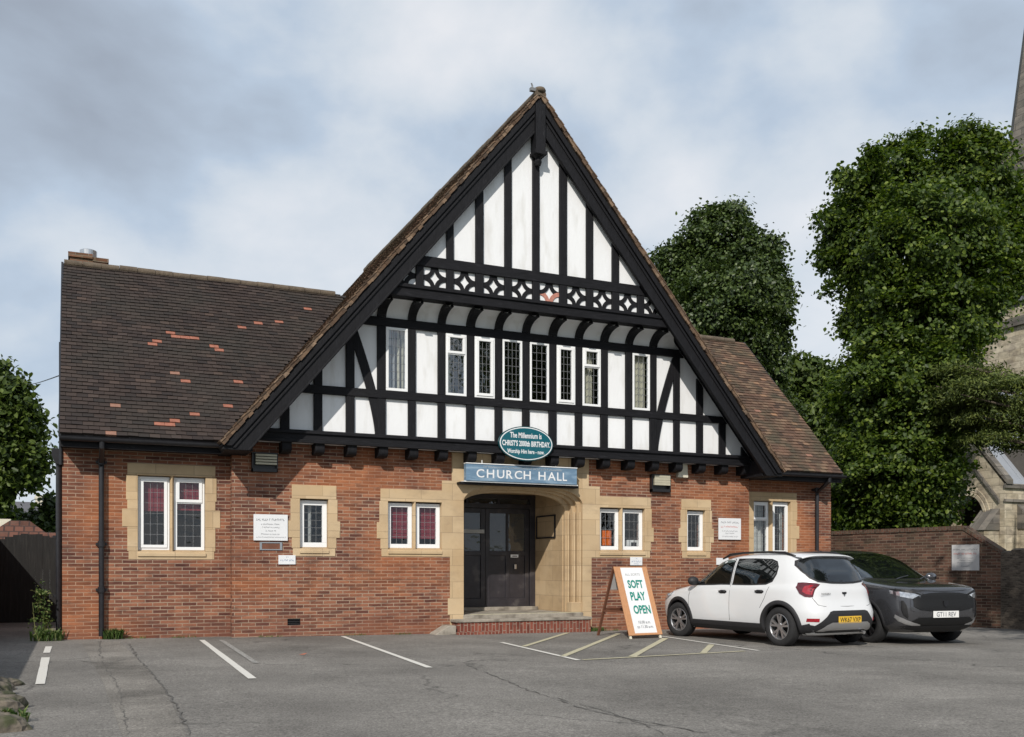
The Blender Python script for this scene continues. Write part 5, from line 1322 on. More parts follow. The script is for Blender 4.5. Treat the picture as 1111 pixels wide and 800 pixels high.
def wheel(parent, x, y, r_, sy, style, w=0.205, rim_r=0.215, steer=0):
    """tyre is the part, rim its piece; outer face towards sy"""
    mb = MB(); h = w / 2
    prof = [(rim_r - 0.004, -h * 0.8), (rim_r + 0.02, -h * 0.97), (r_ - 0.06, -h), (r_ - 0.015, -h * 0.88), (r_, -h * 0.66), (r_, h * 0.66), (r_ - 0.015, h * 0.88), (r_ - 0.06, h), (rim_r + 0.02, h * 0.97), (rim_r - 0.004, h * 0.8)]
    mb.lathe(prof, (0, 0, 0), 'Y', 56)
    t = mb.build('wheel', 'tyre', parent, smooth=True, loc=(x, y, r_), fixn=True)
    t.rotation_euler = (0, 0, steer)
    mb = MB()
    f = sy * h
    mb.lathe([(rim_r, f * 0.82), (rim_r - 0.012, f * 0.86), (rim_r - 0.022, f * 0.7), (rim_r - 0.03, -f * 0.6), (0.03, -f * 0.6)], (0, 0, 0), 'Y', 48)
    mb.lathe([(0.001, f * 0.70), (0.05, f * 0.72), (0.062, f * 0.62), (0.062, f * 0.3)], (0, 0, 0), 'Y', 24)
    n = style['n']
    for i in range(n):
        a = 2 * pi * i / n + 0.31
        for dd in style['split']:
            a2 = a + dd
            u = Vector((cos(a2), 0, sin(a2))); v = Vector((-sin(a2), 0, cos(a2)))
            r0, r1 = 0.04, rim_r - 0.015
            w0, w1 = style['w']
            P = lambda rr, ww, ff: tuple(Vector((cos(a + dd * (rr / r1)), 0, sin(a + dd * (rr / r1)))) * rr + Vector((-sin(a + dd * (rr / r1)), 0, cos(a + dd * (rr / r1)))) * ww + Vector((0, ff, 0)))
            A = [P(r0, -w0, f * 0.72), P(r0, w0, f * 0.72), P(r1, w1, f * 0.80), P(r1, -w1, f * 0.80)]
            B = [P(r0, -w0, f * 0.4), P(r0, w0, f * 0.4), P(r1, w1, f * 0.45), P(r1, -w1, f * 0.45)]
            mb.quadf(A); 
            for q in range(4): k = (q + 1) % 4; mb.quadf([A[q], A[k], B[k], B[q]])
    # brake disc behind, dark
    mb.cur = 1; mb.lathe([(0.001, f * 0.0), (rim_r - 0.05, f * 0.0)], (0, 0, 0), 'Y', 32)
    rb = mb.build('rim', [style['mat'], 'underbody'], t, fixn=False)
    return t

def seatrow(mb, x, ys, z0, z1):
    for y in ys:
        mb.box(x - 0.09, x + 0.05, y - 0.24, y + 0.24, z0, z1); mb.box(x - 0.07, x + 0.03, y - 0.12, y + 0.12, z1 + 0.03, z1 + 0.18)

def hatchback():
    sl = [(0.20, -1.86, 1.84, 0.76), (0.28, -1.97, 1.97, 0.83), (0.42, -2.035, 2.03, 0.862), (0.56, -2.04, 2.04, 0.872), (0.66, -2.00, 2.03, 0.872), (0.76, -1.955, 1.98, 0.868), (0.84, -1.935, 1.86, 0.862),
          (0.90, -1.925, 1.62, 0.855), (0.945, -1.915, 1.36, 0.845), (0.985, -1.90, 1.16, 0.828), (1.04, -1.885, 1.04, 0.805), (1.12, -1.85, 0.92, 0.785), (1.24, -1.79, 0.70, 0.750), (1.36, -1.70, 0.46, 0.705),
          (1.44, -1.63, 0.26, 0.665), (1.49, -1.57, 0.08, 0.625), (1.525, -1.48, -0.12, 0.55), (1.545, -1.30, -0.36, 0.42)]
    nf = lambda z: 4.6 if z < 0.8 else (3.9 if z < 1.1 else 3.6)
    nr = lambda z: 5.6 if z < 1.0 else 5.2
    S = Shell(sl, nf, nr)
    root = empty('parked_hatchback', label='white hatchback with black wheel arches parked nose to the hall', cat='car')
    WX = (1.27, -1.32); WZ = 0.33
    zs = [0.20, 0.23, 0.28, 0.34, 0.42, 0.49, 0.56, 0.61, 0.66, 0.71, 0.76, 0.80, 0.84, 0.87, 0.90, 0.92, 0.945, 0.965, 0.985, 1.01, 1.04, 1.08, 1.12, 1.18, 1.24, 1.30, 1.36, 1.40, 1.44, 1.465, 1.49, 1.51, 1.525, 1.535, 1.545]
    body = S.body(zs, [(WX[0], WZ, 0.372), (WX[1], WZ, 0.372)], 'body', 'carwhite', root)
    G = MB
    for sy in (-1, 1):
        # arches, sills, doors
        for wx in WX:
            mb = G(); S.arch(mb, sy, wx, WZ, 0.362, 0.432, 0.018, -0.28, pi + 0.28, 0.2); mb.build('wheel_arch', 'cladding', root, smooth=True)
        mb = G(); S.patch_side(mb, sy, [(-0.93, 0.20, 0.36), (0.88, 0.20, 0.36)], 0.016, 4); mb.build('sill', 'cladding', root, smooth=False)
        mb = G(); S.patch_side(mb, sy, [(-1.87, 0.26, 0.40), (-1.80, 0.24, 0.38), (-1.72, 0.24, 0.36)], 0.016, 4); mb.build('corner_cladding', 'cladding', root)
        # front door glass, rear door glass with quarter
        mb = G(); S.patch_side(mb, sy, [(-0.10, 1.02, 1.435), (0.10, 1.02, 1.43), (0.30, 1.01, 1.36), (0.50, 1.005, 1.265), (0.68, 1.0, 1.165), (0.86, 1.0, 1.045), (0.90, 1.0, 1.015)], 0.007); fw = mb.build('side_window', 'carglass', root, smooth=True)
        mb = G(); S.patch_side(mb, sy, [(-1.16, 1.19, 1.30), (-1.10, 1.08, 1.385), (-0.98, 1.035, 1.425), (-0.6, 1.02, 1.44), (-0.20, 1.02, 1.44)], 0.007); rw = mb.build('side_window', 'carglass', root, smooth=True)
        # black surrounds of the glass
        mb = G(); S.patch_side(mb, sy, [(-0.13, 0.995, 1.455), (0.10, 0.995, 1.45), (0.30, 0.985, 1.38), (0.50, 0.98, 1.285), (0.68, 0.975, 1.185), (0.88, 0.975, 1.055), (0.94, 0.975, 1.01)], 0.002); mb.build('window_seal', 'cladding', root, smooth=True)
        mb = G(); S.patch_side(mb, sy, [(-1.185, 1.19, 1.31), (-1.12, 1.06, 1.405), (-0.99, 1.01, 1.445), (-0.6, 0.995, 1.458), (-0.18, 0.995, 1.458)], 0.002); mb.build('window_seal', 'cladding', root, smooth=True)
        # door shut lines
        for xs_ in ([(0.93, 0.38), (0.95, 0.70), (0.93, 0.98)], [(-0.155, 0.38), (-0.15, 0.98), (-0.155, 1.46)], [(-0.90, 0.62), (-1.00, 0.78), (-1.08, 0.98)]):
            P = []; mb = G()
            for (a, b) in zip(xs_[:-1], xs_[1:]):
                for i in range(6): f = i / 6; x = a[0] + (b[0] - a[0]) * f; z = a[1] + (b[1] - a[1]) * f; P.append((x, sy * (S.side(x, z) + 0.0005), z))
            x, z = xs_[-1]; P.append((x, sy * (S.side(x, z) + 0.0005), z)); mb.tube(P, 0.0035, 5, False)
            mb.build('door_gap', 'underbody', root)
        for hx, hz in ((0.02, 0.875), (-0.88, 0.895)):
            mb = G(); S.patch_side(mb, sy, [(hx - 0.10, hz - 0.01, hz + 0.01), (hx - 0.06, hz - 0.032, hz + 0.03), (hx + 0.06, hz - 0.03, hz + 0.03), (hx + 0.10, hz - 0.012, hz + 0.012)], 0.004, 3); mb.build('door_handle_cup', 'cladding', root)
            mb = G(); mb.tube([(hx - 0.085, sy * (S.side(hx, hz) + 0.018), hz + 0.008), (hx, sy * (S.side(hx, hz) + 0.034), hz + 0.012), (hx + 0.085, sy * (S.side(hx, hz) + 0.018), hz + 0.008)], 0.013, 8); mb.build('door_handle', 'black', root, smooth=True)
        # mirror
        mb = G(); y0 = S.side(0.78, 1.03)
        mb.tube([(0.80, sy * (y0 - 0.01), 1.02), (0.80, sy * (y0 + 0.06), 1.03)], 0.03, 8)
        mb.lathe([(0.001, -0.06), (0.06, -0.055), (0.095, -0.01), (0.095, 0.03), (0.07, 0.05), (0.001, 0.055)], (0, 0, 0), 'Z', 20)
        k0 = len(mb.v) - 6 * 20
        for q in range(k0, len(mb.v)): v = mb.v[q]; mb.v[q] = (0.80 + v[2] * 1.1, sy * (y0 + 0.13 + v[0] * 1.15), 1.055 + v[1] * 0.85)
        mb.build('mirror', 'cladding', root, smooth=True, fixn=True)
        # tail lamp
        mb = G(); S.patch_side(mb, sy, [(-1.868, 0.825, 1.03), (-1.84, 0.82, 1.045), (-1.78, 0.83, 1.055), (-1.70, 0.88, 1.06), (-1.62, 0.98, 1.055)], 0.014, 6)
        tl = mb.build('tail_lamp', 'reddark', root, smooth=False)
        mb = G(); S.patch_side(mb, sy, [(-1.86, 0.86, 1.0), (-1.80, 0.87, 1.02), (-1.74, 0.91, 1.0)], 0.019, 3); mb.build('lens', 'redlens', tl)
        # rear reflector
        ys = sorted([sy * 0.62, sy * 0.75]); mb = G(); S.patch_end(mb, False, [(ys[0], 0.42, 0.475), (ys[1], 0.42, 0.475)], 0.012, 2); mb.build('reflector', 'redlens', root)
        # roof rail
        P = [(0.30, sy * 0.60, 1.455), (0.12, sy * 0.59, 1.525), (-0.2, sy * 0.575, 1.555), (-0.8, sy * 0.575, 1.562), (-1.20, sy * 0.58, 1.545), (-1.44, sy * 0.59, 1.49)]
        mb = G(); mb.tube(P, [0.014, 0.026, 0.020, 0.020, 0.026, 0.014], 8)
        mb.build('roof_rail', 'black', root, smooth=True)
        # head lamp
        mb = G(); S.patch_side(mb, sy, [(1.55, 0.78, 0.86), (1.72, 0.70, 0.85), (1.86, 0.68, 0.82), (1.93, 0.68, 0.79)], 0.012, 4); mb.build('headlamp', 'headlens', root)
    # screens
    cols = lambda W_, z0, z1, d, n=14: [(-W_ + 2 * W_ * i / n, z0 + d * (abs(2 * i / n - 1)) ** 4, z1 - d * 0.4 * (abs(2 * i / n - 1)) ** 4) for i in range(n + 1)]
    mb = G(); S.patch_end(mb, True, cols(0.66, 1.03, 1.455, 0.03), 0.005, 8); mb.build('windscreen', 'carglass', root, smooth=True)
    mb = G(); S.patch_end(mb, False, [(-0.63, 1.25, 1.325), (-0.59, 1.14, 1.395), (-0.50, 1.085, 1.43), (-0.25, 1.06, 1.445), (0, 1.055, 1.45), (0.25, 1.06, 1.445), (0.50, 1.085, 1.43), (0.59, 1.14, 1.395), (0.63, 1.25, 1.325)], 0.012, 8); mb.build('rear_window', 'carglass', root, smooth=True)
    mb = G(); S.patch_end(mb, False, [(-0.645, 1.24, 1.33), (-0.605, 1.12, 1.41), (-0.51, 1.06, 1.455), (-0.25, 1.035, 1.465), (0, 1.03, 1.47), (0.25, 1.035, 1.465), (0.51, 1.06, 1.455), (0.605, 1.12, 1.41), (0.645, 1.24, 1.33)], 0.007, 8); mb.build('rear_window_seal', 'cladding', root, smooth=True)
    # spoiler lip
    mb = G(); g = []
    for i in range(17):
        y = -0.60 + 1.2 * i / 16; e = (abs(y) / 0.60) ** 4 * 0.05; x = -1.53 + e
        g.append([(x + 0.10, y, 1.535 - e), (x - 0.10, y, 1.512 - e), (x - 0.125, y, 1.495 - e), (x - 0.03, y, 1.470 - e)])
    mb.grid(g); mb.build('spoiler', 'carwhite', root, smooth=True)
    # tailgate gap, bumper black insert, silver skid, plate
    mb = G()
    P = [(S.end(y, z, False) - 0.001, y, z) for y, z in [(-0.665, 1.0), (-0.65, 0.80), (-0.60, 0.70), (-0.5, 0.675), (0, 0.67), (0.5, 0.675), (0.60, 0.70), (0.65, 0.80), (0.665, 1.0)]]
    mb.tube(P, 0.004, 5, False); mb.build('tailgate_gap', 'underbody', root)
    mb = G(); S.patch_end(mb, False, [(-0.66, 0.33, 0.36), (-0.50, 0.33, 0.50), (-0.42, 0.33, 0.585), (-0.36, 0.33, 0.60), (0.36, 0.33, 0.60), (0.42, 0.33, 0.585), (0.50, 0.33, 0.50), (0.66, 0.33, 0.36)], 0.010, 5); mb.build('bumper_insert', 'cladding', root)
    mb = G(); S.patch_end(mb, False, [(-0.74, 0.24, 0.375), (-0.62, 0.23, 0.345), (0.62, 0.23, 0.345), (0.74, 0.24, 0.375)], 0.016, 4); mb.build('lower_bumper', 'cladding', root)
    mb = G(); S.patch_end(mb, False, [(-0.60, 0.245, 0.26), (-0.48, 0.25, 0.36), (-0.40, 0.27, 0.395), (0.40, 0.27, 0.395), (0.48, 0.25, 0.36), (0.60, 0.245, 0.26)], 0.034, 4); mb.build('skid_plate', 'skid', root)
    for front, m_ in ((False, 'platey'), (True, 'platew')):
        xp = S.end(0, 0.45, front) + (0.016 if front else -0.016); mb = G()
        mb.box(xp - 0.006, xp + 0.006, -0.26, 0.26, 0.40, 0.512); p = mb.build('number_plate', m_, root, bevel=0.003)
        l = G(); sg = 1 if front else -1
        add_text(l, 'WK67 VXP', (xp + sg * 0.008, 0, 0.40), (0, sg * 1.0, 0), (0, 0, 1), -0.235, 0.235, 0.018, 0.095, 0.01); l.build('lettering', 'black', p)
    # badge, keyhole, lettering
    xb = S.end(0, 0.88, False) - 0.006; mb = G(); mb.prism([(-0.045, 0.90), (0.045, 0.90), (0.045, 0.87), (0.018, 0.87), (0.018, 0.855), (-0.018, 0.855), (-0.018, 0.87), (-0.045, 0.87)], xb - 0.006, xb + 0.01, fn=lambda q, y: (y, q[0], q[1]))
    mb.prism([(-0.02, 0.845), (0.02, 0.845), (0, 0.825)], xb - 0.005, xb + 0.01, fn=lambda q, y: (y, q[0], q[1])); mb.box(xb - 0.004, xb + 0.006, -0.012, 0.012, 0.745, 0.775); mb.build('badge', 'black', root, fixn=True)
    l = G(); xb = S.end(0.45, 0.88, False) - 0.016; add_text(l, 'SANDERO', (xb, 0, 0.86), (0.04, -1, 0), (0, 0, 1), -0.55, -0.33, 0.0, 0.03, 0.01); l.build('name_lettering', 'black', root)
    mb = G(); mb.tube([(-1.855, 0.02, 1.07), (-1.865, 0.35, 1.095)], 0.014, 6); mb.box(-1.885, -1.84, -0.03, 0.05, 1.04, 1.085); mb.build('rear_wiper', 'black', root)
    mb = G(); S.patch_end(mb, True, [(-0.62, 0.36, 0.56), (0.62, 0.36, 0.56)], 0.012, 5); mb.build('front_grille', 'cargrille', root)
    mb = G(); mb.tube([(-1.96, -0.35, 0.245), (-2.04, -0.35, 0.235)], 0.028, 10); mb.build('exhaust_pipe', 'chrome', root)
    # cabin
    mb = G(); seatrow(mb, 0.10, (-0.36, 0.36), 0.6, 1.10); seatrow(mb, -0.85, (-0.38, 0.38), 0.6, 1.08); mb.box(0.70, 1.0, -0.66, 0.66, 0.9, 1.0)
    mb.build('seats', 'seat', root)
    st = {'n': 5, 'split': (-0.20, 0.20), 'w': (0.013, 0.020), 'mat': 'alloy'}
    for i, wx in enumerate(WX):
        for sy in (-1, 1): wheel(root, wx, sy * 0.755, 0.325, sy, st, 0.205, 0.215, 0.10 if i == 0 else 0)
    return root, S

def crossover():
    sl = [(0.22, -2.05, 2.00, 0.80), (0.32, -2.15, 2.14, 0.88), (0.46, -2.2, 2.21, 0.912), (0.62, -2.2, 2.225, 0.92), (0.76, -2.18, 2.215, 0.92), (0.90, -2.16, 2.20, 0.916), (0.975, -2.15, 2.15, 0.912),
          (1.02, -2.14, 1.98, 0.90), (1.06, -2.12, 1.58, 0.887), (1.095, -2.10, 1.26, 0.872), (1.13, -2.08, 1.10, 0.850), (1.21, -2.04, 0.92, 0.820), (1.33, -1.96, 0.65, 0.78), (1.46, -1.86, 0.34, 0.735),
          (1.55, -1.76, 0.10, 0.695), (1.605, -1.68, -0.12, 0.645), (1.64, -1.55, -0.35, 0.56), (1.66, -1.35, -0.60, 0.44)]
    S = Shell(sl, lambda z: 6.0 if z < 0.95 else (6.0 - (z - 0.95) / 0.17 * 1.6 if z < 1.12 else 4.4), lambda z: 5.0)
    root = empty('parked_crossover', label='dark grey car facing outwards beside the boundary wall', cat='car')
    WX = (1.33, -1.345); WZ = 0.35
    zs = [0.22, 0.26, 0.32, 0.39, 0.46, 0.54, 0.62, 0.69, 0.76, 0.82, 0.88, 0.92, 0.95, 0.975, 0.99, 1.005, 1.02, 1.04, 1.06, 1.08, 1.095, 1.11, 1.13, 1.16, 1.21, 1.27, 1.33, 1.39, 1.46, 1.51, 1.55, 1.58, 1.605, 1.625, 1.64, 1.65, 1.66]
    S.body(zs, [(WX[0], WZ, 0.395), (WX[1], WZ, 0.395)], 'body', 'cargrey', root)
    G = MB
    for sy in (-1, 1):
        for wx in WX:
            mb = G(); S.arch(mb, sy, wx, WZ, 0.385, 0.44, 0.014, -0.25, pi + 0.25, 0.22); mb.build('wheel_arch', 'cladding', root, smooth=True)
        mb = G(); S.patch_side(mb, sy, [(-0.92, 0.22, 0.40), (0.90, 0.22, 0.40)], 0.014, 4); mb.build('sill', 'cladding', root)
        mb = G(); S.patch_side(mb, sy, [(-0.08, 1.13, 1.54), (0.15, 1.13, 1.50), (0.35, 1.125, 1.41), (0.55, 1.12, 1.31), (0.75, 1.12, 1.21), (0.88, 1.12, 1.145)], 0.007); mb.build('side_window', 'carglass', root, smooth=True)
        mb = G(); S.patch_side(mb, sy, [(-1.0, 1.14, 1.54), (-0.16, 1.13, 1.55)], 0.007); mb.build('side_window', 'carglass', root, smooth=True)
        mb = G(); S.patch_side(mb, sy, [(-1.60, 1.25, 1.40), (-1.05, 1.13, 1.49)], 0.007); mb.build('side_window', 'carglass', root, smooth=True)
        mb = G()
        for hx, hz in ((0.0, 0.93), (-0.95, 0.95)): mb.tube([(hx - 0.1, sy * (S.side(hx, hz) + 0.012), hz), (hx + 0.1, sy * (S.side(hx, hz) + 0.012), hz)], 0.014, 8)
        mb.build('door_handles', 'black', root)
        mb = G()
        for X_ in (1.0, -0.12):
            P = [(X_, sy * (S.side(X_, z) + 0.0005), z) for z in (0.42, 0.6, 0.8, 1.0, 1.08)]; mb.tube(P, 0.0035, 5, False)
        mb.build('door_gap', 'underbody', root)
        mb = G(); y0 = S.side(0.78, 1.12)
        mb.lathe([(0.001, -0.06), (0.07, -0.05), (0.10, 0.0), (0.09, 0.04), (0.001, 0.06)], (0, 0, 0), 'Z', 18)
        for q in range(len(mb.v)): v = mb.v[q]; mb.v[q] = (0.78 + v[2] * 1.2, sy * (y0 + 0.12 + v[0] * 1.15), 1.15 + v[1] * 0.85)
        mb.tube([(0.78, sy * (y0 - 0.02), 1.10), (0.78, sy * (y0 + 0.06), 1.12)], 0.025, 8)
        mb.build('mirror', 'cargrey', root, smooth=True, fixn=True)
        # slim headlamp sweeping round the corner
        e = lambda l_: l_ if sy > 0 else [(-a, b, c) for a, b, c in reversed(l_)]
        mb = G(); S.patch_end(mb, True, e([(0.50, 0.80, 0.85), (0.58, 0.79, 0.885), (0.68, 0.80, 0.91), (0.78, 0.83, 0.935), (0.845, 0.875, 0.945)]), 0.012, 4); hl = mb.build('headlamp', 'headlens', root)
        mb = G(); S.patch_end(mb, True, e([(0.49, 0.845, 0.87), (0.58, 0.875, 0.905), (0.68, 0.895, 0.935), (0.80, 0.915, 0.955), (0.845, 0.935, 0.955)]), 0.016, 2); mb.build('lamp_brow', 'cargrille', hl)
        # claw-shaped running light, air curtain and silver corner blade
        mb = G(); S.patch_end(mb, True, e([(0.69, 0.46, 0.50), (0.715, 0.48, 0.68), (0.75, 0.52, 0.76), (0.77, 0.60, 0.76)]), 0.012, 4); mb.build('air_curtain', 'cargrille', root)
        mb = G(); S.patch_end(mb, True, e([(0.46, 0.335, 0.35), (0.60, 0.335, 0.39), (0.70, 0.36, 0.43), (0.78, 0.41, 0.48), (0.82, 0.47, 0.52)]), 0.016, 3); mb.build('corner_blade', 'skid', root)
        mb = G(); S.patch_end(mb, True, e([(0.60, 0.58, 0.76), (0.66, 0.60, 0.775)]), 0.010, 3); mb.build('cheek_crease', 'skid' if False else 'cargrey', root)
    mb = G(); S.patch_end(mb, True, [(-0.62, 0.66, 0.80), (-0.50, 0.61, 0.86), (-0.3, 0.585, 0.89), (0, 0.58, 0.90), (0.3, 0.585, 0.89), (0.50, 0.61, 0.86), (0.62, 0.66, 0.80)], 0.012, 8); gr = mb.build('grille', 'cargrille', root)
    mb = G()
    for r_ in range(8):
        z = 0.61 + r_ * 0.034
        for i in range(int(13 - r_ * 0.2)):
            y = -0.48 + i * 0.08 + (0.04 if r_ % 2 else 0)
            if abs(y) > 0.5: continue
            x = S.end(y, z, True) + 0.016; mb.quadf([(x, y - 0.011, z), (x, y, z - 0.006), (x, y + 0.011, z), (x, y, z + 0.006)])
    mb.build('grille_studs', 'alloydark', gr)
    mb = G(); S.patch_end(mb, True, [(-0.62, 0.36, 0.42), (-0.52, 0.34, 0.475), (0.52, 0.34, 0.475), (0.62, 0.36, 0.42)], 0.012, 4); mb.build('lower_intake', 'cargrille', root)
    mb = G(); S.patch_end(mb, True, [(-0.78, 0.225, 0.315), (-0.5, 0.22, 0.33), (0.5, 0.22, 0.33), (0.78, 0.225, 0.315)], 0.018, 3); mb.build('lower_bumper', 'cladding', root)
    mb = G(); x = S.end(0, 0.72, True) + 0.02; mb.prism([(-0.045, 0.76), (0.045, 0.76), (0.04, 0.69), (0, 0.65), (-0.04, 0.69)], x - 0.015, x + 0.008, fn=lambda q, y: (y, q[0], q[1])); mb.build('badge', 'alloydark', root, fixn=True)
    cols = lambda W_, z0, z1, d, n=16: [(-W_ + 2 * W_ * i / n, z0 + d * (abs(2 * i / n - 1)) ** 4, z1 - d * 0.6 * (abs(2 * i / n - 1)) ** 4) for i in range(n + 1)]
    mb = G(); S.patch_end(mb, True, cols(0.72, 1.125, 1.59, 0.03), 0.008, 10); mb.build('windscreen', 'carglass', root, smooth=True)
    mb = G(); S.patch_end(mb, False, cols(0.6, 1.15, 1.5, 0.05), 0.006, 8); mb.build('rear_window', 'carglass', root, smooth=True)
    mb = G()
    P = [(S.end(y, z, True) + 0.001, y, z + 0.001) for y, z in [(-0.80, 0.965), (-0.6, 0.955), (-0.4, 0.935), (-0.2, 0.925), (0, 0.92), (0.2, 0.925), (0.4, 0.935), (0.6, 0.955), (0.80, 0.965)]]
    mb.tube(P, 0.005, 5, False); mb.build('bonnet_gap', 'underbody', root)
    for front, m_ in ((False, 'platey'), (True, 'platew')):
        zc = 0.535 if front else 0.75
        xp = S.end(0, zc, front) + (0.022 if front else -0.016); mb = G()
        mb.box(xp - 0.008, xp + 0.008, -0.26, 0.26, zc - 0.056, zc + 0.056); p = mb.build('number_plate', m_, root, bevel=0.003)
        l = G(); sg = 1 if front else -1
        add_text(l, 'GT11 REV', (xp + sg * 0.010, 0, zc - 0.056), (0, sg * 1.0, 0), (0, 0, 1), -0.20, 0.20, 0.018, 0.095, 0.01); l.build('lettering', 'ink', p)
    mb = G()
    for y in (-0.25, 0.25): P = [(S.end(y + k * 0.09, 1.09 + k * 0.012, True) + 0.02, y + k * 0.09, 1.10 + k * 0.012) for k in range(6)]; P = [(p[0], p[1], p[2] + 0.02) for p in P]; mb.tube(P, 0.01, 5)
    mb.build('wipers', 'black', root)
    mb = G(); seatrow(mb, 0.05, (-0.38, 0.38), 0.6, 1.18); seatrow(mb, -0.95, (-0.40, 0.40), 0.6, 1.15); mb.box(0.75, 1.05, -0.7, 0.7, 0.95, 1.06); mb.build('seats', 'seat', root)
    st = {'n': 5, 'split': (-0.2, 0.2), 'w': (0.016, 0.018), 'mat': 'alloydark'}
    for i, wx in enumerate(WX):
        for sy in (-1, 1): wheel(root, wx, sy * 0.79, 0.345, sy, st, 0.225, 0.235, 0.05 if i == 0 else 0)
    return root, S
# hatchback: nose towards the hall (+Y); local x forward
hb, HS = hatchback()
cx_, cy_ = 11.27, 14.08
hb.location = (cx_, cy_, gz(cx_)); hb.rotation_euler = (0, radians(0.6) * 0, radians(95.0)); 
cr, CS = crossover()
cx_, cy_ = 13.68, 14.10
cr.location = (cx_, cy_, gz(cx_)); cr.rotation_euler = (0, 0, radians(-97))

# ------------------------------------------------------------------ boundary walls, fence, background houses
# right boundary wall: runs back beside the hall, brick then rubble, with a soldier coping
def vwall(root_name, pts, label, cat, th=0.23):
    pass
# line of wall
wA = Vector((18.35, 20.3, 0)); wB = Vector(YZ(1045, 600, 18.95) + (0,)); 
yB = YZ(1045, 570, 18.95)[0]; yC = YZ(1085, 600, 19.1)[0]; yD = YZ(1125, 600, 19.35)[0]
ztop = YZ(1045, 570.5, 18.95)[1]; zlow = YZ(1085, 597, 19.1)[1]
P0 = Vector((18.3, 23.5)); P1 = Vector((18.95, yB)); P2 = Vector((19.12, yC)); P3 = Vector((19.9, 9.0))
BW = empty('boundary_wall', (18.9, 17, 0), label='old brick boundary wall stepping down beside the dark grey car', cat='wall')
def along(p, q, z0a, z0b, z1a, z1b, th, name, mat):
    d = (q - p).normalized(); nrm = Vector((-d.y, d.x))
    if nrm.x > 0: nrm = -nrm            # face towards the car park
    a, b = p, q; mb = MB()
    f = [(a.x, a.y), (b.x, b.y), (b.x - nrm.x * th, b.y - nrm.y * th), (a.x - nrm.x * th, a.y - nrm.y * th)]
    z0 = [z0a, z0b, z0b, z0a]; z1 = [z1a, z1b, z1b, z1a]; bv = len(mb.v)
    mb.v += [(f[i][0], f[i][1], z0[i]) for i in range(4)] + [(f[i][0], f[i][1], z1[i]) for i in range(4)]
    for q_ in ((3, 2, 1, 0), (4, 5, 6, 7), (0, 1, 5, 4), (1, 2, 6, 5), (2, 3, 7, 6), (3, 0, 4, 7)): mb.f.append(tuple(bv + i for i in q_)); mb.mi.append(0)
    o = mb.build(name, mat, BW, fixn=True); o.matrix_parent_inverse = Matrix.Translation((-18.9, -17, 0)); return o
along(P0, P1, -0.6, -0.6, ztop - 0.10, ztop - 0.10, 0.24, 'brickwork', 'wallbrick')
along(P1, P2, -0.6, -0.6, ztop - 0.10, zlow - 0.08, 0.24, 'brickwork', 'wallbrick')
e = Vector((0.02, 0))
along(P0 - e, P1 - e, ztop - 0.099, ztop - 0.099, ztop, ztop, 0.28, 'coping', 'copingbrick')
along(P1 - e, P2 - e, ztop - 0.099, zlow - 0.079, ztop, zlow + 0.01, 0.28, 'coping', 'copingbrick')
mb = MB(); rnd = random.Random(5)
n = 26
for i in range(n):   # rubble wall with an uneven top
    a = P2.lerp(P3, i / n); b = P2.lerp(P3, (i + 1) / n); h = zlow - 0.06 + 0.05 * sin(i * 1.1) + rnd.uniform(-0.03, 0.03)
    mb.quadf([(a.x, a.y, -0.6), (b.x, b.y, -0.6), (b.x, b.y, h), (a.x, a.y, h)]); mb.quadf([(a.x, a.y, h), (b.x, b.y, h), (b.x + 0.15, b.y, h + 0.04), (a.x + 0.15, a.y, h + 0.04)]); mb.quadf([(a.x + 0.15, a.y, h + 0.04), (b.x + 0.15, b.y, h + 0.04), (b.x + 0.4, b.y, h - 0.02), (a.x + 0.4, a.y, h - 0.02)])
    mb.quadf([(a.x + 0.4, a.y, -0.6), (b.x + 0.4, b.y, -0.6), (b.x + 0.4, b.y, h - 0.02), (a.x + 0.4, a.y, h - 0.02)])
o = mb.build('rubble_section', 'flint', BW, fixn=True); o.matrix_parent_inverse = Matrix.Translation((-18.9, -17, 0))
# sign on it
ya, z1 = YZ(1035.3, 591.5, 18.97); yb, _ = YZ(1061.5, 591.5, 18.97); z0 = YZ(1035.3, 619, 18.97)[1]
fx = lambda y: P1.x + (P0.x - P1.x) * (y - P1.y) / (P0.y - P1.y) if y > P1.y else P1.x + (P2.x - P1.x) * (y - P1.y) / (P2.y - P1.y)
xs0, xs1 = fx(ya) - 0.03, fx(yb) - 0.03
U = Vector((xs1 - xs0, yb - ya, 0)).normalized(); nn = Vector((U.y, -U.x, 0));
if nn.x > 0: nn = -nn
wd = math.hypot(xs1 - xs0, yb - ya); c0 = Vector((xs0, ya, z0))
mb = MB(); mb.obox(c0 + U * wd / 2 + Vector((0, 0, (z1 - z0) / 2)), U, nn, (0, 0, 1), wd / 2, 0.008, (z1 - z0) / 2)
sg = mb.build('notice_sign', 'signgrey'); tag(sg, 'pale notice fixed to the boundary wall above the dark grey car', 'sign')
l = MB(); h = z1 - z0; oo = c0 + nn * 0.010
for i, (a, b, f, hh) in enumerate(((0.05, 0.95, 0.78, 0.06), (0.2, 0.8, 0.46, 0.035), (0.28, 0.7, 0.38, 0.035), (0.2, 0.8, 0.28, 0.035), (0.35, 0.66, 0.14, 0.045))): add_scribble(l, oo, U, (0, 0, 1), a * wd, b * wd, f * h, hh * h, 70 + i)
l.build('lettering', 'ink', sg)
l = MB(); add_scribble(l, oo, U, (0, 0, 1), 0.08 * wd, 0.92 * wd, 0.62 * h, 0.06 * h, 81); l.build('lettering', 'inkred', sg)

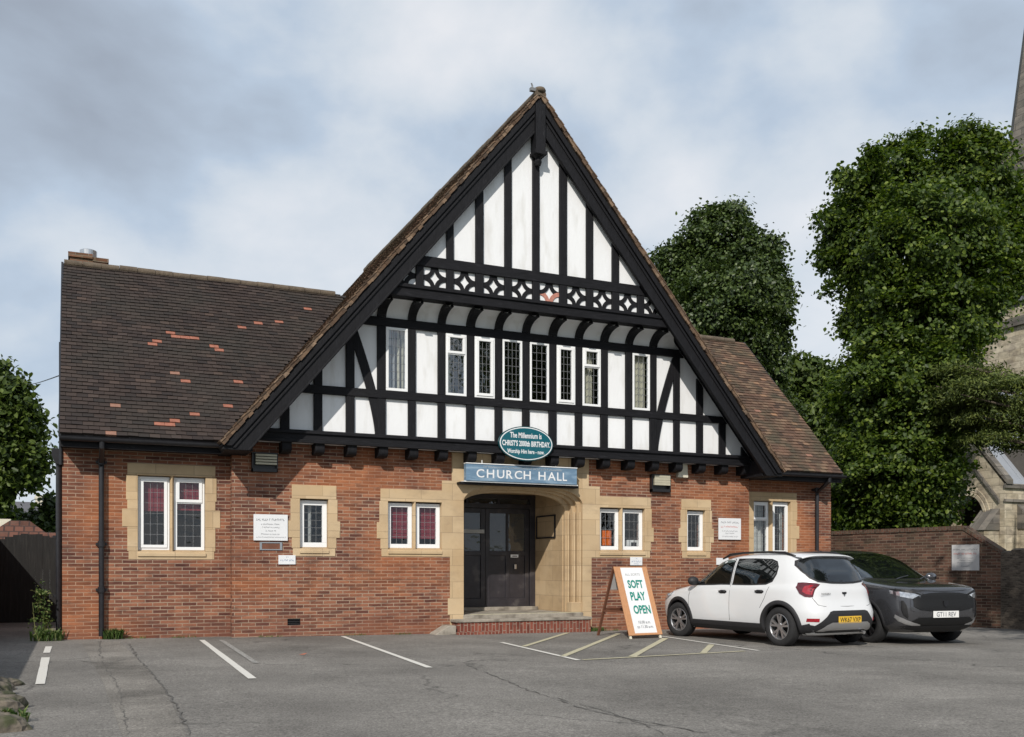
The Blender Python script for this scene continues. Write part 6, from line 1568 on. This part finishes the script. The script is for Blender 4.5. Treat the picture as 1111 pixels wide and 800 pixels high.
# left side: boundary wall, tarred fence
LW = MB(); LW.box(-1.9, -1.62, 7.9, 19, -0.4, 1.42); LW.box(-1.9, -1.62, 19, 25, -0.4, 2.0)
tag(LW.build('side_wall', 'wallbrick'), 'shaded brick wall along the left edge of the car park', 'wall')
FE = empty('board_fence', (-0.9, 23.0, 0), label='black tarred board fence closing the passage left of the hall', cat='fence')
rnd = random.Random(8); x = -1.65
while x < -0.22:
    w = rnd.uniform(0.135, 0.155); mb = MB(); pk = 1.76 + 0.16 * sin((x + 1.65) / 1.4 * pi) + rnd.uniform(-0.01, 0.01); mb.box(x, x + w - 0.001, 23.0 + rnd.uniform(0, 0.012), 23.03, -0.1, pk)
    o = mb.build('board', 'fence', FE); o.matrix_parent_inverse = Matrix.Translation((0.9, -23.0, 0)); x += w
for z in (0.4, 1.5):
    mb = MB(); mb.box(-1.65, -0.2, 23.03, 23.09, z, z + 0.09); o = mb.build('rail', 'fence', FE); o.matrix_parent_inverse = Matrix.Translation((0.9, -23.0, 0))

def house(name, cx, cy, w, d, hw, hr, rz, label, wallm, roofm, chim=None, hip=False):
    root = empty(name, (cx, cy, 0), rz, label=label, cat='house')
    mb = MB(); mb.box(-w / 2, w / 2, -d / 2, d / 2, -0.5, hw); mb.prism([(-d / 2, hw), (d / 2, hw), (0, hr - 0.1)], -w / 2, w / 2, fn=lambda q, y: (y, q[0], q[1])) if not hip else None
    mb.build('wall', wallm, root, fixn=True)
    mb = MB(); ov = 0.3; hx = d / 2 if hip else 0
    A, B = (-w / 2 - ov + (hx if hip else 0), 0, hr), (w / 2 + ov - (hx if hip else 0), 0, hr)
    c = [(-w / 2 - ov, -d / 2 - ov, hw - 0.1), (w / 2 + ov, -d / 2 - ov, hw - 0.1), (w / 2 + ov, d / 2 + ov, hw - 0.1), (-w / 2 - ov, d / 2 + ov, hw - 0.1)]
    mb.quadf([c[0], c[1], B, A]); mb.quadf([c[2], c[3], A, B])
    if hip: mb.quadf([c[1], c[2], B]); mb.quadf([c[3], c[0], A])
    rf = mb.build('roof', roofm, root)
    if chim:
        x, zt, cw = chim; mb = MB(); mb.box(x - cw / 2, x + cw / 2, -cw / 2, cw / 2, hr - 0.9, zt); mb.box(x - cw / 2 - 0.05, x + cw / 2 + 0.05, -cw / 2 - 0.05, cw / 2 + 0.05, zt - 0.25, zt - 0.1)
        cc = mb.build('chimney', 'cream', rf)
        mb = MB(); mb.tube([(x - 0.2, 0, zt), (x - 0.2, 0, zt + 0.4)], 0.12, 8); mb.tube([(x + 0.2, 0, zt), (x + 0.2, 0, zt + 0.4)], 0.12, 8)
    for sx_ in (-0.3, 0.3):
        mb = MB(); x = sx_ * w; mb.box(x - 0.5, x + 0.5, -d / 2 - 0.02, -d / 2 + 0.1, hw - 1.9, hw - 0.7); mb.build('window', 'upvc', root)
    return root
X, Y = CAMP(38, 62)
Zt = CAMP(38, 62, 545)[2]
X2, Y2, Zc_ = CAMP(43, 62, 540)
house('slate_house', X, Y, 14, 7, Zt - 2.6, Zt, 0.1, 'distant house with grey slate roof and cream chimney seen past the tree', 'cream', 'slate', (0.3 + 0.0, Zc_ + 0.15, 0.55))
X, Y = CAMP(18, 33); Zt = CAMP(18, 33, 565)[2]
house('tiled_outbuilding', X + 0.1, Y, 2.6, 2.6, Zt - 0.95, Zt, 0.0, 'low outbuilding with hipped brown clay tiled roof behind the fence', 'wallbrick', 'clay', None, hip=True)
X, Y = CAMP(58, 36); Zt = CAMP(50, 36, 577)[2]
house('tiled_outbuilding', X + 1.3, Y + 1, 4.6, 4.0, Zt - 1.0, Zt, 0.0, 'second clay roofed outbuilding half hidden by the hall corner', 'wallbrick', 'clay', None)
X, Y = CAMP(4, 34); Zt = CAMP(4, 34, 564)[2]
mb = MB(); mb.box(X - 3, X + 0.25, Y - 0.6, Y - 0.3, 0, Zt); tag(mb.build('rendered_wall', 'cream'), 'pale rendered wall glimpsed left of the clay roofed outbuilding', 'wall')

# ------------------------------------------------------------------ church on the right
CH = empty('parish_church', (34, 28, 0), label='limestone church with lead roofed aisle, arched doorway and spired tower behind the trees', cat='church')
def cp(mb, name, mat, **k):
    o = mb.build(name, mat, CH, **k); o.matrix_parent_inverse = Matrix.Translation((-34, -28, 0)); return o
GX = 30.8; y0 = YZ(1090, 540, GX)[0]; ze = YZ(1090, 529, GX)[1]
yb = 28.4; zr = ze + (yb - y0) * 1.22
ya0, _ = YZ(1071, 560, GX); ya1, _ = YZ(1031, 560, GX); za = YZ(1052, 538, GX)[1]
mb = MB()   # gable end with pointed arch doorway (in the YZ plane)
fn = lambda q, y: (y, q[0], q[1])
arcp = []
ca = (ya0 + ya1) / 2; rw = (ya1 - ya0) / 2
def pointed(r0, top, spring, n=10):
    L_ = [(ca - r0 * (cos(t * pi / 2) ** 0.85), spring + (top - spring) * sin(t * pi / 2) ** 0.9) for t in [i / n for i in range(n + 1)]]
    return L_ + [(2 * ca - p[0], p[1]) for p in reversed(L_[:-1])]
sp_ = za - 1.35
A_ = pointed(rw, za, sp_)
cols_ = [(y0, None)] + A_ + [(2 * yb - y0, None)]
ztopf = lambda y: ze + 0.12 + min(y - y0, 2 * yb - y0 - y) * 1.22
mb.prism([(y0, -0.5), (ca - rw, -0.5), (ca - rw, ztopf(ca - rw)), (y0, ztopf(y0))], GX, GX + 0.6, fn)
mb.prism([(ca + rw, -0.5), (2 * yb - y0, -0.5), (2 * yb - y0, ztopf(2 * yb - y0)), (yb, ztopf(yb)), (ca + rw, ztopf(ca + rw))], GX, GX + 0.6, fn)
for a, b in zip(A_[:-1], A_[1:]): mb.prism([a, b, (b[0], ztopf(b[0])), (a[0], ztopf(a[0]))], GX, GX + 0.6, fn)
cp(mb, 'gable_wall', 'churchstone', fixn=True)
mb = MB(); mb.box(GX + 1.2, GX + 1.3, y0, 2 * yb - y0, -0.5, ze + 1.5); cp(mb, 'inner_wall', 'interior')
for k_, (r_, dx) in enumerate(((rw + 0.22, -0.06), (rw + 0.10, -0.11))):
    mb = MB(); O_ = pointed(r_, za + (r_ - rw) * 1.3, sp_); I_ = pointed(r_ - 0.10, za + (r_ - rw - 0.10) * 1.3, sp_)
    for i in range(len(O_) - 1): mb.prism([O_[i], O_[i + 1], I_[i + 1], I_[i]], GX + dx, GX + 0.02, fn)
    cp(mb, 'arch_moulding', 'churchstone', fixn=True)
mb = MB()   # coping along the rake
for s_ in (0, 1):
    ys = [y0 - 0.15, yb] if s_ == 0 else [yb, 2 * yb - y0 + 0.15]
    mb.prism([(ys[0], ztopf(max(y0, ys[0])) + 0.0), (ys[1], ztopf(min(ys[1], 2 * yb - y0)) + 0.0), (ys[1], ztopf(min(ys[1], 2 * yb - y0)) + 0.22), (ys[0], ztopf(max(y0, ys[0])) + 0.16)], GX - 0.06, GX + 0.26, fn)
mb.prism([(y0 + 0.2, ze - 0.55 ), (yb, ze - 0.55 + (yb - y0 - 0.2) * 1.22), (yb, ze - 0.40 + (yb - y0 - 0.2) * 1.22), (y0 + 0.2, ze - 0.40)], GX - 0.08, GX + 0.02, fn)
cp(mb, 'raking_coping', 'spirestone', fixn=True)
mb = MB(); mb.box(GX + 0.6, 46, y0 + 0.0, y0 + 0.6, -0.5, ze + 0.05); mb.box(GX + 0.1, 46, 2 * yb - y0 - 0.6, 2 * yb - y0, -0.5, ze + 0.05); cp(mb, 'aisle_wall', 'churchstone')
mb = MB(); mb.box(GX - 0.05, 46, y0 - 0.10, y0 - 0.001, ze - 0.02, ze + 0.14); mb.box(GX - 0.05, 46, y0 - 0.08, y0 - 0.001, ze - 0.52, ze - 0.42); cp(mb, 'string_course', 'spirestone')
mb = MB(); mb.prism([(y0 - 0.1, ze + 0.12), (yb, zr + 0.1), (2 * yb - y0 + 0.1, ze + 0.12), (2 * yb - y0, ze), (yb, zr - 0.05), (y0, ze)], GX + 0.255, 46, fn); lr = cp(mb, 'lead_roof', 'leadroof', fixn=True)
mb = MB(); x = GX + 0.95
while x < 46:
    mb.obox(((x), (y0 - 0.1 + yb) / 2, (ze + 0.12 + zr + 0.1) / 2 + 0.03), (1, 0, 0), Vector((0, 1, 1.22)), Vector((0, -1.22, 1)), 0.035, math.hypot(yb - y0, zr - ze) / 2, 0.03); x += 0.62
cp(mb, 'lead_rolls', 'leadroof')
# corner buttress
yq = YZ(1081, 560, GX - 0.5)[0]
mb = MB(); mb.box(GX - 0.75, GX, y0 + 0.25, y0 + 0.95, -0.5, ze - 1.55); mb.cur = 1; mb.prism([(GX - 0.80, ze - 1.55), (GX, ze - 1.55), (GX, ze - 0.75)], y0 + 0.2, y0 + 1.0)
mb.cur = 0; mb.box(GX + 0.7, GX + 1.5, y0 - 0.8, y0, -0.5, ze - 1.5); mb.cur = 1; mb.prism([(y0 - 0.85, ze - 1.5), (y0, ze - 1.5), (y0, ze - 0.6)], GX + 0.65, GX + 1.55, fn)
cp(mb, 'buttress', ['churchstone', 'spirestone'], fixn=True)
# tower and spire
TX, TY0, TY1 = 40.0, 28.3, 34.5
zc_ = YZ(1080, 176, TX)[1]
mb = MB(); mb.box(TX, TX + 6.2, TY0, TY1, -0.5, zc_); tw = cp(mb, 'tower', 'churchstone')
z_b = [YZ(1100, yy, TX)[1] for yy in (355, 190)]
for z in z_b + [zc_ - 0.4]: mb = MB(); mb.box(TX - 0.18, TX + 6.38, TY0 - 0.18, TY1 + 0.18, z, z + 0.4); cp(mb, 'tower_string_course', 'spirestone')
mb = MB()
mb.box(TX - 0.05, TX + 0.3, TY0, TY1, zc_, zc_ + 0.5); mb.box(TX + 5.9, TX + 6.2, TY0, TY1, zc_, zc_ + 0.5); mb.box(TX, TX + 6.2, TY0 - 0.02, TY0 + 0.3, zc_, zc_ + 0.5)
cp(mb, 'tower_parapet', 'spirestone')
for yy in (TY0 + 1.1, TY0 + 3.1, TY0 + 5.1):
    mb = MB(); z0 = z_b[0] + 0.9; zt = z0 + 4.2
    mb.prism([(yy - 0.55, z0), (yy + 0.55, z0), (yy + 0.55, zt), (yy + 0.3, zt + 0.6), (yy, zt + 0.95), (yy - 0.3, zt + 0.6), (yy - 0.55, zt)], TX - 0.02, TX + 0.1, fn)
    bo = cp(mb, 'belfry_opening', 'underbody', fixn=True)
    mb = MB()
    for i in range(10): z = z0 + 0.2 + i * 0.42; mb.prism([(TX - 0.10, z), (TX - 0.02, z + 0.22), (TX - 0.02, z + 0.26), (TX - 0.12, z + 0.04)], yy - 0.55, yy + 0.55)
    mb.build('louvre', 'slate', bo, fixn=True)
mb = MB(); cx0, cy0 = TX + 3.1, (TY0 + TY1) / 2; Rb = 2.55
ring_ = [(cx0 + Rb * cos(pi / 8 + i * pi / 4), cy0 + Rb * sin(pi / 8 + i * pi / 4), zc_ + 0.1) for i in range(8)]
ap = (cx0, cy0, 41.0)
for i in range(8): mb.quadf([ring_[i], ring_[(i + 1) % 8], ap])
cp(mb, 'spire', 'spirestone', fixn=True)
for (x, y) in ((TX + 0.3, TY0 + 0.3), (TX + 0.3, TY1 - 0.3), (TX + 5.9, TY0 + 0.3), (TX + 5.9, TY1 - 0.3)):
    mb = MB(); mb.box(x - 0.3, x + 0.3, y - 0.3, y + 0.3, zc_, zc_ + 0.9)
    mb.lathe([(0.34, 0.9), (0.06, 2.15), (0.16, 2.2), (0.10, 2.32), (0.05, 2.36), (0.14, 2.46), (0.03, 2.62), (0.001, 2.7)], (x, y, zc_ - 0.1), n=8); cp(mb, 'pinnacle', 'spirestone', fixn=True)

# ------------------------------------------------------------------ vegetation
def foliage(name, blobs, n_clump, per, leaf, mat, parent, seed=0, spread=0.28, flat=0.6, shell=(0.72, 1.04), droop=0.15, aspect=0.62, inner=0.12):
    """leaf-sized faces gathered in clumps through the outer part of every blob"""
    rg = np.random.default_rng(seed)
    B = np.array([b[:3] for b in blobs]); Rr = np.array([b[3:6] for b in blobs])
    area = (Rr[:, 0] * Rr[:, 2] + Rr[:, 1] * Rr[:, 2] + Rr[:, 0] * Rr[:, 1]); pr = area / area.sum()
    C = []; D = []
    while len(C) < n_clump:
        k = rg.choice(len(B), p=pr); d = rg.normal(size=3); d /= np.linalg.norm(d)
        lump = 1.0 + 0.13 * math.sin(d[0] * 5.1 + k * 1.7) * math.sin(d[2] * 6.3 + k) + 0.09 * math.sin(d[1] * 11 + d[2] * 9 + k)
        rr = (rg.uniform(*shell) if rg.random() > 0.03 else rg.uniform(1.02, 1.12)) if rg.random() > inner else rg.uniform(0.2, shell[0])
        rr *= lump
        p = B[k] + d * Rr[k] * rr
        q = np.linalg.norm((p - B) / Rr, axis=1); q[k] = 9
        if (q < 0.62).any() and rg.random() > inner: continue
        C.append(p); D.append(d)
    C = np.array(C); D = np.array(D)
    idx = np.repeat(np.arange(n_clump), per); cs_ = rg.uniform(0.6, 1.35, n_clump)[idx]
    off = rg.normal(size=(len(idx), 3)) * spread * cs_[:, None]; off[:, 2] *= flat
    P = C[idx] + off; P[:, 2] -= droop * np.linalg.norm(off[:, :2], axis=1)
    CN = D * 0.6 + rg.normal(size=D.shape) * 0.45 + np.array([0, 0, 0.6]); CN /= np.linalg.norm(CN, axis=1)[:, None]
    nrm = rg.normal(size=(len(idx), 3)) * 0.42 + CN[idx]; nrm /= np.linalg.norm(nrm, axis=1)[:, None]
    t = np.cross(nrm, rg.normal(size=(len(idx), 3))); t /= np.linalg.norm(t, axis=1)[:, None]; b = np.cross(nrm, t)
    s = leaf * rg.uniform(0.6, 1.35, len(idx))[:, None]
    V = np.empty((len(idx), 6, 3))
    V[:, 0] = P - t * s * 0.5; V[:, 1] = P - t * s * 0.15 + b * s * aspect * 0.5; V[:, 2] = P + t * s * 0.22 + b * s * aspect * 0.42
    V[:, 3] = P + t * s * 0.6 - nrm * s * 0.12; V[:, 4] = P + t * s * 0.22 - b * s * aspect * 0.42; V[:, 5] = P - t * s * 0.15 - b * s * aspect * 0.5
    V[:, 1] += nrm * s * 0.07; V[:, 5] += nrm * s * 0.07; V[:, 2] += nrm * s * 0.04; V[:, 4] += nrm * s * 0.04
    nl = len(idx); me = bpy.data.meshes.new(name); me.vertices.add(nl * 6); me.vertices.foreach_set('co', V.reshape(-1))
    base = np.arange(nl)[:, None] * 6
    loops = np.concatenate([base + np.array([0, 1, 2, 3]), base + np.array([0, 3, 4, 5])], axis=1).reshape(-1)
    me.loops.add(nl * 8); me.loops.foreach_set('vertex_index', loops.astype(np.int32))
    me.polygons.add(nl * 2); me.polygons.foreach_set('loop_start', np.arange(0, nl * 8, 4, dtype=np.int32)); me.polygons.foreach_set('loop_total', np.full(nl * 2, 4, dtype=np.int32))
    me.materials.append(M[mat]); me.update(calc_edges=True); me.validate()
    o = bpy.data.objects.new(name, me); COL.objects.link(o)
    if parent: o.parent = parent; o.matrix_parent_inverse = Matrix.Translation(parent.location).inverted()
    return o
def tree(name, base, blobs, label, mat, n_clump, per, leaf, seed, trunk_r=0.3, cat='tree', group=None, apex=None, **k):
    root = empty(name, base, label=label, cat=cat, group=group)
    rnd = random.Random(seed); b = Vector(base); mb = MB()
    top = Vector((sum(q[0] for q in blobs) / len(blobs), sum(q[1] for q in blobs) / len(blobs), max(q[2] for q in blobs)))
    if apex: top = Vector(apex)
    pts = [b + (top - b) * f + Vector((rnd.uniform(-.15, .15), rnd.uniform(-.15, .15), 0)) * (f > 0) for f in (0, 0.2, 0.4, 0.6, 0.8, 1.0)]
    mb.tube(pts, [trunk_r * (1.25 - 1.1 * f) for f in (0, 0.2, 0.4, 0.6, 0.8, 1.0)], 10)
    o = mb.build('trunk', 'bark', root, smooth=True); o.matrix_parent_inverse = Matrix.Translation(root.location).inverted()
    mb = MB()
    for q in blobs:
        if q[3] < 0.6 and len(blobs) > 12: continue
        c = Vector(q[:3]); f = max(0.15, min(0.85, (c.z - b.z - q[5] * 0.5) / max(top.z - b.z, 1) )); a = b + (top - b) * f
        for j in range(3):
            e_ = c + Vector((rnd.uniform(-.6, .6) * q[3], rnd.uniform(-.6, .6) * q[4], rnd.uniform(-.5, .25) * q[5])); m_ = a.lerp(e_, 0.5) + Vector((0, 0, -0.1 * (e_ - a).length))
            mb.tube([a, m_, e_], [trunk_r * 0.35, trunk_r * 0.2, trunk_r * 0.06], 6)
    o = mb.build('limbs', 'bark', root, smooth=True); o.matrix_parent_inverse = Matrix.Translation(root.location).inverted()
    foliage('crown', blobs, n_clump, per, leaf, mat, root, seed, **k)
    return root
def blobs_px(zc, L_, depth=0.8):
    """crown lobes: photo x, y, radius in photo px at camera distance zc, plus depth offset"""
    out = []; s_ = zc / F
    for (x, y, rx, ry, *dz) in L_:
        dd = dz[0] if dz else 0.0
        X, Y, Z = CAMP(x, zc + dd, y); out.append((X, Y, Z, rx * s_, max(rx, ry * 0.7) * s_ * depth, ry * s_))
    return out
# big lime tree right of the hall
Z1_ = 29.5
Bt = blobs_px(Z1_, [(985, 215, 55, 45, 0.5), (1050, 195, 50, 45), (935, 262, 42, 45, 0.4), (1010, 270, 75, 62, -1), (1075, 255, 42, 62, 0.5), (1100, 235, 30, 42, 0.8), (1093, 300, 26, 24, 0.5), (965, 385, 42, 50, 0.2), (950, 218, 34, 38, 0.4), (1000, 345, 68, 55, -0.8), (1045, 330, 45, 50), (955, 330, 40, 35, 0.5), (985, 420, 70, 58, -1.0), (1030, 425, 42, 55), (930, 425, 32, 40, 0.6), (975, 505, 70, 52, -1.0), (935, 520, 38, 50), (1015, 518, 32, 42, 0.4), (972, 560, 60, 28, -0.5), (915, 555, 22, 34, 1.0), (905, 500, 14, 30, 1.0)])
rs_ = random.Random(31)
for (x, y) in ((925, 195), (948, 172), (972, 160), (1000, 156), (1030, 150), (1058, 150), (905, 232), (896, 275), (905, 310), (1075, 158), (918, 350), (1045, 140)):
    Bt += blobs_px(Z1_ + rs_.uniform(-1, 1), [(x + rs_.uniform(-5, 5), y + rs_.uniform(-5, 5), rs_.uniform(7, 13), rs_.uniform(8, 14))])
X, Y = CAMP(995, Z1_); tree('lime_tree', (X, Y, -0.3), Bt, 'tall dense broadleaf tree beside the church, tallest tree in view', 'leaf', 3600, 64, 0.112, 11, 0.32, apex=(X, Y, 9.5), spread=0.20, inner=0.10, aspect=0.8)
# tree behind the hall roof
Z2_ = 40.0
Bt = blobs_px(Z2_, [(782, 275, 42, 45), (752, 300, 42, 40, 0.5), (815, 300, 38, 45), (745, 345, 40, 40), (785, 345, 60, 55, -1), (825, 350, 30, 42), (775, 400, 58, 50), (820, 405, 30, 40), (800, 460, 60, 45), (735, 390, 30, 40), (762, 240, 14, 14), (796, 232, 16, 12), (836, 272, 12, 16), (848, 318, 9, 14), (722, 288, 11, 16), (712, 330, 9, 14), (843, 372, 12, 16)])
X, Y = CAMP(785, Z2_); tree('broadleaf_tree', (X, Y, -0.3), Bt, 'rounded dark green tree rising behind the right slope of the hall roof', 'leaf_dark', 2500, 56, 0.14, 12, 0.35, spread=0.25, aspect=0.75)
# lower trees between
Z3_ = 58.0
Bt = blobs_px(Z3_, [(868, 412, 26, 24), (895, 425, 20, 22), (850, 440, 28, 30), (885, 460, 34, 34), (860, 490, 40, 34), (905, 500, 24, 30)])
X, Y = CAMP(872, Z3_); tree('broadleaf_tree', (X, Y, -0.3), Bt, 'paler bushy tree far behind, between the hall roof and the tallest tree', 'leaf_mid', 700, 28, 0.34, 13, 0.3, spread=0.45)
# left tree
Z4_ = 46.0
Bt = blobs_px(Z4_, [(2, 430, 26, 28), (-28, 424, 40, 38), (16, 462, 24, 28), (-10, 470, 42, 40), (26, 497, 20, 20), (8, 520, 24, 16), (36, 522, 8, 6), (-30, 520, 34, 30), (-4, 545, 14, 9), (-70, 470, 45, 60)])
X, Y = CAMP(-15, Z4_); tree('broadleaf_tree', (X, Y, -0.3), Bt, 'green tree at the far left edge beyond the fence', 'leaf_mid', 950, 30, 0.28, 14, 0.35, spread=0.36)
Z5_ = 50.0
Bt = blobs_px(Z5_, [(36, 572, 14, 9), (52, 568, 14, 12), (45, 560, 8, 7), (64, 570, 12, 10), (12, 562, 14, 8), (55, 545, 4, 9)])
X, Y = CAMP(48, Z5_); tree('garden_hedge', (X, Y, -0.3), Bt, 'low dark bushes in front of the slate roofed house', 'leaf_dark', 220, 26, 0.26, 15, 0.06, cat='bush', spread=0.25)
# conifer reaching in at the right edge
Z6_ = 26.5
Bt = blobs_px(Z6_, [(1030, 398, 18, 4), (1060, 406, 26, 4, 0.4), (1055, 416, 34, 5, -0.4), (1098, 414, 32, 7), (1037, 431, 30, 5), (1074, 436, 42, 7, 0.5), (1106, 441, 26, 9, -0.4), (1052, 452, 30, 5), (1088, 460, 36, 7, 0.4), (1068, 474, 24, 4), (1106, 478, 20, 6), (1150, 440, 30, 60)], 1.6)
X, Y = CAMP(1215, Z6_); tree('conifer_tree', (X, Y, -0.3), Bt, 'olive green conifer with layered boughs at the right edge before the church', 'yew', 620, 46, 0.11, 16, 0.25, apex=(X, Y, 10.0), spread=0.16, flat=0.5, aspect=0.3, droop=0.35, shell=(0.3, 1.05), inner=0.3)
# unseen tree added off to the right, shading the wall and car park corner
Bt = [(14.8, 5.2, 8.4, 3.2, 3.2, 3.0), (16.6, 4.4, 8.9, 2.8, 2.8, 2.8), (15.4, 3.4, 9.6, 2.8, 2.8, 2.6), (16.4, 6.0, 7.4, 2.4, 2.2, 1.8)]
tree('broadleaf_tree', (17.6, 4.2, -0.3), Bt, 'unseen broadleaf tree added beyond the right edge to shade the boundary wall', 'leaf_mid', 800, 26, 0.22, 19, 0.3, spread=0.35)

def weeds(name, x, y, n, h, label, seed=0, spread=0.15, leafw=0.03):
    rnd = random.Random(seed); mb = MB(); z0 = gz(x); n *= 4; leafw *= 0.4
    for i in range(n):
        a = rnd.uniform(0, 2 * pi); r_ = rnd.uniform(0, spread); bx, by = x + r_ * cos(a), y + r_ * sin(a) * 0.6
        hh = h * rnd.uniform(0.5, 1.1); a2 = rnd.uniform(0, 2 * pi); ln = rnd.uniform(0.15, 0.6) * hh
        p = Vector((bx, by, z0)); d = Vector((cos(a2), sin(a2), 0)); s_ = Vector((-sin(a2), cos(a2), 0)) * leafw * rnd.uniform(0.6, 1.3)
        m_ = p + d * ln * 0.5 + Vector((0, 0, hh * 0.7)); t = p + d * ln * 1.2 + Vector((0, 0, hh * rnd.uniform(0.6, 1.0)))
        mb.quadf([p - s_ * 0.3, p + s_ * 0.3, m_ + s_, m_ - s_]); mb.quadf([m_ - s_, m_ + s_, t])
    o = mb.build(name, 'weed'); tag(o, label, 'weeds'); return o
def leafy(name, x, y, zt, r_, n, per, leaf, label, seed, mat='weed'):
    b = [(x, y, gz(x) + zt * f, r_ * (1.1 - 0.6 * f), r_ * (1.1 - 0.6 * f), zt * 0.28) for f in (0.2, 0.5, 0.8)]
    root = empty(name, (x, y, gz(x)), label=label, cat='plant')
    mb = MB(); mb.tube([(x, y, gz(x)), (x + 0.03, y, gz(x) + zt * 0.9)], [0.012, 0.004], 5); mb.tube([(x - 0.1, y, gz(x)), (x - 0.15, y, gz(x) + zt * 0.7)], [0.01, 0.004], 5)
    o = mb.build('stem', 'weed', root); o.matrix_parent_inverse = Matrix.Translation(root.location).inverted()
    foliage('leaves', b, n, per, leaf, mat, root, seed, spread=r_ * 0.3)
X, Y = GP(125, 697); weeds('grass_tuft', X, 17.33, 60, 0.20, 'pale grassy tuft at the foot of the black downpipe', 1, 0.16)
X, Y = GP(56, 692); leafy('tall_weed', -0.50, 17.9, 0.85, 0.15, 50, 11, 0.045, 'tall leafy weed against the left corner of the hall', 2)
X, Y = GP(52, 700); weeds('grass_tuft', -0.42, 17.2, 50, 0.22, 'green weeds at the ground beside the left corner of the hall', 3, 0.25)
X, Y = GP(668, 688); weeds('grass_tuft', X, 17.08, 70, 0.09, 'low weeds behind the pavement board at the foot of the brick wall', 4, 0.30, 0.02)
X, Y = GP(8, 784); weeds('grass_tuft', X - 0.05, Y, 60, 0.12, 'bright green weeds by the broken kerb in the bottom left corner', 5, 0.20)
for i, (px, py) in enumerate(((328, 711),)):
    X, Y = GP(px, py); mb = MB(); mb.quadf([(X - 0.05, Y, gz(X) + 0.01), (X + 0.02, Y - 0.04, gz(X) + 0.012), (X + 0.07, Y, gz(X) + 0.03), (X + 0.0, Y + 0.04, gz(X) + 0.012)]); tag(mb.build('fallen_leaf', 'rust'), 'single reddish dead leaf lying on the open asphalt', 'leaf')
# stump with root at the bottom left
X, Y = GP(6, 760); Y -= 0.2
rnd = random.Random(2)
KS = empty('broken_kerb', (X - 0.3, Y, gz(X)), label='low broken stone kerb with moss at the bottom left corner', cat='kerb')
bm_ = []
for i in range(9):
    mb = MB(); cxk = X - 0.26 + rnd.uniform(-0.05, 0.05) + 0.03 * i; cyk = Y + 1.35 - i * 0.36; rr = rnd.uniform(0.13, 0.21); hh = rnd.uniform(0.07, 0.15); rows = []
    for j, (z, k_) in enumerate(((-0.1, 1.1), (0.3, 1.05), (0.7, 0.95), (0.95, 0.7), (1.0, 0.35), (1.0, 0.02))):
        ring2 = [(cxk + rr * k_ * (1 + 0.16 * sin(3 * a + i) + 0.10 * sin(5 * a + j + i * 2)) * cos(a) * 1.25, cyk + rr * k_ * (1 + 0.14 * cos(4 * a + i)) * sin(a), gz(X) + hh * (z + 0.10 * sin(4 * a + i * 1.3) * (z > 0.5))) for a in [2 * pi * q / 22 for q in range(23)]]
        rows.append(ring2)
    mb.grid(rows); o = mb.build('kerb_stone', 'kerbstone', KS, smooth=False, fixn=True); o.matrix_parent_inverse = Matrix.Translation(KS.location).inverted()

rnd = random.Random(77); tufts = MB()
spots = [(3.1, 17.10), (4.6, 17.12), (5.5, 17.12), (9.9, 17.1), (0.9, 17.36), (1.7, 17.38)]
for i, (x, y) in enumerate(spots):
    for q in range(26):
        bx, by = x + rnd.uniform(-0.2, 0.2), y + rnd.uniform(-0.03, 0.02); h_ = rnd.uniform(0.02, 0.06); a2 = rnd.uniform(0, 6.28); d = Vector((cos(a2), sin(a2) * 0.5, 0)) * h_ * 0.7; w = 0.006
        p = Vector((bx, by, gz(bx))); tufts.quadf([p + Vector((-w, 0, 0)), p + Vector((w, 0, 0)), p + d + Vector((0, 0, h_))])
tag(tufts.build('moss_fringe', 'weed'), kind='stuff', label='thin moss and grass along the foot of the brick wall', cat='moss')
